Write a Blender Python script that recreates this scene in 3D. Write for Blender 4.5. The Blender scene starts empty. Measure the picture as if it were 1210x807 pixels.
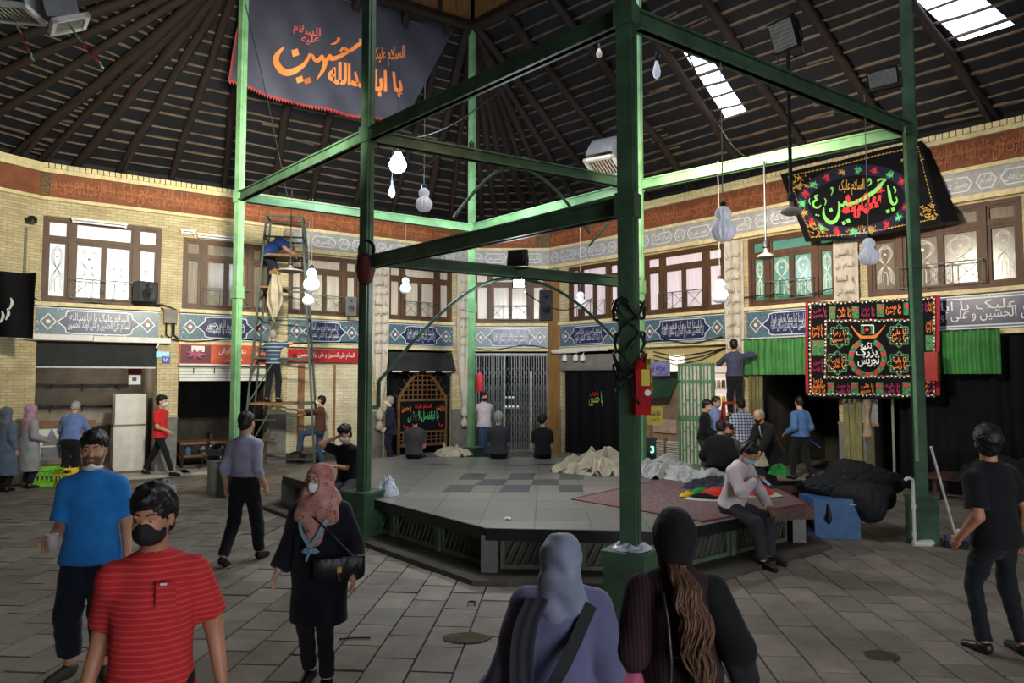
import bpy, bmesh, math, random
import numpy as np
from mathutils import Vector, Matrix, noise as mnoise
random.seed(7); RNG = np.random.default_rng(7)
SC = bpy.context.scene; COL = SC.collection
PI = math.pi
# ------------------------------------------------------------------ camera
HC, FPX, PITCH = 2.15, 807.0, math.radians(3.05)
cam_d = bpy.data.cameras.new('camera'); cam = bpy.data.objects.new('camera', cam_d); COL.objects.link(cam)
cam_d.sensor_width = 36; cam_d.lens = FPX/1210*36; cam_d.clip_end = 200
cam.location = (0, 0, HC); cam.rotation_euler = (PI/2+PITCH, 0, 0); SC.camera = cam
# ------------------------------------------------------------------ world, lights, exposure
SC.view_settings.view_transform = 'Standard'; SC.view_settings.look = 'None'
SC.view_settings.gamma = 1; SC.view_settings.use_curve_mapping = False
SC.view_settings.exposure = 0.5
world = bpy.data.worlds.new('sky'); SC.world = world; world.use_nodes = True
wb = world.node_tree.nodes['Background']
wb.inputs[0].default_value = (0.80, 0.88, 1.0, 1); wb.inputs[1].default_value = 4.0
def area_light(name, loc, target, size, power, color, spread=None, sy=None):
    d = bpy.data.lights.new(name, 'AREA'); d.energy = power; d.color = color; d.size = size
    if sy: d.shape = 'RECTANGLE'; d.size_y = sy
    if spread: d.spread = spread
    o = bpy.data.objects.new(name, d); COL.objects.link(o); o.location = loc
    o.rotation_euler = (Vector(target)-Vector(loc)).to_track_quat('-Z', 'Y').to_euler()
    o['kind'] = 'helper'
    return o
def point_light(name, loc, power, color, r=.05):
    d = bpy.data.lights.new(name, 'POINT'); d.energy = power; d.color = color; d.shadow_soft_size = r
    o = bpy.data.objects.new(name, d); COL.objects.link(o); o.location = loc; o['kind'] = 'helper'
    return o
# top light added inside the boarded lantern, standing in for daylight
area_light('lantern_fill', (0.7, 8.9, 10.9), (0.5, 8.0, 0), 3.6, 250, (.86, .93, 1.0))
# unseen floodlights of the hall, set mid-hall without fixtures, aimed across at the walls
area_light('floodlight_to_shops', (-2.6, 7.2, 5.6), (-7.0, 16.2, 5.4), .5, 225, (1.0, .95, .78), math.radians(84))
area_light('floodlight_to_gate', (2.3, 8.6, 5.0), (5.7, 14.5, 5.0), .5, 165, (1.0, .88, .72), math.radians(104))
area_light('floodlight_to_corner', (.2, 11.5, 4.6), (-.8, 19.8, 5.2), .5, 75, (.94, .97, 1.0), math.radians(95))
# soft fill light added at an unseen opening, brightens the foreground
area_light('foreground_fill', (6.2, -4.5, 2.4), (1.5, 7, .8), 5.0, 215, (.95, .96, 1.0), None, 3.6)

# ------------------------------------------------------------------ helpers
def lin(c):
    return tuple(((v/255)/12.92 if v/255 <= .04045 else ((v/255+.055)/1.055)**2.4) for v in c)
_f = Vector((0, math.cos(PITCH), math.sin(PITCH))); _u = Vector((0, -math.sin(PITCH), math.cos(PITCH))); _r = Vector((1, 0, 0))
CAMP = Vector((0, 0, HC))
def ray(x, y): return _f + _r*((x-605)/FPX) + _u*((403.5-y)/FPX)
def at(x, y, Y): d = ray(x, y); return CAMP + d*(Y/d.y)
def onz(x, y, z=0): d = ray(x, y); return CAMP + d*((z-HC)/d.z)
def onplane(x, y, p, n): d = ray(x, y); return CAMP + d*((Vector(p)-CAMP).dot(n)/d.dot(n))

class MB:
    def __init__(s): s.v = []; s.f = []; s.m = []; s.mi = 0
    def add(s, vs, fs):
        o = len(s.v); s.v += [tuple(v) for v in vs]; s.f += [tuple(i+o for i in f) for f in fs]; s.m += [s.mi]*len(fs); return s
    def box(s, lo, hi, M=None, bev=0):
        x0, y0, z0 = lo; x1, y1, z1 = hi
        vs = [Vector(p) for p in ((x0,y0,z0),(x1,y0,z0),(x1,y1,z0),(x0,y1,z0),(x0,y0,z1),(x1,y0,z1),(x1,y1,z1),(x0,y1,z1))]
        if M is not None: vs = [M @ v for v in vs]
        return s.add(vs, [(0,3,2,1),(4,5,6,7),(0,1,5,4),(1,2,6,5),(2,3,7,6),(3,0,4,7)])
    def bar(s, a, b, w, h=None, up=(0,0,1)):
        a = Vector(a); b = Vector(b); h = h or w; d = (b-a); L = d.length; d.normalize()
        up = Vector(up)
        if abs(d.dot(up)) > .98: up = Vector((0,1,0)) if abs(d.y) < .9 else Vector((1,0,0))
        x = d.cross(up).normalized(); z = x.cross(d)
        M = Matrix((x, d, z)).transposed().to_4x4(); M.translation = a
        return s.box((-w/2, 0, -h/2), (w/2, L, h/2), M)
    def tube(s, pts, r, n=8, caps=True):
        pts = [Vector(p) for p in pts]; rs = r if isinstance(r, (list, tuple)) else [r]*len(pts)
        vs = []; fs = []; px = None
        for i, p in enumerate(pts):
            d = (pts[min(i+1, len(pts)-1)]-pts[max(i-1, 0)]).normalized()
            if px is None:
                ref = Vector((0,0,1)) if abs(d.z) < .9 else Vector((1,0,0)); x = d.cross(ref).normalized()
            else: x = (px - d*px.dot(d)); x = x.normalized() if x.length > 1e-6 else d.orthogonal().normalized()
            y = d.cross(x); px = x
            for k in range(n):
                a = 2*PI*k/n; vs.append(p + (x*math.cos(a)+y*math.sin(a))*rs[i])
        for i in range(len(pts)-1):
            for k in range(n):
                fs.append((i*n+k, i*n+(k+1) % n, (i+1)*n+(k+1) % n, (i+1)*n+k))
        if caps:
            fs.append(tuple(reversed(range(n)))); o = (len(pts)-1)*n; fs.append(tuple(o+k for k in range(n)))
        return s.add(vs, fs)
    def lathe(s, prof, n=16, c=(0,0,0), M=None, flute=0, nf=0):
        vs = []; fs = []; c = Vector(c)
        for (r, z) in prof:
            for k in range(n):
                a = 2*PI*k/n; rr = r*(1+flute*math.cos(nf*a)) if flute else r
                p = Vector((rr*math.cos(a), rr*math.sin(a), z)); vs.append(((M @ p) if M is not None else p)+c)
        for i in range(len(prof)-1):
            for k in range(n): fs.append((i*n+k, i*n+(k+1) % n, (i+1)*n+(k+1) % n, (i+1)*n+k))
        if prof[0][0] > 1e-4: fs.append(tuple(reversed(range(n))))
        if prof[-1][0] > 1e-4: o = (len(prof)-1)*n; fs.append(tuple(o+k for k in range(n)))
        return s.add(vs, fs)
    def prism(s, poly, fn, t0, t1):
        n = len(poly); vs = [fn(x, y, t0) for x, y in poly]+[fn(x, y, t1) for x, y in poly]
        fs = [tuple(range(n)), tuple(reversed(range(n, 2*n)))]+[(i, i+n, (i+1) % n+n, (i+1) % n) for i in range(n)]
        return s.add(vs, fs)
    def grid(s, fn, nu, nv, closed_u=False):
        vs = [fn(i/nu, j/nv) for j in range(nv+1) for i in range(nu+1)]
        fs = [(j*(nu+1)+i, j*(nu+1)+i+1, (j+1)*(nu+1)+i+1, (j+1)*(nu+1)+i) for j in range(nv) for i in range(nu)]
        return s.add(vs, fs)
    def mesh(s, name, mats, smooth=None):
        me = bpy.data.meshes.new(name); me.from_pydata(s.v, [], s.f)
        if not isinstance(mats, (list, tuple)): mats = [mats]
        for m in mats: me.materials.append(m)
        if len(mats) > 1: me.polygons.foreach_set('material_index', s.m)
        bm = bmesh.new(); bm.from_mesh(me); bmesh.ops.recalc_face_normals(bm, faces=bm.faces); bm.to_mesh(me); bm.free()
        if smooth:
            me.polygons.foreach_set('use_smooth', [True]*len(me.polygons))
            if smooth < 170: me.set_sharp_from_angle(angle=math.radians(smooth))
        me.update(); return me
    def build(s, name, mats, parent=None, M=None, smooth=None, **tags):
        return link(name, s.mesh(name, mats, smooth), parent, M, **tags)
def link(name, data, parent=None, M=None, **tags):
    o = bpy.data.objects.new(name, data); COL.objects.link(o)
    if parent is not None: o.parent = parent
    if M is not None: o.matrix_local = M
    for k, v in tags.items():
        if v is not None: o[k] = v
    return o
def thing(name, label, cat, loc=(0,0,0), rz=0, group=None, M=None, parent=None, kind=None):
    o = bpy.data.objects.new(name, None); COL.objects.link(o); o.empty_display_size = .1
    o.matrix_local = M if M is not None else Matrix.Translation(Vector(loc)) @ Matrix.Rotation(rz, 4, 'Z')
    if label: o['label'] = label
    if cat: o['category'] = cat
    if group: o['group'] = group
    if kind: o['kind'] = kind
    if parent is not None: o.parent = parent
    return o
def copy_tree(o, parent=None):
    c = o.copy(); COL.objects.link(c)
    if parent is not None: c.parent = parent
    for ch in list(o.children): copy_tree(ch, c)
    return c
def T(x, y, z): return Matrix.Translation((x, y, z))
def RZ(a): return Matrix.Rotation(a, 4, 'Z')
def RX(a): return Matrix.Rotation(a, 4, 'X')
def RY(a): return Matrix.Rotation(a, 4, 'Y')

# ------------------------------------------------------------------ materials
_mats = {}
def N(nt, t, **kw):
    n = nt.nodes.new(t)
    for k, v in kw.items():
        if k in n.inputs: n.inputs[k].default_value = v
        else: setattr(n, k, v)
    return n
def mat(name, col, rough=.7, var=.12, scale=8, bump=.1, metal=0, col2=None, spec=.4, bscale=None, emit=None, estr=0, alpha=None, trans=0, sheen=0, coord='Object', stretch=(1,1,1), chips=None, dist=.01):
    """painted / cloth / stone surface: base colour with noise-driven variation and fine relief"""
    if name in _mats: return _mats[name]
    m = bpy.data.materials.new(name); _mats[name] = m; m.use_nodes = True; nt = m.node_tree; b = nt.nodes['Principled BSDF']
    tc = N(nt, 'ShaderNodeTexCoord'); mp = N(nt, 'ShaderNodeMapping'); mp.inputs['Scale'].default_value = stretch
    nt.links.new(tc.outputs[coord], mp.inputs[0])
    no = N(nt, 'ShaderNodeTexNoise', Scale=scale, Detail=5.0, Roughness=.6); nt.links.new(mp.outputs[0], no.inputs['Vector'])
    c1 = lin(col); c2 = lin(col2) if col2 else tuple(v*(1-var*2) for v in c1)
    cr = N(nt, 'ShaderNodeValToRGB'); e = cr.color_ramp.elements
    e[0].position = .32; e[1].position = .68; e[0].color = (*c2, 1); e[1].color = (*(tuple(min(1, v*(1+var)) for v in c1) if not col2 else c1), 1)
    nt.links.new(no.outputs['Fac'], cr.inputs[0]); out = cr.outputs[0]
    if chips:
        n2 = N(nt, 'ShaderNodeTexNoise', Scale=chips[0], Detail=6.0, Roughness=.7); nt.links.new(mp.outputs[0], n2.inputs['Vector'])
        r2 = N(nt, 'ShaderNodeValToRGB'); r2.color_ramp.elements[0].position = chips[1]; r2.color_ramp.elements[1].position = chips[1]+.03
        nt.links.new(n2.outputs['Fac'], r2.inputs[0]); mx = N(nt, 'ShaderNodeMix', data_type='RGBA')
        nt.links.new(r2.outputs[0], mx.inputs['Factor']); nt.links.new(out, mx.inputs['A']); mx.inputs['B'].default_value = (*lin(chips[2]), 1); out = mx.outputs['Result']
    nt.links.new(out, b.inputs['Base Color'])
    b.inputs['Roughness'].default_value = rough; b.inputs['Metallic'].default_value = metal; b.inputs['Specular IOR Level'].default_value = spec
    if sheen: b.inputs['Sheen Weight'].default_value = sheen
    if trans: b.inputs['Transmission Weight'].default_value = trans
    if alpha is not None: b.inputs['Alpha'].default_value = alpha
    if emit: b.inputs['Emission Color'].default_value = (*lin(emit), 1); b.inputs['Emission Strength'].default_value = estr
    if bump:
        nb = N(nt, 'ShaderNodeTexNoise', Scale=bscale or scale*4, Detail=4.0); nt.links.new(mp.outputs[0], nb.inputs['Vector'])
        bp = N(nt, 'ShaderNodeBump', Strength=bump, Distance=dist); nt.links.new(nb.outputs['Fac'], bp.inputs['Height']); nt.links.new(bp.outputs[0], b.inputs['Normal'])
    return m
def brick_mat(name, c1, c2, mortar, sx=1.0, w=.21, h=.062, dirt=None):
    m = bpy.data.materials.new(name); _mats[name] = m; m.use_nodes = True; nt = m.node_tree; b = nt.nodes['Principled BSDF']
    tc = N(nt, 'ShaderNodeTexCoord'); sp = N(nt, 'ShaderNodeSeparateXYZ'); nt.links.new(tc.outputs['Object'], sp.inputs[0])
    ad = N(nt, 'ShaderNodeMath', operation='ADD'); nt.links.new(sp.outputs[0], ad.inputs[0]); nt.links.new(sp.outputs[1], ad.inputs[1])
    cb = N(nt, 'ShaderNodeCombineXYZ'); nt.links.new(ad.outputs[0], cb.inputs[0]); nt.links.new(sp.outputs[2], cb.inputs[1])
    br = N(nt, 'ShaderNodeTexBrick', Scale=1.0); br.inputs['Brick Width'].default_value = w; br.inputs['Row Height'].default_value = h
    br.inputs['Mortar Size'].default_value = .006; br.inputs['Mortar Smooth'].default_value = .3
    br.inputs['Color1'].default_value = (*lin(c1), 1); br.inputs['Color2'].default_value = (*lin(c2), 1); br.inputs['Mortar'].default_value = (*lin(mortar), 1)
    nt.links.new(cb.outputs[0], br.inputs['Vector'])
    no = N(nt, 'ShaderNodeTexNoise', Scale=1.6, Detail=6.0, Roughness=.65); nt.links.new(tc.outputs['Object'], no.inputs['Vector'])
    rp = N(nt, 'ShaderNodeValToRGB'); rp.color_ramp.elements[0].position = .35; rp.color_ramp.elements[1].position = .62
    rp.color_ramp.elements[0].color = (.55, .48, .4, 1); nt.links.new(no.outputs['Fac'], rp.inputs[0])
    mx = N(nt, 'ShaderNodeMix', data_type='RGBA', blend_type='MULTIPLY'); mx.inputs['Factor'].default_value = .6
    nt.links.new(br.outputs['Color'], mx.inputs['A']); nt.links.new(rp.outputs[0], mx.inputs['B']); nt.links.new(mx.outputs['Result'], b.inputs['Base Color'])
    bp = N(nt, 'ShaderNodeBump', Strength=.5, Distance=.008, invert=True); nt.links.new(br.outputs['Fac'], bp.inputs['Height']); nt.links.new(bp.outputs[0], b.inputs['Normal'])
    b.inputs['Roughness'].default_value = .85
    return m
def island_mat(name, c1, c2, c3, rough=.75, nscale=3, stain=(60, 52, 42), bump=.25, spec=.35):
    """stone pieces: every slab takes its own tone (random per island), with grain and stains"""
    m = bpy.data.materials.new(name); _mats[name] = m; m.use_nodes = True; nt = m.node_tree; b = nt.nodes['Principled BSDF']
    g = N(nt, 'ShaderNodeNewGeometry'); oi = N(nt, 'ShaderNodeObjectInfo')
    ad = N(nt, 'ShaderNodeMath', operation='ADD'); fr = N(nt, 'ShaderNodeMath', operation='FRACT')
    nt.links.new(g.outputs['Random Per Island'], ad.inputs[0]); nt.links.new(oi.outputs['Random'], ad.inputs[1]); nt.links.new(ad.outputs[0], fr.inputs[0])
    cr = N(nt, 'ShaderNodeValToRGB'); e = cr.color_ramp.elements; e[0].color = (*lin(c1), 1); e[1].color = (*lin(c3), 1); e.new(.5).color = (*lin(c2), 1)
    nt.links.new(fr.outputs[0], cr.inputs[0])
    no = N(nt, 'ShaderNodeTexNoise', Scale=nscale, Detail=8.0, Roughness=.7); nt.links.new(g.outputs['Position'], no.inputs['Vector'])
    n3 = N(nt, 'ShaderNodeTexNoise', Scale=.55, Detail=5.0, Roughness=.65); nt.links.new(g.outputs['Position'], n3.inputs['Vector'])
    r3 = N(nt, 'ShaderNodeValToRGB'); r3.color_ramp.elements[0].position = .5; r3.color_ramp.elements[1].position = .7
    nt.links.new(n3.outputs['Fac'], r3.inputs[0]); ms = N(nt, 'ShaderNodeMath', operation='MULTIPLY'); nt.links.new(r3.outputs[0], ms.inputs[0]); ms.inputs[1].default_value = .55
    r1 = N(nt, 'ShaderNodeValToRGB'); r1.color_ramp.elements[0].position = .3; r1.color_ramp.elements[1].position = .7
    r1.color_ramp.elements[0].color = (.62, .62, .62, 1); nt.links.new(no.outputs['Fac'], r1.inputs[0])
    mx = N(nt, 'ShaderNodeMix', data_type='RGBA', blend_type='MULTIPLY'); mx.inputs['Factor'].default_value = 1
    nt.links.new(cr.outputs[0], mx.inputs['A']); nt.links.new(r1.outputs[0], mx.inputs['B'])
    m2 = N(nt, 'ShaderNodeMix', data_type='RGBA'); nt.links.new(ms.outputs[0], m2.inputs['Factor']); nt.links.new(mx.outputs['Result'], m2.inputs['A']); m2.inputs['B'].default_value = (*lin(stain), 1)
    nt.links.new(m2.outputs['Result'], b.inputs['Base Color'])
    nb = N(nt, 'ShaderNodeTexNoise', Scale=40.0, Detail=3.0); nt.links.new(g.outputs['Position'], nb.inputs['Vector'])
    bp = N(nt, 'ShaderNodeBump', Strength=bump, Distance=.004); nt.links.new(nb.outputs['Fac'], bp.inputs['Height']); nt.links.new(bp.outputs[0], b.inputs['Normal'])
    b.inputs['Roughness'].default_value = rough; b.inputs['Specular IOR Level'].default_value = spec
    return m
def glow(name, col, s):
    m = bpy.data.materials.new(name); _mats[name] = m; m.use_nodes = True; b = m.node_tree.nodes['Principled BSDF']
    b.inputs['Base Color'].default_value = (*lin(col), 1); b.inputs['Emission Color'].default_value = (*lin(col), 1); b.inputs['Emission Strength'].default_value = s
    return m
BRICK = brick_mat('cream_brick', (204, 190, 150), (186, 171, 130), (150, 138, 108))
WBRICK = brick_mat('pale_painted_brick', (216, 208, 180), (204, 194, 164), (170, 160, 132))
GREEN = mat('green_paint', (112, 156, 110), .45, .18, 3, .08, chips=(5, .68, (120, 140, 120)))  # brighter copy for the frame's lit members; also door, ribbons, pole
GREENSH = mat('green_paint_shade', (60, 86, 64), .5, .25, 3, .1, chips=(6, .7, (130, 130, 120)))  # darker copy of the frame's green, shade put into the colour
WOOD = mat('brown_window_wood', (84, 56, 33), .55, .2, 6, .15, stretch=(1, 1, .25))
TIMBER = mat('rough_dark_timber', (36, 23, 17), .8, .3, 5, .4, stretch=(1, 1, .3))
BATTEN = mat('peeled_branch', (90, 75, 60), .5, .35, 4, .4)
ROOFSHEET = mat('tarred_roof_sheet', (15, 16, 21), .75, .25, 2, .2)
STEEL = mat('grey_steel', (140, 142, 140), .45, .1, 8, .05, metal=.6)
DSTEEL = mat('dark_steel', (52, 54, 56), .5, .15, 8, .05, metal=.4)
WHITEM = mat('white_paint', (214, 212, 204), .55, .06, 6, .04)
BLACKM = mat('black_plastic', (24, 24, 26), .45, .1, 8, .04)
STONE = mat('grey_stone_cladding', (112, 110, 104), .6, .18, 5, .1)
TERRA = mat('terracotta_relief', (128, 74, 44), .75, .15, 4, .3, bscale=30)
TERRAL = mat('terracotta_lettering', (166, 100, 60), .7, .12, 4, .15)
PLASTER = mat('grey_plaster', (128, 122, 112), .85, .15, 3, .15)
DARKCLOTH = mat('black_cloth', (17, 17, 20), .9, .15, 3, .2, spec=.15)
GLASSY = mat('cable_black', (20, 20, 20), .6, .1, 5, 0)
# ------------------------------------------------------------------ lettering
FORMS = {}
for _c, _b, _n in (('ا',0xFE8D,2),('آ',0xFE81,2),('ب',0xFE8F,4),('ت',0xFE95,4),('ث',0xFE99,4),('ج',0xFE9D,4),('ح',0xFEA1,4),('خ',0xFEA5,4),('د',0xFEA9,2),('ذ',0xFEAB,2),
    ('ر',0xFEAD,2),('ز',0xFEAF,2),('س',0xFEB1,4),('ش',0xFEB5,4),('ص',0xFEB9,4),('ض',0xFEBD,4),('ط',0xFEC1,4),('ع',0xFEC9,4),('ف',0xFED1,4),('ق',0xFED5,4),('ک',0xFB8E,4),('ل',0xFEDD,4),
    ('م',0xFEE1,4),('ن',0xFEE5,4),('ه',0xFEE9,4),('و',0xFEED,2),('ی',0xFBFC,4),('پ',0xFB56,4),('گ',0xFB92,4),('غ',0xFECD,4)):
    FORMS[_c] = (_b, _b+1, _b+2 if _n == 4 else 0, _b+3 if _n == 4 else 0)
def shape(s):
    out = []
    for w in s.split(' '):
        w = w.replace('لا', '\u0001'); r = []
        for i, c in enumerate(w):
            pj = i > 0 and w[i-1] in FORMS and FORMS[w[i-1]][2]
            if c == '\u0001': r.append(chr(0xFEFC if pj else 0xFEFB)); continue
            if c not in FORMS: r.append(c); continue
            nj = i < len(w)-1 and (w[i+1] in FORMS or w[i+1] == '\u0001') and FORMS[c][2]
            f = FORMS[c]; iso = c if c == 'ه' else chr(f[0])
            r.append(chr(f[3]) if pj and nj else chr(f[2]) if nj else chr(f[1]) if pj else iso)
        out.append(''.join(reversed(r)))
    return ' '.join(reversed(out))
_txt = {}
def text_geo(s, bold=.012, latin=False):
    """flat outline letters as 2-D verts and faces, bounding box moved to the origin, height as drawn for size 1"""
    k = (s, bold)
    if k not in _txt:
        cu = bpy.data.curves.new('lettering', 'FONT'); cu.body = s if latin else shape(s); cu.size = 1; cu.offset = bold; cu.resolution_u = 3
        o = bpy.data.objects.new('lettering', cu); COL.objects.link(o)
        me = bpy.data.meshes.new_from_object(o.evaluated_get(bpy.context.evaluated_depsgraph_get()))
        v = np.array([(p.co.x, p.co.y) for p in me.vertices]); f = [tuple(p.vertices) for p in me.polygons]
        bpy.data.objects.remove(o); bpy.data.curves.remove(cu); bpy.data.meshes.remove(me)
        lo = v.min(0); hi = v.max(0); _txt[k] = ((v-lo), f, hi-lo)
    return _txt[k]
def put_text(mb, s, fn, x0, y0, w, h, bold=.012, latin=False, curve=None):
    """lay text in the rectangle x0..x0+w, y0..y0+h of a surface given by fn(x, y)"""
    v, f, d = text_geo(s, bold, latin)
    mb.add([fn(x0+p[0]/d[0]*w, y0+p[1]/d[1]*h) for p in v], f)
def crom(P, n=8):
    P = np.array(P, float); Q = np.vstack([2*P[0]-P[1], P, 2*P[-1]-P[-2]]); out = []
    for i in range(1, len(Q)-2):
        for t in np.linspace(0, 1, n, endpoint=False):
            a, b, c, d = Q[i-1:i+3]; out.append(.5*((2*b)+(-a+c)*t+(2*a-5*b+4*c-d)*t*t+(-a+3*b-3*c+d)*t**3))
    out.append(P[-1]); return np.array(out)
def stroke(mb, pts, fn, n=6):
    """pen stroke through (x, y, width) points on a surface fn(x, y)"""
    C = crom(pts, n); D = np.gradient(C[:, :2], axis=0); L = np.linalg.norm(D, axis=1)+1e-9; nx = np.stack([-D[:,1]/L, D[:,0]/L], 1)
    w = np.maximum(C[:,2:3], 1e-4)/2; A = C[:,:2]+nx*w; B = C[:,:2]-nx*w; k = len(C)
    mb.add([fn(*p) for p in A]+[fn(*p) for p in B], [(i, i+1, k+i+1, k+i) for i in range(k-1)])
def blob(mb, x, y, r, fn, n=4, rot=.2, star=0):
    ps = [(x+(r*(1-star*(i % 2)))*math.cos(rot+2*PI*i/n), y+(r*(1-star*(i % 2)))*math.sin(rot+2*PI*i/n)) for i in range(n)]
    if star: mb.add([fn(x, y)]+[fn(*p) for p in ps], [(0, i+1, (i+1) % n+1) for i in range(n)])
    else: mb.add([fn(*p) for p in ps], [tuple(range(n))])
# ------------------------------------------------------------------ plan of the hall
class Wall:
    def __init__(s, a, b):
        s.a = Vector((*a, 0)); s.b = Vector((*b, 0)); s.e = (s.b-s.a).normalized(); s.L = (s.b-s.a).length
        s.y = Vector((-s.e.y, s.e.x, 0)); s.M = Matrix((s.e, s.y, Vector((0,0,1)))).transposed().to_4x4(); s.M.translation = s.a
        s.Mi = s.M.inverted()
    def loc(s, px, py, off=0):            # wall coordinates (u, z) of the point seen at a pixel, on the plane off metres inside
        p = s.Mi @ onplane(px, py, s.a - s.y*off, s.y); return p.x, p.z
    def u(s, px, off=0): return s.loc(px, 430, off)[0]
    def w(s, u, y, z): return s.M @ Vector((u, y, z))
WL = Wall((-9.9, 14.2), (-1.26, 20.0)); WB = Wall((-1.26, 20.0), (1.11, 20.0)); WR = Wall((1.11, 20.0), (10.9, 9.45))
NEAR = [(10.9, 9.45), (13.4, 4.0), (10.5, -3.0), (2.0, -6.5), (-6.0, -5.5), (-12.2, 1.0), (-13.3, 8.3), (-9.9, 14.2)]
A, B, D = Vector((-5.05, 12.5, 0)), Vector((-2.0, 9.3, 0)), Vector((1.06, 6.17, 0))
C, E, F = Vector((-.9, 15.15, 0)), Vector((2.21, 11.74, 0)), Vector((5.4, 9.1, 0))
RING = 10.1; EAVE = 6.66
# ------------------------------------------------------------------ ground and pavers
PAVER = island_mat('worn_stone_paver', (122, 112, 101), (134, 124, 112), (148, 136, 122), .68, 4, (72, 58, 45))
MORTAR = mat('dark_joint_mortar', (52, 48, 42), .9, .2, 6, .2)
floor = MB().box((-15, -8, -.12), (15, 23, -.014)).build('floor', MORTAR, kind='structure')
PANG = math.radians(-94.5); pw, pl = .33, .46
pm = MB(); g = .005
pm.box((-pl/2+g, -pw/2+g, -.03), (pl/2-g, pw/2-g, 0)); pm.v = [(x*(.985 if z == 0 else 1), y*(.98 if z == 0 else 1), z) for x, y, z in pm.v]
pav_me = pm.mesh('paver', PAVER)
cand = []
for j in range(-52, 52):
    for i in range(-50, 12):
        lx = (i+(.5 if j % 2 else 0)+.06*math.sin(j*7.3))*pl; ly = j*pw
        x = lx*math.cos(PANG)-ly*math.sin(PANG); y = lx*math.sin(PANG)+ly*math.cos(PANG)
        if y < 2.6 or y > 21.5 or abs(x) > y*.95+1.6: continue
        if (Vector((x, y, 0))-WL.a).dot(WL.y) > .5 or (Vector((x, y, 0))-WR.a).dot(WR.y) > .5 or y > 20.6: continue
        cand.append((y, x))
cand.sort(key=lambda q: (abs(q[1]) > q[0]*.78+.3 or q[0] < 4.4, q[0]))
PLAT = [(-3.8, 11.4), (-.28, 7.47), (1.67, 7.3), (3.75, 8.85), (4.0, 12.0), (2.0, 14.1), (-2.6, 14.1), (-3.65, 12.9)]
def in_poly(x, y, P, grow=0):
    c = False; n = len(P)
    for i in range(n):
        x0, y0 = P[i]; x1, y1 = P[i-1]
        if (y0 > y) != (y1 > y) and x < (x1-x0)*(y-y0)/(y1-y0)+x0: c = not c
    return c
rest = MB(); k = 0
for y, x in cand:
    if in_poly(x, y, PLAT) : continue
    dz = random.uniform(-.005, .005); tilt = Matrix.Rotation(random.uniform(-.006, .006), 4, 'X') @ Matrix.Rotation(random.uniform(-.006, .006), 4, 'Y')
    M = T(x, y, dz) @ RZ(PANG) @ tilt
    if k < 300: o = link('paver', pav_me, floor); o.matrix_local = M; k += 1
    else: rest.add([M @ Vector(v) for v in pm.v], pm.f)
rest.build('paving', PAVER, floor, kind='stuff')
KERBM = mat('dark_kerb_stone', (78, 72, 64), .75, .2, 4, .2)
# ------------------------------------------------------------------ walls
ETCHG = mat('etched_grey_line', (120, 122, 128), .6, .05, 6, 0)
ETCH = mat('etched_white_line', (228, 228, 222), .6, .05, 6, 0)
PANES = {'bright': mat('frosted_pane_glow', (206, 208, 204), .25, .12, 5, .03, emit=(230, 235, 240), estr=.32),  # glow paints lamp reflections on the left window; also the lit door
         'curtain': mat('curtained_pane', (196, 186, 170), .22, .12, 3, .05, stretch=(9, 9, .4)),
         'pink': mat('curtained_pane_lit', (214, 200, 206), .25, .1, 3, .05, stretch=(9, 9, .4), emit=(220, 205, 215), estr=.22),
         'green': mat('green_lit_pane', (84, 124, 112), .2, .25, 1.2, .03, emit=(120, 210, 120), estr=.16, col2=(60, 90, 104)),
         'dim': mat('dim_curtained_pane', (128, 116, 98), .2, .15, 3, .05, stretch=(9, 9, .4))}
RAILM = mat('green_grey_rail', (70, 84, 72), .5, .1, 8, .03)
_wn = [0]
def etch_mesh(w, h, m):
    mb = MB(); fn = lambda x, y: Vector((x, 0, y))
    for o in (0, .026, .052, .078):
        a = w*.42-o*.8; b = w*.40-o*.75; top = h*.95-o; mid = h*.44
        stroke(mb, [(-a, h*.08+o, .007), (-a, h*.30, .007), (-a*.6, mid, .007), (a*.5, h*.60, .007), (b, h*.74, .007), (b*.75, h*.87, .007), (0, top, .007),
                    (-b*.75, h*.87, .007), (-b, h*.74, .007), (-a*.5, h*.60, .007), (a*.6, mid, .007), (a, h*.30, .007), (a, h*.08+o, .007)], fn, 5)
    stroke(mb, [(-w*.1, h*.08, .01), (-w*.1, h*.3, .01), (0, h*.38, .01), (w*.1, h*.3, .01), (w*.1, h*.08, .01)], fn, 3)
    blob(mb, 0, h*.75, w*.07, fn, 6)
    return mb.mesh('etching', m)
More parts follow.
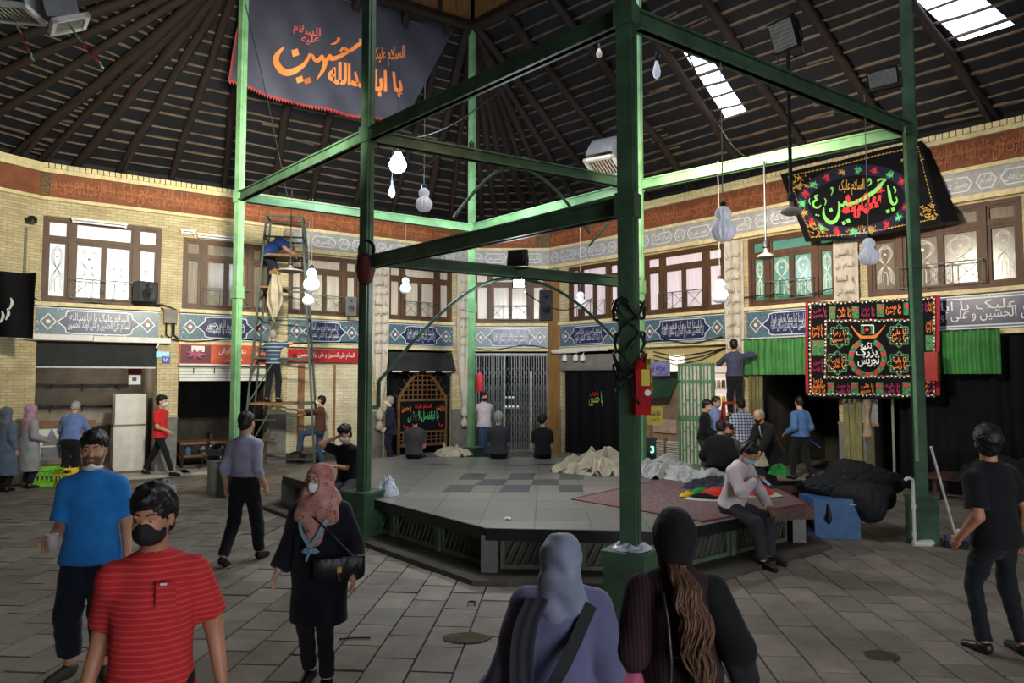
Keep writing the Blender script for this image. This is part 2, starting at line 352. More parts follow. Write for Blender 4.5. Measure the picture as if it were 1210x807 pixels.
def window(wall, u0, u1, z0, z1, style, rail=True, etch=True, split=(.23, .77), lamp=False):
    _wn[0] += 1; w = u1-u0; h = z1-z0
    win = thing('window_%d' % _wn[0], None, None, M=wall.M @ T(u0, 0, z0), kind='structure')
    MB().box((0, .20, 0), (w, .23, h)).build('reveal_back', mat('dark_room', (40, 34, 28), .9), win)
    f = MB(); t = .075
    for x in (0, w-t): f.box((x, .02, 0), (x+t, .2, h))
    f.box((t, .02, 0), (w-t, .2, t)); f.box((t, .02, h-t), (w-t, .2, h))
    zt = h*.72; f.box((t, .03, zt), (w-t, .19, zt+.07))
    xs = [t, w*split[0], w*.5, w*split[1], w-t]
    for i in (1, 3): f.box((xs[i]-.055, .01, t), (xs[i]+.055, .2, h-t))
    f.build('frame', WOOD, win)
    em = None
    for i in range(4):
        a, b = xs[i]+(.055 if i in (1, 3) else 0 if i == 0 else .0), xs[i+1]-(.055 if i in (0, 2) else 0)
        st = .055; sash = MB()
        for x in (a, b-st): sash.box((x, .05, t), (x+st, .15, zt))
        sash.box((a+st, .05, t), (b-st, .15, t+st)); sash.box((a+st, .05, zt-st), (b-st, .15, zt))
        s = sash.build('sash', WOOD, win)
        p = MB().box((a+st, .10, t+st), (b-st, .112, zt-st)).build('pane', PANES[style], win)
        if etch:
            if em is None: em = {}
            key = round(b-a, 2)
            if key not in em: em[key] = etch_mesh(b-a-2*st, zt-t-2*st, ETCHG if style == 'bright' else ETCH)
            link('etching', em[key], p, T((a+b)/2, .094, t+st))
    for a, b in ((xs[0], xs[1]-.055), (xs[1]+.055, xs[3]-.055), (xs[3]+.055, xs[4])):
        st = .04; sash = MB(); c, d = zt+.07, h-t
        for x in (a, b-st): sash.box((x, .05, c), (x+st, .15, d))
        sash.box((a+st, .05, c), (b-st, .15, c+st)); sash.box((a+st, .05, d-st), (b-st, .15, d)); sash.build('transom_sash', WOOD, win)
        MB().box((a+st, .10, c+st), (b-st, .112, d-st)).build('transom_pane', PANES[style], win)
    if rail:
        r = MB(); a, b = xs[1], xs[3]; y = -.12; zb, zc = .1, .50
        r.bar((a, y, zc), (b, y, zc), .02); r.bar((a, y, zb), (b, y, zb), .015)
        n = max(2, round((b-a)/.42)); s = (b-a)/n
        for i in range(n+1): r.bar((a+i*s, y, zb), (a+i*s, y, zc), .014)
        for i in range(n):
            r.bar((a+i*s, y, zb), (a+(i+1)*s, y, zc), .009); r.bar((a+i*s, y-.01, zc), (a+(i+1)*s, y-.01, zb), .009)
        r.bar((a, y, zc), (a, .05, zc), .014); r.bar((b, y, zc), (b, .05, zc), .014)
        r.build('railing', RAILM, win)
    return win
TILEB = mat('turquoise_glazed_tile', (92, 120, 124), .3, .1, 22, .05, col2=(52, 76, 92), chips=(46, .62, (150, 166, 168)))
CARTB = mat('cobalt_cartouche_tile', (34, 38, 80), .3, .2, 20, .05, chips=(40, .64, (96, 94, 124)))
TILEW = mat('white_glaze', (206, 210, 214), .35, .06, 10, 0)
TILEK = mat('brown_medallion', (120, 92, 82), .4, .2, 20, .03)
VERSES = ['السلام علی الحسین و علی اولاد الحسین', 'ان الحسین مصباح الهدی و سفینة النجاة', 'السلام علیک یا اباعبدالله', 'یا لیتنا کنا معک فنفوز فوزا', 'حسین منی و انا من حسین']
def tile_panel(wall, u0, u1, z0, z1, par, k):
    w = u1-u0; h = z1-z0; M = T(u0, -.03, z0)
    fn = lambda y: (lambda a, b: Vector((a, y, b)))
    p = MB().box((0, 0, 0), (w, .05, h)).build('tile_panel', TILEB, par, M)
    cx = w/2; m = .32*h; L = w/2-.62*h
    e = .24*h
    shp = [(cx-L, h*.5), (cx-L+e, h*.70), (cx-L+e*1.1, h*.86), (cx-L+e*1.9, h*.9), (cx+L-e*1.9, h*.9), (cx+L-e*1.1, h*.86), (cx+L-e, h*.70), (cx+L, h*.5),
           (cx+L-e, h*.30), (cx+L-e*1.1, h*.14), (cx+L-e*1.9, h*.1), (cx-L+e*1.9, h*.1), (cx-L+e*1.1, h*.14), (cx-L+e, h*.30)]
    c = MB(); c.prism(shp, lambda x, y, t: Vector((x, t, y)), -.012, .0); c.build('cartouche', CARTB, p)
    o = MB(); ring = shp+shp[:1]
    for a, b in zip(ring, ring[1:]): stroke(o, [(*a, .022), (*b, .022)], fn(-.015), 1)
    for sx in (0, 1):
        mx = h*.36 if sx == 0 else w-h*.36; rr = h*.27
        di = [(mx-rr*.85, h*.5), (mx, h*.5+rr), (mx+rr*.85, h*.5), (mx, h*.5-rr)]
        for a, b in zip(di, di[1:]+di[:1]): stroke(o, [(*a, .02), (*b, .02)], fn(-.008), 1)
        q = MB(); q.prism([(mx+(x-mx)*.7, h*.5+(y-h*.5)*.7) for x, y in di], lambda x, y, t: Vector((x, t, y)), -.01, 0); q.build('medallion', TILEK, p)
        q = MB(); q.prism([(mx+h*.07*math.cos(i*PI/4), h*.5+h*.07*math.sin(i*PI/4)) for i in range(8)], lambda x, y, t: Vector((x, t, y)), -.016, -.01); q.build('rosette', TILEW, p)
    o.box((0, -.012, 0), (w, 0, .02)); o.box((0, -.012, h-.02), (w, 0, h)); o.build('white_outline', TILEW, p)
    t = MB(); put_text(t, VERSES[k % 5], fn(-.0135), cx-L+e*1.3, h*.16, 2*L-e*2.6, h*.44, .0); put_text(t, VERSES[(k+2) % 5], fn(-.0145), cx-L+e*1.5, h*.42, 2*L-e*3, h*.42, .0)
    t.build('lettering', TILEW, p)
    d_ = MB(); rr = random.Random(k)
    for i in range(int(w*60)):
        x, y = rr.uniform(.03, w-.03), rr.uniform(.04, h-.04)
        if abs(x-cx) < L and .1*h < y < .9*h: continue
        if min(abs(x-h*.36), abs(x-w+h*.36)) < h*.24: continue
        blob(d_, x, y, rr.uniform(.007, .016), fn(-.004), 5, rr.random())
    d_.build('flower_dots', TILEW, p)
    return p
FTXT = 'السلام علیک یا وارث آدم صفوة الله السلام علیک یا وارث نوح نبی الله السلام علیک یا رسول الله'.replace('ة', 'ه')
GOLDT = mat('gold_brown_mosaic', (104, 78, 36), .6, .45, 26, .2, chips=(30, .62, (180, 150, 80)))
WBAND = mat('pale_grey_relief_band', (170, 164, 154), .7, .12, 8, .25, col2=(138, 138, 142), chips=(9, .62, (206, 200, 188)))
CREAM = mat('cream_ledge_brick', (214, 198, 150), .8, .12, 9, .3)
def build_wall(wall, name, bays, xpil, band_from, gold=(), uend=None):
    """bays: (u0, u1, window u0, u1, style, ...); everything between bays is brick pillar"""
    L = uend or wall.L; th = .4; w = thing(name, None, None, M=wall.M, kind='structure')
    m = MB(); prev = 0
    for b in bays:
        m.box((prev, 0, 0), (b['u0'], th, 3.72)); prev = b['u1']
    m.box((prev, 0, 0), (L, th, 3.72))
    prev = 0
    for b in bays:
        m.box((b['u0'], 0, 2.92), (b['u1'], th, 3.72))
        m.box((prev, 0, 3.72), (b['w0'], th, b['wt'])); prev = b['w1']
    m.box((prev, 0, 3.72), (L, th, 5.3))
    for i, b in enumerate(bays):
        a = bays[i-1]['w1'] if i else 0; m.box((a, 0, b['wt']), (b['w1'], th, 5.95))
    m.box((prev, 0, 5.3), (L, th, 5.95)); m.box((0, 0, 5.95), (L, th, EAVE))
    m.build('brickwork', BRICK, w)
    prev = 0
    for b in bays+[dict(u0=L)]:
        if b['u0']-prev > .12: MB().box((prev, -.035, 0), (b['u0'], 0, 1.2)).box((prev-.01, -.05, 1.2), (b['u0']+.01, 0, 1.26)).build('stone_base', STONE, w)
        prev = b.get('u1', L)
    # sill course, cornice ledges
    s = MB()
    for b in bays: s.box((b['u0']-.02, -.12, 3.66), (b['u1']+.02, 0, 3.74)); s.box((b['u0']-.02, -.05, 2.93), (b['u1']+.02, 0, 3.0))
    s.build('sill_course', CREAM, w)
    s = MB().box((0, -.13, 6.47), (L, 0, 6.56)); n = int(L/.11)
    for i in range(n): s.box((i*.11, -.16, 6.56), (i*.11+.095, 0, 6.66))
    s.build('eave_course', CREAM, w)
    MB().box((0, -.06, 5.90), (L, 0, 5.97)).build('string_course', CREAM, w)
    # relief frieze with raised script
    MB().box((0, -.04, 5.97), (L, 0, 6.47)).build('frieze', TERRA, w)
    t = MB(); fn = lambda a, b: Vector((a, -.06, b)); step = 4.6; u = .1
    while u < L:
        put_text(t, FTXT, lambda a, b: Vector((min(a, L), -.066-.004*math.sin(a*40), b)), u, 5.99, step, .36, .03)
        put_text(t, 'علیک یا وارث ابراهیم خلیل الله السلام علیک یا وارث موسی', lambda a, b: Vector((min(a, L), -.058, b)), u+.2, 6.16, step*.9, .29, .022)
        u += step
    for i in range(int(L/.2)):
        x = i*.2+.1; zc = 6.13+.20*((i*7) % 5)/5; rr_ = .05+.03*((i*3) % 4)/4
        stroke(t, [(x+rr_*math.cos(q_*.9+i), zc+rr_*(1-q_*.1)*math.sin(q_*.9+i), .012) for q_ in range(6)], lambda a, b: Vector((min(a, L), -.058, b)), 4)
    t.box((0, -.055, 6.235), (L, -.04, 6.26)); t.build('frieze_script', TERRAL, w)
    for a, b in gold: MB().box((a, -.07, 5.98), (b, -.04, 6.46)).build('mosaic_block', GOLDT, w)
    if band_from is not None:
        MB().box((band_from, -.035, 5.44), (L, 0, 5.9)).build('pale_band', WBAND, w)
        t = MB(); u = band_from+.1; i = 0
        while u < L-.5:
            ww = .62 if i % 2 else .3
            P = [(u, 5.67), (u+.07, 5.8), (u+ww-.07, 5.8), (u+ww, 5.67), (u+ww-.07, 5.54), (u+.07, 5.54)]
            for a, b in zip(P, P[1:]+P[:1]): stroke(t, [(*a, .022), (*b, .022)], lambda a, b: Vector((a, -.04, b)), 1)
            put_text(t, VERSES[i % 5][:12 if i % 2 else 6], lambda a, b: Vector((a, -.042, b)), u+.06, 5.58, ww-.12, .18, .012)
            u += ww+.07; i += 1
        t.build('band_cartouches', TILEW, w)
        MB().box((band_from, -.11, 5.34), (L, 0, 5.44)).build('window_head_course', CREAM, w)
    for k, b in enumerate(bays):
        n_ = max(1, round((b['u1']-b['u0'])/2.9)); s_ = (b['u1']-b['u0'])/n_
        for q_ in range(n_): tile_panel(wall, b['u0']+q_*s_, b['u0']+(q_+1)*s_, 3.03, 3.64, w, k+b.get('k', 0)+q_)
    return w
def bay(wall, p0, p1, q0, q1, wt, **kw): return dict(u0=wall.u(p0), u1=wall.u(p1), w0=wall.u(q0), w1=wall.u(q1), wt=wt, **kw)
BL = [bay(WL, 40, 186, 45, 187, 5.57, k=0), bay(WL, 211, 317, 213, 316, 5.42, k=1), bay(WL, 339, 424, 339, 424, 5.3, k=2), bay(WL, 457, 534, 457, 534, 5.3, k=3)]
BB = [dict(u0=.12, u1=2.30, w0=.12, w1=2.30, wt=5.3, k=1)]
BR = [bay(WR, 663, 733, 672, 733, 5.3, k=3), bay(WR, 761, 859, 762, 858, 5.3, k=0), bay(WR, 884, 990, 886, 992, 5.3, k=4), bay(WR, 1022, 1330, 1028, 1215, 5.3, k=2)]
wl = build_wall(WL, 'wall_left', BL, None, WL.u(344), gold=[(WL.u(36)+.05, WL.u(52)), (WL.u(528), WL.L)])
wbk = build_wall(WB, 'wall_back', BB, None, 0.0, gold=[(1.95, 2.37)])
wr = build_wall(WR, 'wall_right', BR, None, 0.0)
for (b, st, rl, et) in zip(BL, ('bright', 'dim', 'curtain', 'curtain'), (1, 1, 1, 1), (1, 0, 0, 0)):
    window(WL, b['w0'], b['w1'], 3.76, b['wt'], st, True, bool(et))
window(WB, .12, 2.30, 3.76, 5.3, 'curtain', True, False)
for (b, st, et) in zip(BR, ('pink', 'pink', 'green', 'dim'), (0, 0, 1, 1)):
    window(WR, b['w0'], b['w1'], 3.76, b['wt'], st, True, bool(et))
MB().box((.0, -.07, 0), (WR.u(663)-.02, -.035, 5.3)).build('timber_facing', mat('orange_brown_timber', (146, 108, 62), .7, .2, 4, .15, stretch=(8, 8, .4)), wr)
# the unseen near side of the hall closes the room
for i in range(len(NEAR)-1):
    W_ = Wall(NEAR[i], NEAR[i+1]); nm = 'wall_near_%d' % (i+1)
    o = thing(nm, None, None, M=W_.M, kind='structure'); m = MB()
    if i == 2: m.box((0, 0, 0), (1.5, .4, 5.95)); m.box((W_.L-1.5, 0, 0), (W_.L, .4, 5.95)); m.box((1.5, 0, 4.4), (W_.L-1.5, .4, 5.95))  # opening added here for the foreground fill light
    else: m.box((0, 0, 0), (W_.L, .4, 5.95))
    m.box((0, 0, 5.95), (W_.L, .4, EAVE)); m.build('brickwork', BRICK, o)
    MB().box((0, -.04, 5.97), (W_.L, 0, 6.47)).build('frieze', TERRA, o)
    MB().box((0, -.13, 6.47), (W_.L, 0, 6.66)).build('eave_course', CREAM, o)
    MB().box((0, -.06, 5.90), (W_.L, 0, 5.97)).build('string_course', CREAM, o)
# ------------------------------------------------------------------ roof
ring = [Vector((*p.xy, RING)) for p in (A, C, F, D)]
def outp(wall_pt, n, d=.35): return Vector((wall_pt[0]+n[0]*d, wall_pt[1]+n[1]*d, EAVE+.08))
OUT = {}
eave = [(-9.9, 14.2), (-1.26, 20.0), (1.11, 20.0)]+NEAR
def ev(p, d=.25):
    c = Vector((.2, 9.5)); v = Vector(p)-c; v = v*(1+d/v.length); return Vector((v.x+c.x, v.y+c.y, EAVE+.06))
EV = [ev(p) for p in eave]   # 0 L0, 1 back-left, 2 back-right, 3 right end, 4.. near corners ... 10 = L0 again
sheets = [(ring[0], ring[1], EV[0], EV[1]), (ring[1], ring[1], EV[1], EV[2]), (ring[1], ring[2], EV[2], EV[3]), (ring[2], ring[2], EV[3], EV[4]),
          (ring[2], ring[2], EV[4], EV[5]), (ring[2], ring[3], EV[5], EV[6]), (ring[3], ring[3], EV[6], EV[7]), (ring[3], ring[0], EV[7], EV[8]), (ring[0], ring[0], EV[8], EV[9]), (ring[0], ring[0], EV[9], EV[0])]
roof = thing('roof', None, None, kind='structure')
# skylight rectangles on the right-hand slope, in (t along, v down) of that sheet
p0, p1, q0, q1 = sheets[2]
def sheet_uv(px, py):
    n = (q1-p0).cross(q0-p0); n2 = ((p1-p0).cross(q0-p0)); h = onplane(px, py, p0, n2.normalized())
    v = (RING-h.z)/(RING-EV[2].z); a = p0.lerp(q0, v); b = p1.lerp(q1, v); return (h-a).dot(b-a)/(b-a).length_squared, v
HOLES = []
for quad in (((815, 70), (838, 63), (887, 145), (864, 155)), ((1098, 3), (1160, -12), (1186, 58), (1124, 74))):
    uv = [sheet_uv(*q) for q in quad]; ts = [a for a, _ in uv]; vs = [b for _, b in uv]
    HOLES.append(((ts[0]+ts[3])/2, (ts[1]+ts[2])/2, (vs[0]+vs[1])/2, (vs[2]+vs[3])/2))
def slope(si):
    p0, p1, q0, q1 = sheets[si]
    return lambda t, v: p0.lerp(p1, t).lerp(q0.lerp(q1, t), v)
rs = MB()
for si in range(len(sheets)):
    fn = slope(si); ts = [i/8 for i in range(9)]; vs = [i/4 for i in range(5)]
    hs = HOLES if si == 2 else []
    for h in hs: ts += [h[0], h[1]]; vs += [h[2], h[3]]
    ts = sorted(ts); vs = sorted(vs)
    for i in range(len(ts)-1):
        for j in range(len(vs)-1):
            tm, vm = (ts[i]+ts[i+1])/2, (vs[j]+vs[j+1])/2
            if any(h[0] < tm < h[1] and h[2] < vm < h[3] for h in hs): continue
            q = [fn(ts[i], vs[j]), fn(ts[i+1], vs[j]), fn(ts[i+1], vs[j+1]), fn(ts[i], vs[j+1])]
            rs.add([x+Vector((0,0,.14)) for x in q], [(0,1,2,3)])
for si in range(len(sheets)):
    q0_, q1_ = sheets[si][2], sheets[si][3]
    rs.add([q0_+Vector((0,0,.16)), q1_+Vector((0,0,.16)), q1_-Vector((0,0,.35)), q0_-Vector((0,0,.35))], [(0,1,2,3)])
rs.build('roof_sheeting', ROOFSHEET, roof)
# corrugated clear sheet over the skylights
SKYP = bpy.data.materials.new('clear_roof_sheet'); SKYP.use_nodes = True; _nt = SKYP.node_tree; _b = _nt.nodes['Principled BSDF']
_b.inputs['Transmission Weight'].default_value = 1; _b.inputs['Roughness'].default_value = .05; _b.inputs['IOR'].default_value = 1.02; _b.inputs['Base Color'].default_value = (.95, .97, 1, 1)
for h in HOLES:
    fn = slope(2); s = MB(); s.grid(lambda a, b: fn(h[0]+(h[1]-h[0])*a, h[2]+(h[3]-h[2])*b)+Vector((0,0,.16+.006*math.cos(a*60))), 20, 1)
    s.build('skylight_pane', SKYP, roof, smooth=180)
# unit poles reused for battens (length along z, radius 1)
def pole_mesh(name, m, seed, n=7, seg=8, wob=.5, taper=.8):
    rr = random.Random(seed); pts = []; rad = []
    for i in range(seg+1):
        pts.append((rr.uniform(-wob, wob), rr.uniform(-wob, wob), i/seg)); rad.append((1+(taper-1)*i/seg)*rr.uniform(.88, 1.12))
    mb = MB(); vs = []; fs = []
    for (x, y, z), r in zip(pts, rad):
        for k in range(n): vs.append((x+r*math.cos(2*PI*k/n), y+r*math.sin(2*PI*k/n), z))
    for i in range(seg):
        for k in range(n): fs.append((i*n+k, i*n+(k+1) % n, (i+1)*n+(k+1) % n, (i+1)*n+k))
    fs += [tuple(reversed(range(n))), tuple(seg*n+k for k in range(n))]
    return mb.add(vs, fs).mesh(name, m, 60)
BPOLES = [pole_mesh('batten', BATTEN, s) for s in range(5)]
RPOLES = [pole_mesh('rafter', TIMBER, s+20, 8, 10, .25, .75) for s in range(4)]
def put_pole(name, me, a, b, r, par):
    a = Vector(a); b = Vector(b); d = b-a
    q = d.to_track_quat('Z', 'Y').to_matrix().to_4x4(); q.translation = a
    o = link(name, me, par); o.matrix_local = q @ Matrix.Diagonal((r, r, d.length, 1)); return o
rf = {0: [(-.001, 0), (.06, 0), (.14, 0), (.24, 0), (.35, 0.02), (.46, .25), (.55, .46), (.66, .68), (.76, .88), (.86, .97), (.94, 1)],
      1: [(.0, 0), (.17, 0), (.35, 0), (.55, 0), (.75, 0), (.95, 0)],
      2: [(.04, 0), (.10, 0.0), (.17, .02), (.25, .12), (.34, .26), (.44, .42), (.54, .56), (.65, .72), (.76, .86), (.88, 1.0), (.97, 1.0)]}
for si in range(len(sheets)):
    p0, p1, q0, q1 = sheets[si]
    L_ = (q1-q0).length
    lst = rf.get(si) or [((i+.5)/max(3, int(L_/.95)), (i+.5)/max(3, int(L_/.95))) for i in range(max(3, int(L_/.95)))]
    for i, (to, ti) in enumerate(lst):
        a = p0.lerp(p1, ti)-Vector((0,0,.04)); b = q0.lerp(q1, to)-Vector((0,0,.05))
        put_pole('rafter', RPOLES[(i+si) % 4], a, b, random.uniform(.085, .115), roof)
        if si in (0, 2, 9, 8) and i % 2 == 0:     # struts from the wall head up to the rafter
            c = a.lerp(b, .80); inn = Vector((c.x*.25+b.x*.75, c.y*.25+b.y*.75, EAVE-.02)); put_pole('strut', RPOLES[(i+1) % 4], inn, c, .05, roof)
    fn = slope(si); sl = ((p0+p1)/2-(q0+q1)/2).length; rows = int(sl/(.27 if si < 3 or si == 9 else .6))
    for r in range(1, rows):
        v = (r+random.uniform(-.16, .16))/rows; a, b = fn(0, v), fn(1, v); ln = (b-a).length
        if ln < .5: continue
        n = max(1, round(ln/4.6)); cuts = [0]+sorted((i+random.uniform(-.25, .25))/n for i in range(1, n))+[1]
        for i in range(n):
            t0, t1 = cuts[i]-.02, cuts[i+1]+.02; dv = random.uniform(-.012, .012)
            put_pole('batten', random.choice(BPOLES), fn(t0, v+dv)+Vector((0,0,.075)), fn(t1, v-dv)+Vector((0,0,.075)), random.uniform(.024, .04), roof)
for a, b in zip(ring, ring[1:]+ring[:1]): put_pole('ring_beam', RPOLES[0], a, b, .12, roof)
# lantern over the ring: low boarded sides and a board cap
CAPW = mat('ceiling_boards', (128, 92, 54), .8, .25, 4, .2, stretch=(6, 1, 1))
lm = MB(); top = [p+Vector((0,0,1.3)) for p in ring]; ctr = sum(top, Vector())/4+Vector((0,0,1.0))
for i in range(4): lm.add([top[i], top[(i+1) % 4], ctr], [(0,1,2)])
lm.build('lantern_cap', CAPW, roof)
for i in range(4):
    a_, b_ = ring[i], ring[(i+1) % 4]; MB().add([a_, b_, b_+Vector((0,0,1.35)), a_+Vector((0,0,1.35))], [(0,1,2,3)]).build('lantern_side_boards', CAPW, roof)
lm = MB()
for i in range(4):
    a, b = ring[i], ring[(i+1) % 4]
    for k in range(7): q = a.lerp(b, k/6); lm.bar(q, q+Vector((0,0,1.3)), .09)
    lm.bar(a+Vector((0,0,1.3)), b+Vector((0,0,1.3)), .1); lm.bar(a+Vector((0,0,.1)), b+Vector((0,0,.1)), .1)
lm.build('lantern_frame', TIMBER, roof)
# ------------------------------------------------------------------ platform
PTOP = .53
SLABK = mat('black_marble_edge', (26, 26, 28), .35, .2, 5, .05)
GRAN = island_mat('speckled_granite', (108, 107, 101), (116, 115, 109), (124, 122, 115), .38, 26, (112, 106, 94), .05, .5)
GRAND = mat('dark_granite_tile', (66, 70, 72), .4, .2, 30, .05)
PGREEN = mat('faded_green_panel', (84, 98, 82), .7, .2, 4, .2)
plat = thing('stone_platform', 'wide octagonal stone platform with black edge and dark checker tiles', 'platform', (0, 10.6, 0))
def pl(x, y, z): return Vector((x, y-10.6, z))
cx_, cy_ = .1, 10.8
def inset(P, d):
    n = len(P); out = []
    for i in range(n):
        p, a, b = Vector(P[i]), Vector(P[i-1]), Vector(P[(i+1) % n])
        n1 = (p-a).normalized(); n1 = Vector((-n1.y, n1.x)); n2 = (b-p).normalized(); n2 = Vector((-n2.y, n2.x))
        m_ = (n1+n2).normalized(); out.append(tuple(p+m_*(d/max(.3, m_.dot(n1)))))
    return out
s = MB(); s.prism(PLAT, lambda x, y, t: pl(x, y, t), PTOP-.13, PTOP-.004); s.build('edge_slab', SLABK, plat)
IN = inset(PLAT, .22); s = MB(); s.prism(IN, lambda x, y, t: pl(x, y, t), 0, PTOP-.13); s.build('plinth', KERBM, plat)
IN3 = inset(PLAT, -.28); s = MB(); s.prism(IN3, lambda x, y, t: pl(x, y, t), 0.0, .055); s.build('foot_step', KERBM, plat)
IN2 = inset(PLAT, .08)
for i in range(8):                                  # corner posts and lattice side panels
    x, y = IN2[i]; a = Vector((*IN[i], 0)); b = Vector((*IN[(i+1) % 8], 0)); d = (b-a).normalized(); nn = Vector((d.y, -d.x, 0)); ln = (b-a).length
    ang = math.atan2(d.y, d.x)
    MB().box((-.09, -.07, 0), (.09, .09, PTOP-.13)).build('corner_post', GRAN, plat, T(*pl(x, y, .05)) @ RZ(ang))
    n = max(1, round(ln/1.0)); stp = ln/n
    for k in range(n):
        M = T(*pl(*(a+d*(k*stp)+nn*.03).xy, .06)) @ RZ(ang)
        f = MB().box((.05, -.03, 0), (stp-.05, 0, .05)).box((.05, -.03, .30), (stp-.05, 0, .34)).box((.05, -.03, .05), (.1, 0, .3)).box((stp-.1, -.03, .05), (stp-.05, 0, .3))
        if k: f.box((-.04, -.05, 0), (.05, 0, .34))
        m = int((stp-.2)/.09)
        for q in range(m):
            x0 = .1+q*.09; f.bar((x0, -.012, .05), (x0+.12, -.012, .3), .014, .01)
        f.build('side_panel', PGREEN, plat, M)
# granite slabs of the top, clipped to the outline, with the dark checker set in
Q0 = onz(540, 580, PTOP); CH = []
PA = math.radians(-3); ts = .62
tile_v = []
for j in range(-9, 10):
    for i in range(-9, 10):
        lx, ly = i*ts, j*ts
        x0 = .1+lx*math.cos(PA)-ly*math.sin(PA); y0 = 10.7+lx*math.sin(PA)+ly*math.cos(PA)
        h = ts/2-.003
        cs = [(x0+a*math.cos(PA)-b*math.sin(PA), y0+a*math.sin(PA)+b*math.cos(PA)) for a, b in ((-h,-h),(h,-h),(h,h),(-h,h))]
        P = inset(PLAT, .012); poly = cs                              # Sutherland-Hodgman against the convex outline
        for e in range(8):
            a, b = Vector(P[e]), Vector(P[(e+1) % 8]); nl = Vector((-(b-a).y, (b-a).x)); new = []
            for q in range(len(poly)):
                p, r = Vector(poly[q-1]), Vector(poly[q]); dp, dr = (p-a).dot(nl), (r-a).dot(nl)
                if (dp < 0) != (dr < 0): u = dp/(dp-dr); new.append(tuple(p.lerp(r, u)))
                if dr >= 0: new.append(tuple(r))
            poly = new
            if not poly: break
        if len(poly) < 3: continue
        s = MB(); s.prism(poly, lambda x, y, t: pl(x, y, t), PTOP-.02, PTOP); s.build('granite_slab', GRAN, plat)
chk = MB()
rows_y = [559.5, 566.5, 573, 581]
for r in range(3):
    y0, y1 = rows_y[r], rows_y[r+1]
    for (xa0, xb0, xa1, xb1) in {0: ((549, 576, 542, 571), (604, 633, 600, 630), (661, 690, 661, 690)), 1: ((571, 600, 561, 596), (630, 661, 628, 660)), 2: ((532, 562, 523, 556), (596, 628, 590, 625), (660, 689, 660, 689))}[r]:
        poly = [onz(xa1, y1, PTOP), onz(xb1, y1, PTOP), onz(xb0, y0, PTOP), onz(xa0, y0, PTOP)]
        s = MB(); s.prism([(p.x, p.y) for p in poly], lambda x, y, t: pl(x, y, t), PTOP-.001, PTOP+.003); s.build('checker_tile', GRAND, plat)
# ------------------------------------------------------------------ green steel frame
fr = thing('green_steel_frame', 'tall green painted steel frame standing around the stone platform', 'frame', (*B.xy, 0))
def fl(p): return Vector(p)-Vector((*B.xy, 0))
dirAB = (D-A).normalized(); ang = math.atan2(dirAB.y, dirAB.x)
CW = {'A': (.125, 0), 'B': (.135, 0), 'C': (.125, 0), 'D': (.148, 0), 'E': (.125, PTOP), 'F': (.14, 0)}
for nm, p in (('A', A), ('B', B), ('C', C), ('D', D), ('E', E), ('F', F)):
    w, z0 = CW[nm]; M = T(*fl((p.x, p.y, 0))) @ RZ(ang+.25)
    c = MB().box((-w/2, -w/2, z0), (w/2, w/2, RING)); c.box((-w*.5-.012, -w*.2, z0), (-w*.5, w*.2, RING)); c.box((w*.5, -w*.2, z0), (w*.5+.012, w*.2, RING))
    c.build('column', GREENSH if nm in 'BDF' else GREEN, fr, M)
    for z in (3.72, 5.5): MB().box((-w/2-.02, -w/2-.02, z-.11), (w/2+.02, w/2+.02, z+.11)).build('joint_plate', GREENSH if nm in 'BDF' else GREEN, fr, M)
    if nm != 'E':
        bw = .19 if nm != 'C' else .2
        s = MB().box((-bw, -bw, 0), (bw, bw, .62)).box((-bw-.015, -bw-.015, .60), (bw+.015, bw+.015, .635)); s.build('base_box', GREENSH, fr, M)
def beam(p, q, z, w=.13, h=.17, m=None):
    s = MB(); a, b = fl((p.x, p.y, z)), fl((q.x, q.y, z)); s.bar(a, b, w*.45, h); s.bar(a+Vector((0,0,h/2-.012)), b+Vector((0,0,h/2-.012)), w, .024); s.bar(a-Vector((0,0,h/2-.012)), b-Vector((0,0,h/2-.012)), w, .024)
    s.build('beam', m or GREENSH, fr)
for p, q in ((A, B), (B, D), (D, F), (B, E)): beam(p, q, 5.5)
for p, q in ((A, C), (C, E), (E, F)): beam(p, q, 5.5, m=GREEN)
beam(B, D, 3.72); beam(B, E, 3.78)
mid = (B+E)/2
def arc(name, p, q, sag, z_p, z_q, r=.025, par=fr):
    a = Vector((p.x, p.y, z_p)); b = Vector((q.x, q.y, z_q)); pts = []
    for i in range(17):
        t = i/16; x = a.lerp(b, t); x.z = z_p+(z_q-z_p)*(1-math.cos(t*PI/2))*1.0; pts.append(fl(x))
    MB().tube(pts, r, 8).build(name, GREENSH, par, smooth=60)
Bq = B.lerp(E, .04)
arc('brace', mid.lerp(B, .03), Bq, 0, 3.68, 2.1); arc('brace', mid.lerp(E, .03), B.lerp(E, .96), 0, 3.68, 2.5)
arc('brace', mid.lerp(B, .02), B.lerp(E, .27), 0, 5.42, 4.5); arc('brace', mid.lerp(E, .02), B.lerp(E, .78), 0, 5.42, 4.55)
MB().bar(fl((*Bq.xy, 2.1)), fl((*Bq.xy, 1.75)), .05).bar(fl((*Bq.xy, 1.75)), fl((*B.xy, 1.75)), .05).build('brace_foot', GREENSH, fr)
MB().bar(fl((*E.lerp(D, .12).xy, 5.3)), fl((*E.lerp(C, .25).xy, 4.6)), .03).build('brace', GREENSH, fr)
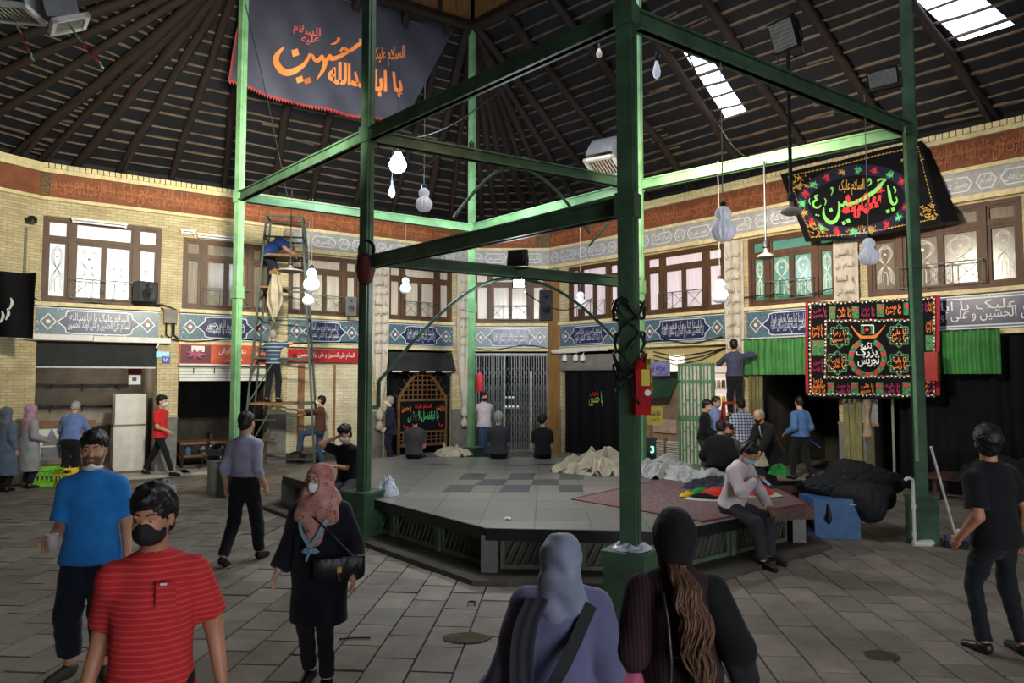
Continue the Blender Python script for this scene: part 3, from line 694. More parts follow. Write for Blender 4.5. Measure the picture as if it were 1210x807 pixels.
# ------------------------------------------------------------------ soft-solid modelling for figures and cloth
class Vol:
    """signed distance samples on a grid; parts are blended in one after another, then skinned"""
    def __init__(s, lo, hi, vx):
        s.v = vx; s.lo = np.array(lo, float)-2*vx; s.n = np.maximum(4, np.ceil((np.array(hi)-np.array(lo))/vx).astype(int)+5)
        s.d = np.full(s.n, 1.0, np.float32)
    def _sub(s, lo, hi):
        a = np.clip(np.floor((np.array(lo)-s.lo)/s.v).astype(int), 0, s.n); b = np.clip(np.ceil((np.array(hi)-s.lo)/s.v).astype(int)+1, 0, s.n)
        if np.any(b <= a): return None
        sl = tuple(slice(i, j) for i, j in zip(a, b))
        ax = [(np.arange(i, j, dtype=np.float32)*s.v+s.lo[k]).astype(np.float32) for k, (i, j) in enumerate(zip(a, b))]
        return sl, ax[0][:, None, None], ax[1][None, :, None], ax[2][None, None, :]
    def _mix(s, sl, d, k, op='u'):
        c = s.d[sl]
        if op == 'u':
            if k > 0: h = np.clip(.5+.5*(c-d)/k, 0, 1); s.d[sl] = c*(1-h)+d*h-k*h*(1-h)
            else: s.d[sl] = np.minimum(c, d)
        elif op == 's': s.d[sl] = np.maximum(c, -d)
    def cone(s, a, b, r0, r1, k=.02, sq=None, cut=None, op='u'):
        """tapered capsule; sq = (axis, factor) flattens it across an axis; cut = flat ends 'a', 'b' or 'ab'"""
        a = np.array(a, np.float32); b = np.array(b, np.float32); R = max(r0, r1)*(1.0 if not sq else max(1, 1/sq[1]))+k+2*s.v
        g = s._sub(np.minimum(a, b)-R, np.maximum(a, b)+R)
        if g is None: return
        sl, X, Y, Z = g; px, py, pz = X-a[0], Y-a[1], Z-a[2]; bx, by, bz = b-a
        if cut is not None:
            L0 = math.sqrt(bx*bx+by*by+bz*bz)+1e-9; tt = (px*bx+py*by+pz*bz)/L0
        if sq:
            n = np.array(sq[0], np.float32); n /= np.linalg.norm(n); f = sq[1]-1; q = (px*n[0]+py*n[1]+pz*n[2])*f
            px, py, pz = px+q*n[0], py+q*n[1], pz+q*n[2]; q = (bx*n[0]+by*n[1]+bz*n[2])*f; bx, by, bz = bx+q*n[0], by+q*n[1], bz+q*n[2]
        l2 = bx*bx+by*by+bz*bz+1e-9; t = np.clip((px*bx+py*by+pz*bz)/l2, 0, 1)
        d = np.sqrt((px-t*bx)**2+(py-t*by)**2+(pz-t*bz)**2)-(r0+(r1-r0)*t)
        if sq: d = d/max(1.0, sq[1])
        if cut:
            if 'a' in cut: d = np.maximum(d, -tt)
            if 'b' in cut: d = np.maximum(d, tt-L0)
        s._mix(sl, d.astype(np.float32), k, op)
    def ell(s, c, r, k=.02, R=None, op='u'):
        c = np.array(c, np.float32); r = np.array(r, np.float32); m = float(r.max())+k+2*s.v; g = s._sub(c-m, c+m)
        if g is None: return
        sl, X, Y, Z = g; p = [X-c[0], Y-c[1], Z-c[2]]
        if R is not None: p = [R[0][i]*p[0]+R[1][i]*p[1]+R[2][i]*p[2] for i in range(3)]   # columns of R are the local axes
        k0 = np.sqrt((p[0]/r[0])**2+(p[1]/r[1])**2+(p[2]/r[2])**2); k1 = np.sqrt((p[0]/r[0]**2)**2+(p[1]/r[1]**2)**2+(p[2]/r[2]**2)**2)+1e-9
        s._mix(sl, (k0*(k0-1)/k1).astype(np.float32), k, op)
    def plane(s, p, n, lo=None, hi=None):
        """keep only the side the normal points away from"""
        n = np.array(n, np.float32); n /= np.linalg.norm(n)
        g = s._sub(s.lo if lo is None else lo, s.lo+s.n*s.v if hi is None else hi)
        if g is None: return
        sl, X, Y, Z = g; d = (X-p[0])*n[0]+(Y-p[1])*n[1]+(Z-p[2])*n[2]; s.d[sl] = np.maximum(s.d[sl], d.astype(np.float32))
    def skin(s):
        D = s.d; ins = D < 0
        c8 = [ins[i:D.shape[0]-1+i, j:D.shape[1]-1+j, k:D.shape[2]-1+k] for i in (0,1) for j in (0,1) for k in (0,1)]
        cnt = sum(c.astype(np.int8) for c in c8); act = (cnt > 0) & (cnt < 8); idx = np.argwhere(act)
        if len(idx) == 0: return np.zeros((0,3)), np.zeros((0,4), int)
        ids = np.full(act.shape, -1, np.int64); ids[act] = np.arange(len(idx))
        off = np.array([(i,j,k) for i in (0,1) for j in (0,1) for k in (0,1)])
        val = np.stack([D[idx[:,0]+o[0], idx[:,1]+o[1], idx[:,2]+o[2]] for o in off], 1).astype(np.float64)
        P = np.zeros((len(idx), 3)); W = np.zeros(len(idx))
        for a in range(8):
            for b in range(a+1, 8):
                if np.abs(off[a]-off[b]).sum() != 1: continue
                m = (val[:,a] < 0) != (val[:,b] < 0); t = np.where(m, val[:,a]/(val[:,a]-val[:,b]+1e-12), 0)
                P += np.where(m[:,None], off[a]+(off[b]-off[a])*t[:,None], 0); W += m
        V = (idx+P/W[:,None])*s.v+s.lo; Q = []
        for ax in range(3):
            o1, o2 = [(1,2),(2,0),(0,1)][ax]
            sl0 = [slice(0,-1) if i == ax else slice(1,-1) for i in range(3)]; sl1 = list(sl0); sl1[ax] = slice(1,None)
            A_, B_ = ins[tuple(sl0)], ins[tuple(sl1)]
            for flag, flip in ((A_ & ~B_, False), (~A_ & B_, True)):
                e = np.argwhere(flag)
                if not len(e): continue
                e = e.copy(); e[:, o1] += 1; e[:, o2] += 1
                q = []
                for d1, d2 in ((-1,-1),(0,-1),(0,0),(-1,0)):
                    c = e.copy(); c[:, o1] += d1; c[:, o2] += d2; q.append(ids[c[:,0], c[:,1], c[:,2]])
                q = np.stack(q, 1); Q.append(q[:, ::-1] if flip else q)
        return V, np.vstack(Q)
    def build(s, name, m, par, folds=0, fscale=9, smooth_it=1, fdir=(1,1,.35), seed=0, **tags):
        V, Q = s.skin()
        if len(V) == 0: return None
        Q = Q[(Q >= 0).all(1)]
        me = bpy.data.meshes.new(name)
        for _ in range(smooth_it):                     # one relaxation pass evens out the samples
            acc = np.zeros_like(V); n = np.zeros(len(V))
            for a in range(4):
                for b in (1, 3): np.add.at(acc, Q[:, a], V[Q[:, (a+b) % 4]]); np.add.at(n, Q[:, a], 1)
            V = V*.5+acc/np.maximum(n, 1)[:,None]*.5
        if folds:
            nr = np.zeros_like(V); fn = np.cross(V[Q[:,2]]-V[Q[:,0]], V[Q[:,3]]-V[Q[:,1]])
            for a in range(4): np.add.at(nr, Q[:,a], fn)
            nr /= np.linalg.norm(nr, axis=1)[:,None]+1e-12
            p = V*np.array(fdir)*fscale+seed*3.1
            f = np.sin(p[:,0]*1.3+1.7*np.sin(p[:,2]*1.1+p[:,1]))*.5+np.sin(p[:,1]*1.9+p[:,2]*1.3+1.3*np.sin(p[:,0]*1.7))*.5+.35*np.sin(p[:,0]*3.1-p[:,2]*4.3+p[:,1]*2.2)
            V = V+nr*(f*folds)[:,None]
        me.vertices.add(len(V)); me.vertices.foreach_set('co', V.astype(np.float32).ravel())
        me.loops.add(Q.size); me.loops.foreach_set('vertex_index', Q.astype(np.int32).ravel())
        me.polygons.add(len(Q)); me.polygons.foreach_set('loop_start', np.arange(0, Q.size, 4, dtype=np.int32))
        me.update(calc_edges=True); me.validate(); me.polygons.foreach_set('use_smooth', [True]*len(me.polygons)); me.materials.append(m)
        return link(name, me, par, None, **tags)
def V3(*a): return np.array(a, float)
def unit(v): return v/(np.linalg.norm(v)+1e-9)
def ik(a, t, l1, l2, pole):
    """two-bone reach from a to t; returns joint and the reachable end"""
    d = t-a; L = np.linalg.norm(d); u = unit(d); L = min(L, (l1+l2)*.998); t = a+u*L
    x = (l1*l1-l2*l2+L*L)/(2*L); h = math.sqrt(max(0, l1*l1-x*x)); p = pole-u*np.dot(pole, u)
    return a+u*x+unit(p)*h, t
def cloth(name, c, var=.12, bump=.25, rough=.85, **kw): return mat(name, c, rough, var, kw.pop('scale', 5), bump, spec=.2, sheen=kw.pop('sheen', .08), bscale=kw.pop('bscale', 60), dist=.004, **kw)
SKIN = mat('skin', (190, 140, 112), .5, .07, 9, .05, spec=.35); SKIN2 = mat('skin_tan', (172, 120, 92), .5, .07, 9, .05, spec=.35); SKIN3 = mat('skin_pale', (208, 164, 140), .5, .06, 9, .05, spec=.35)
HAIRK = mat('black_hair', (20, 17, 16), .5, .3, 30, .6, stretch=(1, 1, .3), bscale=120, dist=.006); HAIRG = mat('grey_hair', (150, 146, 140), .6, .2, 30, .6, stretch=(1, 1, .3), bscale=120, dist=.006)
HAIRB = mat('brown_hair', (98, 64, 42), .5, .3, 24, .7, stretch=(3, 3, .3), bscale=90, dist=.008)
EYEW = mat('eye_white', (176, 166, 158), .3, .03, 9, 0); EYEI = mat('dark_iris', (30, 20, 14), .2, .1, 9, 0); LIP = mat('lips', (150, 92, 82), .5, .06, 12, .05)
MASKB = mat('blue_face_mask', (168, 196, 218), .8, .06, 12, .1); MASKW = mat('white_face_mask', (218, 218, 216), .8, .05, 12, .1); MASKK = mat('black_face_mask', (22, 22, 24), .8, .1, 12, .15)
SHOEK = mat('black_shoe', (20, 19, 19), .4, .15, 10, .05); SOLE = mat('pale_sole', (190, 188, 180), .6, .08, 10, .05)

def person(label, loc, yaw, H=1.72, vx=.013, group=None, z=0, pelvis=(0, 0, .95), lean=0, side=0, twist=0, head=(0, 0, 0), rh=None, lh=None, rf=(-.1, 0), lf=(.1, 0),
           rpole=(-.15, .9, -.2), lpole=(.15, .9, -.2), rk=(-.1, -1, .1), lk=(.1, -1, .1), skin=SKIN, build=1.0, rcurl=.35, lcurl=.35,
           top=None, bottom=None, shoes=SHOEK, hair=None, mask=None, scarf=None, beard=None, cap=None, glasses=False, face=True, extra=None, hairlen=.0, skirtish=None, baldtop=False, rfoot=None, lfoot=None, seat=False, handaxis=None):
    """a clothed figure facing local -Y. pelvis, hands and feet are given in metres for a 1.75 m body and scaled to H.
    top = dict(m, sleeve 's'/'l', hem, loose, collar, open); bottom = dict(m, loose, length)"""
    s = H/1.75; P = thing('person', label, 'person', (*loc[:2], z), yaw, group)
    pel = V3(*pelvis); cl, sl_ = math.cos(lean), math.sin(lean)
    up = unit(V3(math.sin(side), -sl_, cl)); fwd = unit(V3(0, -cl, -sl_)); rt = np.cross(up, fwd)     # rt = the figure's left (+x) side
    tw = math.radians(twist); sh_r = rt*math.cos(tw)+fwd*math.sin(tw); sh_f = np.cross(sh_r, up)
    waist = pel+up*.14; chest = pel+up*.34; nb = pel+up*.52
    shR = nb-up*.095-sh_r*.158*build; shL = nb-up*.095+sh_r*.158*build
    hy, hp, hr = [math.radians(a) for a in head]                      # head yaw (+ towards figure's left), pitch (+ down), roll
    hf = sh_f*math.cos(hy)+sh_r*math.sin(hy); hu0 = unit(up*.6+V3(0, 0, .4)); hf = unit(hf-hu0*np.dot(hf, hu0)); hx0 = np.cross(hu0, hf)
    hf2 = hf*math.cos(hp)-hu0*math.sin(hp); hu = hu0*math.cos(hp)+hf*math.sin(hp); hx = hx0*math.cos(hr)+hu*math.sin(hr); hu = np.cross(hf2, hx); hf = hf2
    hc = nb+unit(up*.5+V3(0, 0, .5))*.07+hu*.105+hf*.02               # centre of the head
    HR = (hx, hf, hu)                                                 # head frame: right-of-picture, forward, up
    hd = lambda a, b, c: hc+hx*a+hf*b+hu*c
    RM = np.stack([hx, hf, hu], 1)
    # limbs
    if rh is None: rh = tuple(shR+V3(-.06, -.05, -.515))
    if lh is None: lh = tuple(shL+V3(.06, -.05, -.515))
    elR, wrR = ik(shR, V3(*rh), .285, .25, V3(*rpole)); elL, wrL = ik(shL, V3(*lh), .285, .25, V3(*lpole))
    hipR = pel-rt*.082-up*.03; hipL = pel+rt*.082-up*.03
    def leg(hip, f, k):
        f = tuple(f)+(0,)*(3-len(f)); an = V3(f[0], f[1]+.02, f[2]+.085); kn, an = ik(hip, an, .43, .425, V3(*k)); return kn, an
    knR, anR = leg(hipR, rf, rk); knL, anL = leg(hipL, lf, lk)
    def toes(an, f, ft):
        d = unit(V3(*(ft if ft else (0, -1, -.25)))); return an+d*.17+V3(0, 0, -.02)
    toR, toL = toes(anR, rf, rfoot), toes(anL, lf, lfoot)
    pts = np.array([pel, hc+V3(0,0,.16), hc-V3(0,0,.1), elR, elL, wrR, wrL, knR, knL, anR, anL, toR, toL, shR, shL])
    lo, hi = pts.min(0)-.2, pts.max(0)+.2
    S = lambda x: np.array(x)*s
    def cone(v, a, b, r0, r1, k=.02, **kw): v.cone(S(a), S(b), r0*s, r1*s, k*s, **kw)
    def ell(v, c, r, k=.02, **kw): v.ell(S(c), S(r), k*s, **kw)
    fine = vx < .0105
    # ---- body
    v = Vol(S(lo), S(hi), vx); b = build
    cone(v, pel-up*.02, waist, .145*b, .13*b, .04, sq=(fwd, 1.5)); cone(v, waist, chest, .13*b, .145*b, .05, sq=(fwd, 1.5))
    for sh in (shR, shL): cone(v, nb-up*.055, sh, .058, .055, .04)
    cone(v, nb-up*.03, hc-hu*.05-hf*.01, .062, .054, .03)
    for sh, el, wr in ((shR, elR, wrR), (shL, elL, wrL)):
        cone(v, sh, el, .055*b, .041*b, .03); cone(v, el, wr, .043*b, .028, .02)
    for hp_, kn, an, to in ((hipR, knR, anR, toR), (hipL, knL, anL, toL)):
        cone(v, hp_, kn, .078*b, .052, .04); cone(v, kn, an, .052, .036, .02); cone(v, an+V3(0,0,-.04), to-unit(to-an)*.02, .032, .022, .02)
    # head: cranium, face, jaw, nose, ears, brow
    ell(v, hd(0, -.012, .035), (.077, .098, .087), .01, R=RM); ell(v, hd(0, .022, -.03), (.064, .072, .088), .03, R=RM); ell(v, hd(0, .048, -.088), (.038, .034, .028), .03, R=RM)
    cone(v, hd(0, .093, .005), hd(0, .110, -.030), .009, .015, .012); ell(v, hd(-.014, .100, -.033), (.009, .011, .008), .008, R=RM); ell(v, hd(.014, .100, -.033), (.009, .011, .008), .008, R=RM)
    for sx in (-1, 1):
        ell(v, hd(sx*.078, -.008, -.012), (.010, .022, .034), .006, R=RM); ell(v, hd(sx*.03, .086, .022), (.022, .012, .007), .012, R=RM); ell(v, hd(sx*.042, .062, -.03), (.02, .02, .018), .02, R=RM)
        if fine: ell(v, hd(sx*.031, .104, .003), (.016, .012, .009), 0, R=RM, op='s')
    if fine: ell(v, hd(0, .090, -.060), (.022, .010, .006), .006, R=RM); ell(v, hd(0, .088, -.070), (.018, .010, .006), .006, R=RM)
    # hands: palm, four fingers of different lengths in two joints, thumb off the side
    for sd, el, wr, cu, pole in ((-1, elR, wrR, rcurl, rpole), (1, elL, wrL, lcurl, lpole)):
        f = unit(wr-el); inn = V3(-sd, 0, 0) if abs(f[2]) > .6 else V3(0, 0, -1)       # palm normal
        if handaxis and sd in handaxis: inn = V3(*handaxis[sd])
        inn = unit(inn-f*np.dot(inn, f)); ac = np.cross(f, inn)*1.0                      # across the knuckles
        thumb = unit(V3(0, -1, .2)); 
        if np.dot(ac, thumb) < 0: ac = -ac
        pc = wr+f*.045
        ell(v, pc+f*.005, (.040, .050, .017), .012, R=np.stack([ac, f, inn], 1))
        for q, (o, ln) in enumerate(((.030, .072), (.010, .080), (-.010, .076), (-.029, .060))):
            k0 = wr+f*.085+ac*o; c1 = cu*.9; d1 = f*math.cos(c1)+inn*math.sin(c1); k1 = k0+d1*ln*.52; c2 = c1+cu*1.6; d2 = f*math.cos(c2)+inn*math.sin(c2); k2 = k1+d2*ln*.5
            cone(v, k0-f*.02, k1, .0098, .0088, .004); cone(v, k1, k2, .0088, .0072, .003)
        t0 = wr+f*.028+ac*.028; t1 = t0+unit(f*.7+ac*.65+inn*.25)*.042; t2 = t1+unit(f*.95+ac*.15+inn*.35)*.032
        cone(v, t0, t1, .0125, .0105, .008); cone(v, t1, t2, .0105, .0085, .003)
    v.build('body', skin, P)
    def grid(*ps, m=.2): q = np.array(ps); return Vol(S(q.min(0)-m), S(q.max(0)+m), vx)
    # ---- trousers
    if bottom:
        L = bottom.get('loose', .018); ln = bottom.get('length', .96); v = grid(pel+up*.1, knR, knL, anR, anL, hipR, hipL, m=.17)
        cone(v, pel-up*.03, waist+up*.02, .158*b+L*.4, .146*b, .03, sq=(fwd, 1.45), cut='b')
        for hp_, kn, an in ((hipR, knR, anR), (hipL, knL, anL)):
            fl_ = bottom.get('flare', 0)
            cone(v, hp_, kn, .084*b+L*.6, .058+L, .045); cone(v, kn, kn+(an-kn)*ln, .060+L, .044+L+fl_, .02, cut='b')
        v.build('trousers', bottom['m'], P, folds=.004+bottom.get('folds', .002), fscale=14, fdir=(1, 1, .8), seed=len(label))
    # ---- shoes
    if shoes:
        for an, to in ((anR, toR), (anL, toL)):
            v = grid(an, to, m=.14); d = unit((to-an)*V3(1,1,.0)+1e-6)
            cone(v, an+V3(0,0,-.035)-d*.015, to+V3(0,0,-.008), .046, .036, .02); cone(v, an+V3(0,0,-.04), an+V3(0,0,-.005), .047, .045, .02, cut='b')
            low = min(an[2]-.085, to[2]-.04) if an[2] < .12 else None
            if low is not None: v.plane(S(V3(0, 0, low)), (0, 0, -1))
            v.build('shoe', shoes, P)
    # ---- top
    if top:
        L = top.get('loose', .014); hem = top.get('hem', .06); ps = [pel-up*hem, nb, shR, shL, elR, elL, wrR, wrL]
        if hem > .3: ps += [V3(pel[0], pel[1], pel[2]-hem), V3(pel[0]-.2, pel[1]+.15, pel[2]), V3(pel[0]+.2, pel[1]-.15, pel[2])]
        v = grid(*ps, m=.2)
        cone(v, waist, chest, .148*b+L, .163*b+L*.6, .05, sq=(fwd, 1.45)); cone(v, chest, nb-up*.10, .163*b+L*.6, .13*b, .05, sq=(fwd, 1.5))
        for sh in (shR, shL): cone(v, nb-up*.055, sh, .066, .060+L*.5, .05)
        cone(v, nb-up*.05, nb+up*.008, .088, .066, .03, cut='b')
        if hem <= .3: cone(v, waist, pel-up*hem, .148*b+L, (.185*b if hem > 0 else .140*b)+L*1.3, .03, sq=(fwd, 1.28), cut='b')
        else:
            wd = top.get('wide', .24)
            cone(v, waist, pel-up*.02, .148*b+L, .175*b+L, .04, sq=(fwd, 1.3))
            if seat: cone(v, pel, (knR+knL)/2, .17+L, .15+L, .05, sq=(V3(0,0,1), 1.1))
            else: cone(v, pel, V3(pel[0], pel[1], max(.1, pel[2]-hem)), .172*b+L, wd, .04, sq=(fwd, 1.3), cut='b')
        sv = top.get('sleeve', 's'); 
        for sh, el, wr in ((shR, elR, wrR), (shL, elL, wrL)):
            if sv == 's': e = sh+(el-sh)*top.get('slen', .75); cone(v, sh, e, .064*b+L*.6, .060*b+L*1.1, .03, cut='b')
            elif sv == 'l': cone(v, sh, el, .061*b+L*.7, .050+L, .03); cone(v, el, wr+unit(el-wr)*.01, .052+L, .040+L*.8+top.get('cuff', 0), .02, cut='b')
            elif sv == 'r': cone(v, sh, el, .061*b+L*.7, .044+L*.5, .03); cone(v, el, el+(wr-el)*.35, .044+L*.5, .043+L*.5, .02, cut='b')
        v.build('coat' if hem > .3 else 'shirt', top['m'], P, folds=top.get('folds', .004), fscale=top.get('fscale', 11), fdir=(1, 1, .45), seed=len(label))
        if top.get('collar'):
            v = grid(nb, m=.16); cone(v, nb-up*.02, nb+up*.035, .078, .064, .0, cut='b'); cone(v, nb-up*.0-fwd*.0, nb+up*.09, .058, .054, 0, op='s')
            v.build('collar', top['collar'], P)
        if top.get('open'):                            # pale shirt front showing between jacket lapels
            v = grid(chest, nb, waist, m=.25); cone(v, nb+fwd*.075-up*.02, chest+fwd*.135-up*.03, .03, .012, .01); v.build('shirt_front', top['open'], P)
    # ---- hair, beard, brows, eyes
    if hair is not None:
        v = grid(hc, m=.2); ell(v, hd(0, -.022, .045), (.089, .107, .093), .0, R=RM); ell(v, hd(0, -.05, -.01), (.079, .075, .09), .03, R=RM)
        if hairlen: ell(v, hd(0, .03, .095), (.06+hairlen, .075, .035+hairlen), .02, R=RM); ell(v, hd(0, -.03, .07), (.082+hairlen, .10+hairlen, .078+hairlen), .02, R=RM)
        ell(v, hd(0, .135, -.055), (.10, .115, .115), 0, R=RM, op='s'); v.plane(S(hd(0, -.03, -.075)), -hu+hf*.3)
        for sx in (-1, 1): ell(v, hd(sx*.08, .0, -.03), (.02, .026, .045), 0, R=RM, op='s')
        if baldtop: ell(v, hd(0, .05, .10), (.066, .13, .07), 0, R=RM, op='s')
        v.build('hair', hair, P, folds=.006, fscale=48, fdir=(1, 1, 1), smooth_it=1)
    if face:
        for sx in (-1, 1):
            if fine:
                m_ = MB(); R4 = Matrix([[hx[i], hf[i], hu[i]] for i in range(3)]).to_4x4()
                prof = [(.0, -.0075), (.005, -.0055), (.0075, 0), (.005, .0055), (0, .0075)]
                e = MB(); e.lathe([(r*1.75, q*1.0) for r, q in prof], 12, (0,0,0)); o = e.build('eye', EYEW, P, Matrix.Translation(S(hd(sx*.031, .0795, .003))) @ R4 @ Matrix.Diagonal((s*.9, s, s*.8, 1)), 60)
                e = MB(); e.lathe([(0, -.005), (.0055, -.003), (.0055, .003), (0, .005)], 10, (0,0,0), RX(PI/2)); e.build('iris', EYEI, o, T(0, .0095, 0), 60)
            br = MB(); pts = [S(hd(sx*(.014+.034*t), .093-.016*t*t, .026+.008*math.sin(t*2.4))) for t in (0, .3, .6, 1)]
            br.tube([Vector(p) for p in pts], [.003*s, .0038*s, .0034*s, .0015*s], 6).build('eyebrow', hair if hair in (HAIRK, HAIRG, HAIRB) else HAIRK, P, None, 60)
        if fine and not mask:
            lp = MB(); lp.tube([Vector(S(hd(x, .100-abs(x)*.5, -.064+.1*abs(x)))) for x in (-.022, -.01, 0, .01, .022)], [.002*s, .006*s, .0065*s, .006*s, .002*s], 6); lp.build('lips', LIP, P, None, 60)
    if beard:
        v = grid(hc, m=.18); ell(v, hd(0, .028, -.035), (.0665, .0735, .091), 0, R=RM); ell(v, hd(0, .05, -.089), (.040, .036, .029), .03, R=RM); v.plane(S(hd(0, 0, -.045)), hu-hf*.15); ell(v, hd(0, .12, -.066), (.028, .05, .010), 0, R=RM, op='s')
        v.build('beard', beard, P)
        if beard is not STUB:
          ms = MB(); ms.tube([Vector(S(hd(x, .104-abs(x)*.55, -.050-.25*abs(x)))) for x in (-.028, -.012, 0, .012, .028)], [.0015*s, .0035*s, .003*s, .0035*s, .0015*s], 6); ms.build('moustache', beard, P, None, 60)
    if mask:
        mk, where = mask; dz = -.068 if where == 'chin' else 0
        v = grid(hc, m=.2); hz = .024 if where == 'chin' else .066; ell(v, hd(0, .026, -.056+dz), (.071, .084, hz), 0, R=RM); ell(v, hd(0, .098, -.034+dz), (.017, .026, hz*.5), .035, R=RM); v.plane(S(hd(0, .018, 0)), -hf)
        ell(v, hd(0, .012, -.036+dz), (.062, .072, .07), 0, R=RM, op='s'); v.build('face_mask', mk, P)
        for sx in (-1, 1):
          sr = MB(); sr.tube([Vector(S(hd(sx*.066, .03, -.02+dz))), Vector(S(hd(sx*.083, .0, .01))), Vector(S(hd(sx*.084, -.03, -.01)))], .002*s, 5)
          sr.build('mask_strap', mk, P)
    if glasses:
        g_ = MB()
        for sx in (-1, 1):
            g_.tube([Vector(S(hd(sx*.034+.024*math.cos(a), .112, .003+.018*math.sin(a)))) for a in np.linspace(0, 2*PI, 13)], .0022*s, 5); g_.tube([Vector(S(hd(sx*.058, .11, .008))), Vector(S(hd(sx*.082, .0, .008)))], .0022*s, 5)
        g_.tube([Vector(S(hd(-.01, .114, .004))), Vector(S(hd(.01, .114, .004)))], .0022*s, 5); g_.build('glasses', BLACKM, P)
    if cap:
        v = grid(hc, m=.25); ell(v, hd(0, -.018, .05), (.093, .112, .088), 0, R=RM); v.plane(S(hd(0, 0, .035)), -hu); ell(v, hd(0, .12, .045), (.065, .07, .009), .01, R=RM); v.build('cap', cap, P)
    if scarf:                                          # headscarf: hood, neck wrap and shoulder fall, with a face opening
        m_, fall = scarf['m'], scarf.get('fall', .12); v = grid(hc, chest, shR, shL, m=.22)
        ell(v, hd(0, -.022, .028), (.103, .120, .106), 0, R=RM); cone(v, hd(0, -.018, -.02), nb-up*.0, .096, .098, .06); cone(v, nb+up*.01, nb-up*.07-fwd*.02, .11, .165, .06, sq=(fwd, 1.25))
        if scarf.get('front'):
            for q_ in (-1, 1): cone(v, nb+fwd*.03, nb-up*.10+fwd*.085+rt*q_*.12, .10, .075, .06, sq=(fwd, 1.2))
        if scarf.get('front'): cone(v, nb+fwd*.06, chest+fwd*.155-up*scarf['front'], .15, .05, .05, sq=(fwd, 1.7)); v.cone(S(nb-up*.06), S(chest-up*scarf['front']+fwd*.10), .185*s, .07*s, .04, sq=(fwd, 1.3))
        if scarf.get('back'): cone(v, nb-fwd*.05, nb-fwd*.10-up*scarf['back'], .10, .10, .05, sq=(fwd, 1.8))
        if not scarf.get('hidden'): ell(v, hd(0, .14, -.022), (.072, .105, .100), 0, R=RM, op='s')
        v.build('headscarf', m_, P, folds=scarf.get('folds', .005), fscale=15, fdir=(1.2, 1, .7), seed=3)
    J = dict(P=P, s=s, hd=lambda a, b, c: Vector(S(hd(a, b, c))), wrR=Vector(S(wrR)), wrL=Vector(S(wrL)), shR=Vector(S(shR)), shL=Vector(S(shL)), nb=Vector(S(nb)), chest=Vector(S(chest)), pel=Vector(S(pel)),
             elR=Vector(S(elR)), elL=Vector(S(elL)), fwd=Vector(fwd), up=Vector(up), rt=Vector(rt), M=Matrix.Translation((*loc[:2], z)) @ RZ(yaw), knR=Vector(S(knR)), knL=Vector(S(knL)))
    return J
# ------------------------------------------------------------------ the people
def striped(name, c1, c2, freq, axis=2, sharp=.5, tex_rough=.9):
    m = bpy.data.materials.new(name); _mats[name] = m; m.use_nodes = True; nt = m.node_tree; b = nt.nodes['Principled BSDF']
    tc = N(nt, 'ShaderNodeTexCoord'); sp = N(nt, 'ShaderNodeSeparateXYZ'); nt.links.new(tc.outputs['Object'], sp.inputs[0])
    axes = axis if isinstance(axis, tuple) else (axis,); prev = None
    for a in axes:
        mu = N(nt, 'ShaderNodeMath', operation='MULTIPLY'); mu.inputs[1].default_value = freq; nt.links.new(sp.outputs[a], mu.inputs[0])
        fr_ = N(nt, 'ShaderNodeMath', operation='FRACT'); nt.links.new(mu.outputs[0], fr_.inputs[0])
        gt = N(nt, 'ShaderNodeMath', operation='GREATER_THAN'); gt.inputs[1].default_value = sharp; nt.links.new(fr_.outputs[0], gt.inputs[0])
        if prev is None: prev = gt
        else: ad = N(nt, 'ShaderNodeMath', operation='ADD'); nt.links.new(prev.outputs[0], ad.inputs[0]); nt.links.new(gt.outputs[0], ad.inputs[1]); hv = N(nt, 'ShaderNodeMath', operation='MULTIPLY'); hv.inputs[1].default_value = .5; nt.links.new(ad.outputs[0], hv.inputs[0]); prev = hv
    mx = N(nt, 'ShaderNodeMix', data_type='RGBA'); mx.inputs['A'].default_value = (*lin(c1), 1); mx.inputs['B'].default_value = (*lin(c2), 1); nt.links.new(prev.outputs[0], mx.inputs['Factor'])
    nt.links.new(mx.outputs['Result'], b.inputs['Base Color']); b.inputs['Roughness'].default_value = tex_rough; b.inputs['Specular IOR Level'].default_value = .2
    no = N(nt, 'ShaderNodeTexNoise', Scale=70.0); bp = N(nt, 'ShaderNodeBump', Strength=.2, Distance=.004); nt.links.new(tc.outputs['Object'], no.inputs['Vector']); nt.links.new(no.outputs['Fac'], bp.inputs['Height']); nt.links.new(bp.outputs[0], b.inputs['Normal'])
    return m
STUB = mat('beard_stubble', (104, 76, 62), .7, .15, 60, .2); BEARD = mat('short_dark_beard', (40, 30, 26), .8, .2, 60, .3)
cblue = cloth('bright_blue_polo', (38, 122, 196)); cdark = cloth('black_trousers', (24, 25, 29)); cnavy = cloth('dark_navy_cloth', (26, 30, 44)); ctee = cloth('black_tee', (16, 17, 20))
cred = striped('red_striped_tee', (178, 42, 46), (192, 66, 64), 40, 2, .7); clav = cloth('lavender_grey_shirt', (150, 148, 172)); cjeans = cloth('blue_jeans', (52, 72, 102)); cgrey = cloth('charcoal_trousers', (58, 58, 62))
cwhite = cloth('white_pinkish_shirt', (206, 192, 196)); cgtee = cloth('dark_grey_shirt', (66, 62, 62)); cbrown = cloth('brown_shirt', (84, 50, 38)); csuit = cloth('black_suit', (22, 22, 25)); cnsuit = cloth('navy_suit', (26, 30, 46))
def yaw_to_cam(p): return math.atan2(-p.x, p.y)
def deg(a): return math.radians(a)
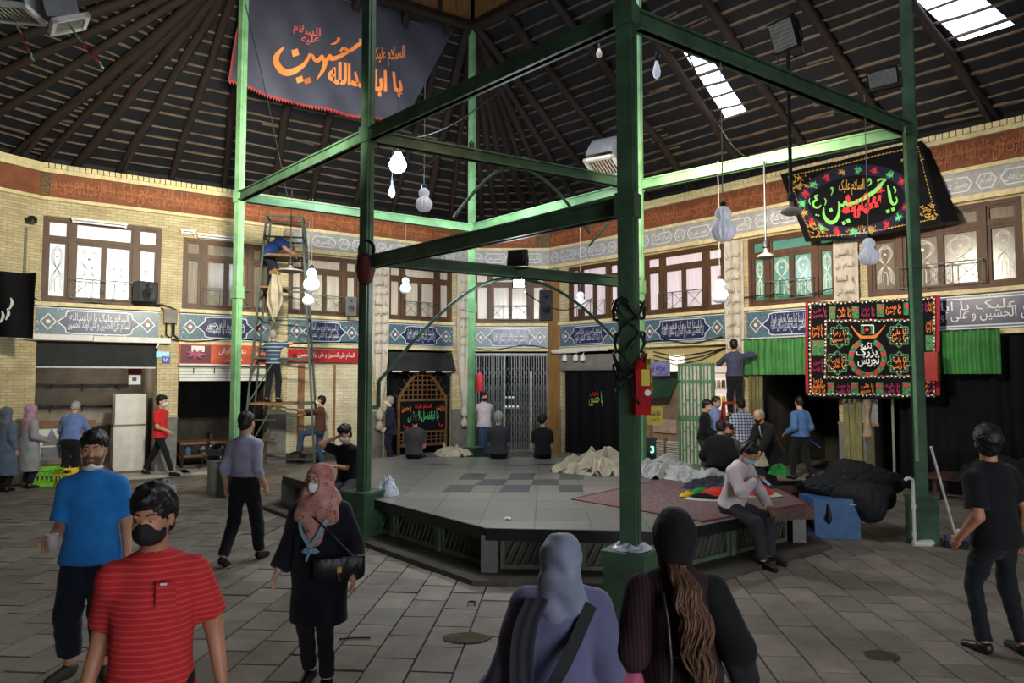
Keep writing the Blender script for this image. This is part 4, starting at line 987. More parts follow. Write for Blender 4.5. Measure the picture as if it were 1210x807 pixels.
# nearest: red striped tee, black mask
p = Vector((-1.52, 2.95, 0))
j = person('young man in red striped T-shirt and black face mask walking towards the camera', p, deg(12), 1.665, .0093, rh=(-.27, .0, .88), lh=(.28, .06, .88), rf=(-.1, -.12), lf=(.1, .15), head=(-14, 4, 0), twist=-6, build=1.0,
           skin=SKIN2, top=dict(m=cred, sleeve='s', hem=.14, slen=.80, loose=.012, folds=.005, collar=cloth('red_neckband', (170, 36, 40))), bottom=dict(m=cdark), hair=HAIRK, hairlen=.011, mask=(MASKK, 'on'))
pk = MB(); pk.grid(lambda a, b: j['chest']+j['rt']*(.045+.075*a)*1+j['fwd']*(.139-.012*a)+j['up']*(.09-.10*b), 4, 4); pk.build('chest_pocket', cred, j['P'], smooth=60)
MB().box((-.012, -.002, -.004), (.012, .002, .004)).build('pocket_badge', WHITEM, j['P'], Matrix.Translation(j['chest']+j['rt']*.075+j['fwd']*.143+j['up']*.085))
# blue polo, mask under chin, plastic cup in hand
p = onz(103, 799)
j = person('man in bright blue short-sleeved shirt, white mask under his chin, holding plastic cup', p, deg(14), 1.73, .0093, rh=(-.17, -.26, 1.06), lh=(.25, -.04, .87), rf=(-.13, .02), lf=(.12, -.03), rfoot=(-.5, -1, -.2), lfoot=(.45, -1, -.2), head=(8, 2, 0), build=1.0, skin=SKIN,
           top=dict(m=cblue, sleeve='s', hem=.12, slen=.85, loose=.022, collar=cblue), bottom=dict(m=cnavy, loose=.035, length=.80), hair=HAIRK, hairlen=.004, mask=(MASKW, 'chin'), beard=STUB, shoes=mat('brown_sandal', (70, 60, 52), .6), rcurl=.75)
BLUEMAN = j
# lavender shirt from behind
p = onz(287, 665)
person('man with grey lavender shirt and black trousers walking away past the litter bin', p, deg(168), 1.73, .010, rh=(-.22, -.08, .89), lh=(.22, .04, .88), rf=(-.09, -.22), lf=(.09, .24, .04), lfoot=(.15, -1, -.7), head=(0, 4, 0), build=.98, skin=SKIN,
       top=dict(m=clav, sleeve='r', hem=-.07, loose=.02, collar=clav, folds=.006), bottom=dict(m=cdark, loose=.02), hair=HAIRK, face=False)
# woman with flowered scarf
FLOR = mat('flowered_scarf', (196, 152, 144), .8, .1, 9, .1, col2=(150, 92, 84), chips=(24, .57, (150, 70, 44)), spec=.2)
SKYB = cloth('pale_blue_border', (120, 158, 172)); CBLK = cloth('black_manteau', (20, 22, 32))
p = onz(376, 808)
j = person('woman in black knee-length coat with flowered headscarf, glasses, white mask and black bag', p, deg(-6), 1.52, .0093, rh=(-.33, -.06, .91), lh=(.32, -.10, .92), rf=(-.1, .05), lf=(.1, -.1), head=(-18, 2, 0), build=1.12, skin=SKIN3,
           top=dict(m=CBLK, sleeve='l', hem=.44, wide=.235, loose=.03, cuff=.022, folds=.005), bottom=dict(m=cdark, loose=.012), scarf=dict(m=FLOR, front=.10, folds=.004), mask=(MASKW, 'on'), glasses=True, hair=None, shoes=SHOEK)
ch, f_, u_, r_ = j['chest'], j['fwd'], j['up'], j['rt']
for sx in (-1, 1):
    q = [j['nb']+r_*sx*.125+f_*.075-u_*.06, ch+r_*sx*.085+f_*.16-u_*.02, ch+r_*sx*.012+f_*.172-u_*.14]
    b_ = MB(); b_.grid(lambda a, b: Vector(crom([tuple(x) for x in q], 6)[int(a*12)])+f_*.012+(r_*sx*-.012+u_*.01)*b*1.8, 12, 2); b_.build('scarf_border', SKYB, j['P'], smooth=60)
kn = MB(); c0 = ch+f_*.18-u_*.155
kn.lathe([(0, -.018), (.016, -.01), (.018, .006), (0, .018)], 10, c0)
for sx in (-1, 1): kn.tube([c0, c0+r_*sx*.03+u_*.012, c0+r_*sx*.055-u_*.004, c0+r_*sx*.03-u_*.012, c0], [.006, .014, .012, .012, .006], 8)
kn.tube([c0, c0-r_*.022-u_*.04, c0-r_*.028-u_*.07], [.007, .012, .008], 8); kn.build('scarf_knot', SKYB, j['P'], smooth=60)
# bag with strap (carried: its own thing)
BAGK = mat('black_leather', (22, 22, 24), .4, .15, 14, .2); BRASS = mat('brass', (200, 160, 80), .3, .1, 10, 0, metal=.9)
Mw = j['M']; bg = thing('handbag', 'black quilted leather crossbody bag hanging at coated woman\'s hip', 'handbag', M=Mw @ Matrix.Translation(j['pel']+r_*.185+f_*.13+u_*.02) @ RZ(deg(25)))
v = Vol((-.16, -.08, -.13), (.16, .08, .12), .007); v.cone((-.10, 0, 0), (.10, 0, 0), .10, .10, .02, sq=((0, 1, 0), 2.4)); v.plane((0, 0, .075), (0, 0, 1)); v.build('bag_body', BAGK, bg, folds=.002, fscale=40)
v = Vol((-.16, -.08, -.13), (.16, .08, .12), .007); v.cone((-.10, 0, .012), (.10, 0, .012), .104, .104, .02, sq=((0, 1, 0), 2.2)); v.plane((0, 0, .078), (0, 0, 1)); v.plane((0, 0, -.02), (0, 0, -1)); v.build('flap', BAGK, bg, folds=.002, fscale=40)
MB().box((-.015, -.058, -.02), (.015, -.046, .02)).tube([(-.01, -.055, -.02), (-.004, -.06, -.05), (.006, -.058, -.075)], .004, 6).build('clasp', BRASS, bg)
inv = bg.matrix_basis.inverted() @ Mw
MB().tube([inv @ x for x in (j['pel']+r_*.28+f_*.10+u_*.09, ch+r_*.10+f_*.17, j['nb']-r_*.10+f_*.10-u_*.02, j['nb']-r_*.13-f_*.06-u_*.02, j['pel']+r_*.10-f_*.17+u_*.1)], .008, 6).build('strap', BAGK, bg, smooth=60)
# two women from behind, arm in arm
GREYSC = mat('grey_blue_scarf', (126, 132, 150), .75, .1, 6, .12, col2=(96, 98, 118), sheen=.2); LILAC = cloth('grey_lilac_tunic', (92, 92, 122), .1, .2, sheen=.2)
p = Vector((.218, 3.08, 0))
j = person('woman seen from behind in grey headscarf and wide grey-lilac tunic with black strap', p, deg(182), 1.445, .0093, rh=(-.27, -.04, .89), lh=(.32, -.05, .90), head=(4, 0, 0), build=1.12, skin=SKIN3, face=False,
           top=dict(m=LILAC, sleeve='l', hem=.55, wide=.30, loose=.05, cuff=.06, folds=.009, fscale=9), bottom=dict(m=cdark), scarf=dict(m=GREYSC, folds=.009, back=.03))
ch, f_, u_, r_, nb = j['chest'], j['fwd'], j['up'], j['rt'], j['nb']
SHAWL = cloth('dark_grey_shawl', (40, 40, 46), .15, .3)
sw = MB(); pts = [nb+r_*.115-f_*.11+u_*.0, ch+r_*.17-f_*.165+u_*.04, ch+r_*.185-f_*.19-u_*.12, j['pel']+r_*.17-f_*.22-u_*.05, j['pel']+r_*.16-f_*.24-u_*.25]
cc = crom([tuple(x) for x in pts], 6); sw.grid(lambda a, b: Vector(cc[int(b*24)])+r_*((a-.5)*.10)+f_*(-.006*math.sin(a*14)-.012), 10, 24); sw.build('shawl_end', SHAWL, j['P'], smooth=60)
st = MB(); a0, a1 = nb-r_*.12-f_*.085-u_*.035, j['pel']+r_*.15-f_*.215-u_*.02; am = (a0+a1)/2-f_*.055
cs_ = crom([tuple(a0), tuple(am), tuple(a1)], 10); sd = (a1-a0).cross(f_).normalized()
st.grid(lambda a, b: Vector(cs_[int(b*20)])+sd*((a-.5)*.055)-f_*.012, 2, 20); st.build('bag_strap', mat('black_webbing', (20, 20, 22), .8, .1, 30, .2), j['P'], smooth=60)
KNIT = cloth('black_knit_hood', (16, 16, 18), .2, .5, bscale=140); MARO = striped('dark_maroon_ribbed_knit', (52, 34, 36), (36, 24, 26), 55, 0, .5)
p = Vector((.725, 3.08, 0))
j = person('woman seen from behind in black knit hood with long wavy brown ponytail', p, deg(180), 1.53, .0093, rh=(-.36, -.04, .92), lh=(.26, -.08, .92), build=1.08, skin=SKIN3, face=False, head=(-4, 0, 0),
           top=dict(m=MARO, sleeve='n', hem=.5, wide=.25, loose=.03, folds=.006), bottom=dict(m=cdark))
S_ = j['s']; P_ = j['P']; r_, f_, u_, nb, pel = j['rt'], j['fwd'], j['up'], j['nb'], j['pel']
v = Vol(np.array(j['hd'](0, 0, 0))-.26, np.array(j['hd'](0, 0, 0))+.2, .0093); c_ = j['hd'](0, -.02, .02); v.ell(c_, (.092, .112, .122), 0); v.cone(c_, j['hd'](0, -.01, -.12), .086, .076, .03); v.build('hood', KNIT, P_, folds=.002, fscale=50)
SLV = cloth('black_sleeve', (15, 15, 18))
for el, wr, sh in (('elR', 'wrR', 'shR'), ('elL', 'wrL', 'shL')):
    a, b, c = j[sh], j[el], j[wr]; q = np.array([a, b, c]); v = Vol(q.min(0)-.16, q.max(0)+.16, .009)
    v.cone(a, b, .080, .072, .03); v.cone(b, c, .072, .062, .03, cut='b'); v.build('sleeve', SLV if sh == 'shR' else MARO, P_, folds=.005, fscale=12)
pt = [j['hd'](0, -.105, -.11), nb-f_*.16-u_*.04-r_*.012, j['chest']-f_*.20-r_*.03, pel-f_*.22+u_*.14-r_*.055, pel-f_*.225-r_*.065+u_*.02]
rng = random.Random(3); hm = MB()
for q in range(90):
    a = rng.uniform(0, 2*PI); rr = math.sqrt(rng.random()); ph = rng.uniform(0, 6)
    ctl = []
    for i_, x in enumerate(pt):
        wd = (.03, .055, .062, .055, .02)[i_]; ctl.append(tuple(x+r_*(wd*rr*math.cos(a)+.016*math.sin(ph*.3+i_*2.6))+f_*(-.02*rr*math.sin(a)-.008*math.cos(ph+i_*2))))
    L_ = rng.randint(18, 24); cr_ = [Vector(x) for x in crom(ctl, 6)][:L_+1]; cr_ = [x+r_*(.013*math.sin(n_*.85+ph*.5)*min(1, n_/6))-f_*(.010*math.cos(n_*.85+ph*.7)*min(1, n_/6)) for n_, x in enumerate(cr_)]; hm.tube(cr_, [.0095*(1-.55*(t_/len(cr_))) for t_ in range(len(cr_))], 5)
hm.build('ponytail', HAIRB, P_, smooth=60)
MB().tube([j['hd'](.03, -.112, -.115), j['hd'](0, -.125, -.118), j['hd'](-.03, -.112, -.115)], .012, 8).build('hair_tie', BLACKM, P_, smooth=60)
MB().tube([nb-f_*.115-u_*.05+r_*.08, j['chest']-f_*.175+r_*.075, pel-f_*.20+u_*.16+r_*.07, pel-f_*.205-u_*.06+r_*.075], .010, 6).tube([pel-f_*.20+u_*.17+r_*.07, pel-f_*.20+u_*.17-r_*.07], .006, 6).build('bag_strap', BAGK, P_, smooth=60)
pp = Vector((.50, 3.0, .80)); t = thing('pink_purse', 'soft pink purse held between the two women seen from behind', 'purse', tuple(pp)); v = Vol((-.12, -.1, -.14), (.12, .1, .14), .008); v.ell((0, 0, 0), (.075, .05, .10), .02); v.ell((0, 0, .06), (.05, .04, .06), .03); v.build('purse_body', cloth('rose_pink', (176, 84, 116)), t, folds=.006, fscale=30); MB().tube([(-.04, 0, .1), (0, 0, .16), (.04, 0, .1)], .008, 6).build('handle', BAGK, t, smooth=60)
# black T-shirt man at the right edge, looking up
p = onz(1182, 772)
j = person('man in black T-shirt and black jeans standing with his back turned, looking up', p, deg(196), 1.75, .0085, side=.09, rh=(-.25, .02, .89), lh=(.25, -.10, .89), rf=(-.13, .06), lf=(.12, -.05), rfoot=(-.35, -1, -.2), head=(-38, -16, 0), build=1.08, skin=SKIN2,
           top=dict(m=ctee, sleeve='s', hem=.11, slen=.8, loose=.014), bottom=dict(m=cdark, loose=.006, folds=.004), hair=HAIRK, hairlen=.012, beard=BEARD)
MB().tube([j['hd'](-.085, .0, .10), j['hd'](-.05, .055, .128), j['hd'](0, .07, .134), j['hd'](.05, .055, .128), j['hd'](.085, 0, .10)], .006, 6).build('sunglasses', BLACKM, j['P'])
# seated man with phone
j = person('man in white shirt and grey trousers sitting on platform edge looking at his phone', (2.64, 8.28, 0), deg(38), 1.72, .0095, pelvis=(0, 0, .66), lean=.28, head=(6, 34, 0), rf=(-.12, -.50), lf=(.14, -.42), rh=(-.02, -.34, .98), lh=(.12, -.42, .66), rpole=(-.8, .3, -.4), lpole=(.8, .5, -.2), rfoot=(-.2, -1, -.2), lfoot=(.2, -1, -.2),
           skin=SKIN, top=dict(m=cwhite, sleeve='l', hem=.02, loose=.02, collar=cwhite, folds=.006), bottom=dict(m=cgrey, loose=.02), hair=HAIRK, mask=(MASKB, 'on'), glasses=True, rcurl=.9)
ph = j['M'] @ (j['wrR']+Vector((.05, -.09, -.01)))
f0 = MB(); f0.box((-.036, -.075, -.005), (.036, .075, .005)); o = f0.build('mobile_phone', BLACKM, None, Matrix.Translation(ph) @ RZ(deg(38)) @ RX(deg(35)), label='black mobile phone held by the seated man in white shirt', category='phone')
MB().box((-.032, -.068, .005), (.032, .068, .0062)).build('screen', glow('phone_screen', (120, 140, 160), .25), o)
MB().box((.018, .05, -.0093), (.03, .068, -.005)).build('lens_bump', DSTEEL, o)
# walker in red
p = onz(188, 564)
person('young man in plain red T-shirt and blue mask walking past the shops', p, deg(88), 1.74, .012, rf=(-.08, -.36), lf=(.08, .38, .03), lfoot=(0, -1, -.6), rh=(-.2, -.28, 1.02), lh=(.2, .12, .95), head=(0, 2, 0), top=dict(m=cloth('plain_red', (196, 40, 44)), sleeve='s', hem=.08), bottom=dict(m=cdark, loose=.004), hair=HAIRK, hairlen=.008, mask=(MASKB, 'on'), shoes=SHOEK)
# women at the far left
p = onz(33, 577)
person('woman in long pale grey coat with pink-mauve headscarf by the shop counter', p, deg(150), 1.62, .012, rh=(-.24, -.2, 1.0), lh=(.3, -.16, .95), top=dict(m=cloth('pale_grey_coat', (142, 142, 144)), sleeve='l', hem=.58, wide=.27, loose=.03, folds=.006), bottom=dict(m=cnavy), scarf=dict(m=cloth('mauve_scarf', (158, 120, 140)), back=.22), face=False)
p = onz(4, 581)
person('woman in long slate-blue coat and dark scarf at the frame edge', p, deg(170), 1.58, .013, top=dict(m=cloth('slate_coat', (84, 98, 118)), sleeve='l', hem=.6, wide=.27, loose=.03, folds=.006), bottom=dict(m=cdark), scarf=dict(m=cloth('slate_scarf', (88, 90, 104)), back=.22), face=False)
person('grey-haired man in blue shirt bending over the shop counter', (-8.99, 14.0, 0), deg(195), 1.68, .013, lean=.32, head=(0, 14, 0), rh=(-.3, -.45, .98), lh=(.3, -.45, .98), top=dict(m=cloth('mid_blue_shirt', (98, 116, 166)), sleeve='l', hem=.05, loose=.02), bottom=dict(m=cdark), hair=HAIRG, face=False)
# on and by the scaffold
SCX, SCY = at(333, 540, 16.2).xy
zs = 4.28
person('man in blue polo bending over on top of the scaffold tower', (SCX-.28, SCY, 0), deg(78), 1.7, .012, z=zs, lean=.95, pelvis=(0, .16, .90), head=(0, 10, 0), rh=(-.12, -.62, .78), lh=(.14, -.66, .70), rf=(-.1, .02), lf=(.1, .06), top=dict(m=cloth('royal_blue_polo', (42, 72, 138)), sleeve='s', hem=.04, loose=.018), bottom=dict(m=cnavy), hair=HAIRG, baldtop=True, skin=SKIN)
person('man in striped shirt climbing the scaffold with arms stretched out', (SCX-.10, SCY-.42, 0), deg(176), 1.64, .012, z=1.60, rh=(-.36, -.36, 1.50), lh=(.34, -.38, 1.32), head=(0, -12, 0), rf=(-.14, 0), lf=(.14, 0), top=dict(m=striped('blue_grey_stripes', (58, 72, 96), (150, 160, 172), 11, 2, .74), sleeve='s', hem=.02), bottom=dict(m=cdark), hair=HAIRG, baldtop=False, face=False)
p = at(378, 545, 16.6)
person('man in brown shirt and jeans with one foot up, gripping the scaffold', (p.x, p.y, 0), deg(-80), 1.70, .012, rh=(-.10, -.56, 1.28), lh=(.12, -.62, 1.44), rf=(-.08, .05), lf=(.10, -.52, .34), head=(0, -8, 0), top=dict(m=cbrown, sleeve='r', hem=.05), bottom=dict(m=cjeans), hair=HAIRK, mask=(MASKW, 'on'), shoes=SHOEK)
# seated and standing around the platform
person('seated man in black T-shirt with white mask holding phone to his ear', (-2.42, 10.22, 0), deg(-14), 1.72, .011, pelvis=(0, 0, .66), lean=.12, head=(-10, 12, 8), rf=(-.12, -.44), lf=(.12, -.44), rh=(-.155, -.10, 1.30), lh=(-.02, -.36, .90), rpole=(-.8, -.5, -.6), top=dict(m=ctee, sleeve='s', hem=.02), bottom=dict(m=cgrey), hair=HAIRK, hairlen=.01, mask=(MASKW, 'on'), skin=SKIN)
p = at(461, 540, 17.6)
OLD = person('old grey-haired man in dark navy suit leaning on a walking cane', (p.x, p.y, 0), deg(-72), 1.66, .013, lean=.06, head=(-12, -6, 0), lh=(.22, -.16, .92), rh=(-.2, -.10, .95), top=dict(m=cnsuit, sleeve='l', hem=.22, loose=.03, open=WHITEM), bottom=dict(m=cnsuit), hair=HAIRG, mask=(MASKW, 'on'), skin=SKIN3)
sit = dict(pelvis=(0, 0, .66), rf=(-.12, -.42), lf=(.12, -.42), face=False)
person('man in dark grey shirt sitting with his back turned, before the pointed wooden arch', (at(490, 535, 13.95).x, 13.88, 0), deg(176), 1.68, .013, lean=.10, head=(10, 0, 0), rh=(-.15, -.32, .80), lh=(.15, -.32, .80), top=dict(m=cgtee, sleeve='s', hem=.04), bottom=dict(m=cdark), hair=HAIRK, skin=SKIN, **sit)
person('grey-haired man in charcoal shirt sitting on platform edge before the folding gate', (at(589, 535, 13.95).x, 13.88, 0), deg(182), 1.74, .013, lean=.05, head=(-6, 0, 0), rh=(-.12, -.34, .80), lh=(.12, -.34, .80), top=dict(m=cloth('charcoal_shirt', (50, 50, 54)), sleeve='s', hem=.04, loose=.02), bottom=dict(m=cdark), hair=HAIRG, skin=SKIN3, build=1.05, **sit)
person('man in black shirt sitting on platform edge with head turned aside', (at(641, 535, 13.95).x, 13.88, 0), deg(180), 1.68, .013, lean=.06, head=(-40, 6, 0), rh=(-.14, -.32, .80), lh=(.14, -.32, .80), top=dict(m=ctee, sleeve='s', hem=.04), bottom=dict(m=cdark), hair=HAIRK, skin=SKIN, **sit)
p = at(572, 520, 18.7)
person('man in white shirt and blue jeans with black mask standing by folding gate', (p.x, p.y, 0), deg(8), 1.74, .013, rh=(-.14, .12, .98), lh=(.16, .12, .98), rf=(-.04, -.1), lf=(.1, 0), head=(10, 10, 0), top=dict(m=cloth('loose_white_shirt', (196, 186, 190)), sleeve='s', hem=.12, loose=.016), bottom=dict(m=cjeans), hair=HAIRK, mask=(MASKK, 'on'))
# the group by the ladder
LADX, LADY = at(862, 480, 15.05).xy
person('man in dark blue checked shirt standing on the red stepladder, back turned', (LADX+.12, LADY, 0), deg(165), 1.70, .013, z=1.28, rh=(-.34, -.34, 1.46), lh=(.26, -.40, 1.30), head=(-8, -10, 0), top=dict(m=cloth('slate_blue_shirt', (62, 64, 86)), sleeve='l', hem=.02), bottom=dict(m=cdark), hair=HAIRK, face=False)
p = at(832, 540, 14.45); person('man in black shirt and pale mask facing the stepladder', (p.x, p.y, 0), deg(60), 1.68, .013, lean=.08, rh=(-.12, -.28, 1.0), lh=(.15, -.28, 1.0), head=(0, 12, 0), top=dict(m=ctee, sleeve='l', hem=.06), bottom=dict(m=cgrey), hair=HAIRK, mask=(mat('pale_green_mask', (150, 176, 164), .8), 'on'), skin=SKIN)
p = at(846, 540, 15.25); person('man in light blue shirt and blue mask behind the red stepladder', (p.x, p.y, 0), deg(20), 1.72, .013, head=(10, 12, 0), top=dict(m=cloth('light_blue_shirt', (120, 140, 190)), sleeve='l', hem=.05), bottom=dict(m=cdark), hair=HAIRK, mask=(mat('vivid_blue_mask', (86, 150, 214), .8), 'on'))
p = at(877, 540, 13.8); person('man in blue and white checked shirt standing with his back turned', (p.x, p.y, 0), deg(184), 1.72, .012, head=(0, 14, 0), rh=(-.2, -.2, 1.0), lh=(.2, -.2, 1.0), top=dict(m=striped('blue_white_check', (196, 204, 220), (44, 60, 104), 17, (0, 2), .5), sleeve='s', hem=.10, loose=.02), bottom=dict(m=cdark), hair=HAIRK, face=False)
person('person in black jacket and black cap sitting with back turned on the platform', (3.62, 12.05, 0), deg(150), 1.70, .012, pelvis=(0, 0, .64), lean=.25, rf=(-.12, -.42), lf=(.12, -.42), rh=(-.24, -.3, .8), lh=(.24, -.3, .8), head=(0, 10, 0), top=dict(m=csuit, sleeve='l', hem=.04, loose=.05), bottom=dict(m=cdark), hair=HAIRK, cap=cloth('black_cap', (30, 30, 34)), face=False)
p = at(862, 540, 13.05); person('bearded man half hidden behind the person in black cap', (p.x, p.y, 0), deg(-18), 1.70, .012, pelvis=(0, 0, .50), lean=.05, rf=(-.12, -.40), lf=(.12, -.40), head=(-10, 6, 0), top=dict(m=cgtee, sleeve='l', hem=.03), bottom=dict(m=cdark), hair=HAIRK, beard=BEARD, skin=SKIN2)
p = at(908, 560, 12.7); person('bald old man in black suit and black mask stooping over the bundles', (p.x, p.y, 0), deg(-62), 1.66, .012, lean=.50, pelvis=(0, .1, .92), head=(-6, 10, 0), rh=(-.15, -.42, .80), lh=(.18, -.42, .86), top=dict(m=csuit, sleeve='l', hem=.18, loose=.03, open=cloth('pale_shirt', (160, 180, 196))), bottom=dict(m=csuit), hair=HAIRG, baldtop=True, mask=(MASKK, 'on'))
p = onz(947, 567); BLU2 = person('man in blue long-sleeved shirt walking into the dark doorway', (p.x, p.y, 0), deg(200), 1.74, .012, rh=(-.24, -.16, .98), lh=(.26, -.12, 1.0), rf=(-.1, .2, .03), lf=(.1, -.15), head=(-14, 8, 0), top=dict(m=cloth('steel_blue_shirt', (74, 110, 160)), sleeve='l', hem=.03, loose=.02), bottom=dict(m=cdark), hair=HAIRK, face=False)
# ------------------------------------------------------------------ ground floor: rooms behind the openings, shutters, gates
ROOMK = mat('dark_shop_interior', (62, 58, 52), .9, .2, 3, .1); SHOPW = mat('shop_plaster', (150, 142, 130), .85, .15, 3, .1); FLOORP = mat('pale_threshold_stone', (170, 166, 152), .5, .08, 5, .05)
AWN = mat('black_awning_sheet', (34, 36, 36), .8, .2, 4, .1); WOODL = mat('plain_wood', (128, 92, 60), .65, .2, 5, .15)
def room(wall, u0, u1, depth, m, z1=2.92, n=1):
    o = thing('wall_alcove_%d' % n, None, None, M=wall.M @ T(u0, 0, 0), kind='structure'); w = u1-u0
    MB().box((-.1, depth, 0), (w+.1, depth+.1, z1)).build('back_plaster', m, o); MB().box((-.1, .4, 0), (0, depth, z1)).build('side_plaster', m, o); MB().box((w, .4, 0), (w+.1, depth, z1)).build('side_plaster', m, o)
    MB().box((-.1, .4, z1), (w+.1, depth, z1+.1)).build('soffit', m, o); MB().box((-.1, .0, -.05), (w+.1, depth, .02)).build('alcove_floor', PLASTER, o); return o
rooms = []
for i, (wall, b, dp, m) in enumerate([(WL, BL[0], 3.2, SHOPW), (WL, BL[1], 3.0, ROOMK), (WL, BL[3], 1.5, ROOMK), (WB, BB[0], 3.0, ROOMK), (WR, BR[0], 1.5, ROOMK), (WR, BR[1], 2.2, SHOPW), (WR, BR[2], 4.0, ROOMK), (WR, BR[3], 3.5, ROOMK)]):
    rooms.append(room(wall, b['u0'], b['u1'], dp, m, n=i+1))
def wthing(wall, name, label, cat, u, y=0, z=0, group=None): return thing(name, label, cat, M=wall.M @ T(u, y, z), group=group)
# --- first shop (left): half-lowered dark sheet, white ledge, shelves, cabinet, counter board, crates
b = BL[0]; w = b['u1']-b['u0']
t = wthing(WL, 'roller_shutter', 'half-lowered black roller sheet over the empty shop opening', 'shutter', b['u0'], .05, 2.36)
MB().box((0, 0, .03), (w, .05, .58)).build('sheet', AWN, t); MB().box((0, -.015, 0), (w, .06, .035)).build('bottom_rail', STEEL, t); MB().box((-.03, -.02, 0), (.03, .07, .58)).box((w-.03, -.02, 0), (w+.03, .07, .58)).build('guide', DSTEEL, t)
t = wthing(WL, 'ledge_box', 'long white metal ledge box above the half-lowered shutter', 'ledge', WL.u(14), -.16, 2.94)
L_ = WL.u(200)-WL.u(14); MB().box((0, 0, 0), (L_*.48, .14, .12)).build('ledge_cover', WHITEM, t); MB().box((L_*.485, 0, -.01), (L_, .14, .11)).build('ledge_cover', WHITEM, t); MB().bar((L_*.92, .03, .0), (L_*.90, .03, -.12), .05, .03).build('bracket', WHITEM, t)
for k in range(3):
    sh = wthing(WL, 'wall_shelf', ('lowest', 'middle', 'topmost')[k]+' bare shelf board on the back wall of the empty shop', 'shelf', b['u0']+.1, 2.9, .95+.52*k, group='shop wall shelves')
    MB().box((0, 0, 0), (w*.78, .3, .035)).build('board', PLASTER, sh)
    for x in (.2, w*.38, w*.7): MB().box((x, .1, -.12), (x+.03, .3, 0)).build('bracket', DSTEEL, sh)
t = wthing(WL, 'cabinet', 'tall grey-white cabinet with two lower doors inside the empty shop', 'cabinet', b['u1']-.75, .75, .02)
MB().box((0, 0, 0), (.62, .9, 1.75)).build('carcass', WHITEM, t)
for k in range(2): d_ = MB().box((-.02, .03+.43*k, .06), (0, .43+.43*k, 1.0)).build('door', WHITEM, t); MB().box((-.035, .36+.1*k, .5), (-.02, .38+.1*k, .62)).build('handle', STEEL, d_)
MB().box((-.03, -.01, 1.02), (.62, .9, 1.06)).build('worktop', PLASTER, t)
t = wthing(WL, 'storage_box', 'low dark box on the floor of the empty shop', 'box', b['u1']-1.7, 1.6, .02); MB().box((0, 0, 0), (.75, .5, .36)).build('box_body', mat('dark_crate', (52, 42, 38), .8), t); MB().box((-.02, -.02, .36), (.77, .52, .42)).build('lid', BLACKM, t)
t = wthing(WL, 'strip_lamp', 'thin lit strip lamp at the ceiling of the empty shop', 'lamp', b['u0']+.9, 1.6, 2.62); MB().box((0, 0, .02), (.9, .08, .07)).build('batten_body', WHITEM, t); MB().tube([(.03, .03, 0), (.87, .03, 0)], .016, 8).build('tube', glow('warm_tube', (255, 226, 170), 3.0), t); point_light('strip_lamp_light', tuple(WL.w(b['u0']+1.3, 1.55, 2.45)), 16, (1, .9, .75), .1)
t = wthing(WL, 'notice_sheet', 'white printed sheet taped up inside the empty shop', 'notice', b['u1']-.52, .5, 2.0); MB().box((0, 0, 0), (.24, .01, .22)).build('sheet', WHITEM, t); MB().box((-.02, .0, .22), (.26, .02, .42)).build('red_card', mat('crimson_card', (120, 30, 40), .7), t); MB().box((.07, -.003, .08), (.16, 0, .16)).build('blue_print', mat('blue_print', (60, 80, 160), .7), t)
t = wthing(WL, 'threshold_slab', 'pale stone threshold slab lying before the empty shop', 'slab', WL.u(120), -.75, .0); MB().box((0, 0, 0), (1.75, .7, .05)).box((.03, .03, .05), (1.72, .67, .06)).build('slab', FLOORP, t)
t = wthing(WL, 'counter_board', 'white counter panel with wooden top rail and grey pointed cloths', 'counter', b['u0']+.08, -.35, 0)
bw = .95; MB().box((0, 0, .5), (bw, .06, 1.18)).build('panel', WHITEM, t); MB().box((-.05, -.04, 1.18), (bw+.1, .45, 1.25)).box((-.05, -.05, 1.13), (bw+.1, -.02, 1.26)).build('top_rail', WOODL, t); MB().box((0, .02, 0), (.06, .4, 1.18)).box((bw-.06, .02, 0), (bw, .4, 1.18)).build('support', WOODL, t)
GCL = cloth('grey_hanging_cloth', (126, 128, 134))
for k in range(2):
    x = .12+.40*k; MB().prism([(x, .5), (x+.30, .5), (x+.31, .75), (x+.2, 1.0), (x+.15, 1.12), (x+.1, 1.0), (x-.01, .75)], lambda a, c, q: Vector((a, q, c)), -.05, 0).build('pointed_cloth', GCL, t)
MB().box((0, -.06, .74), (bw, .0, .77)).build('ledge_strip', WHITEM, t)
def crate(px, py, col, label, sz=(.56, .36, .36)):
    p = Vector((WL.u(px, .85), -.85, 0)); x, y, z = sz; cm = mat('plastic_'+label.split()[0], col, .5, .08, 8, .05); t = wthing(WL, 'plastic_crate', label, 'crate', p.x-x/2, p.y, 0, group='vegetable crates')
    MB().box((0, 0, 0), (x, y, .03)).build('crate_floor', cm, t)
    for q, (lo, hi) in enumerate((((0, 0, 0), (x, .02, z)), ((0, y-.02, 0), (x, y, z)), ((0, 0, 0), (.02, y, z)), ((x-.02, 0, 0), (x, y, z)))):
        m = MB()
        if q < 2:
            y0, y1 = lo[1], hi[1]; m.box((0, y0, .03), (x, y1, .09)); m.box((0, y0, z-.13), (x*.32, y1, z)); m.box((x*.68, y0, z-.13), (x, y1, z)); m.box((x*.32, y0, z-.04), (x*.68, y1, z)); m.box((x*.32, y0, z-.15), (x*.68, y1, z-.11))
            for i in range(8): m.box((x*i/7*.96, y0, .05), (x*i/7*.96+.025, y1, z-.1))
        else:
            x0, x1 = lo[0], hi[0]; m.box((x0, 0, .03), (x1, y, .09)); m.box((x0, 0, z-.09), (x1, y, z))
            for i in range(5): m.box((x0, y*i/4*.95, .05), (x1, y*i/4*.95+.02, z-.06))
        m.build('crate_side', cm, t)
    return t
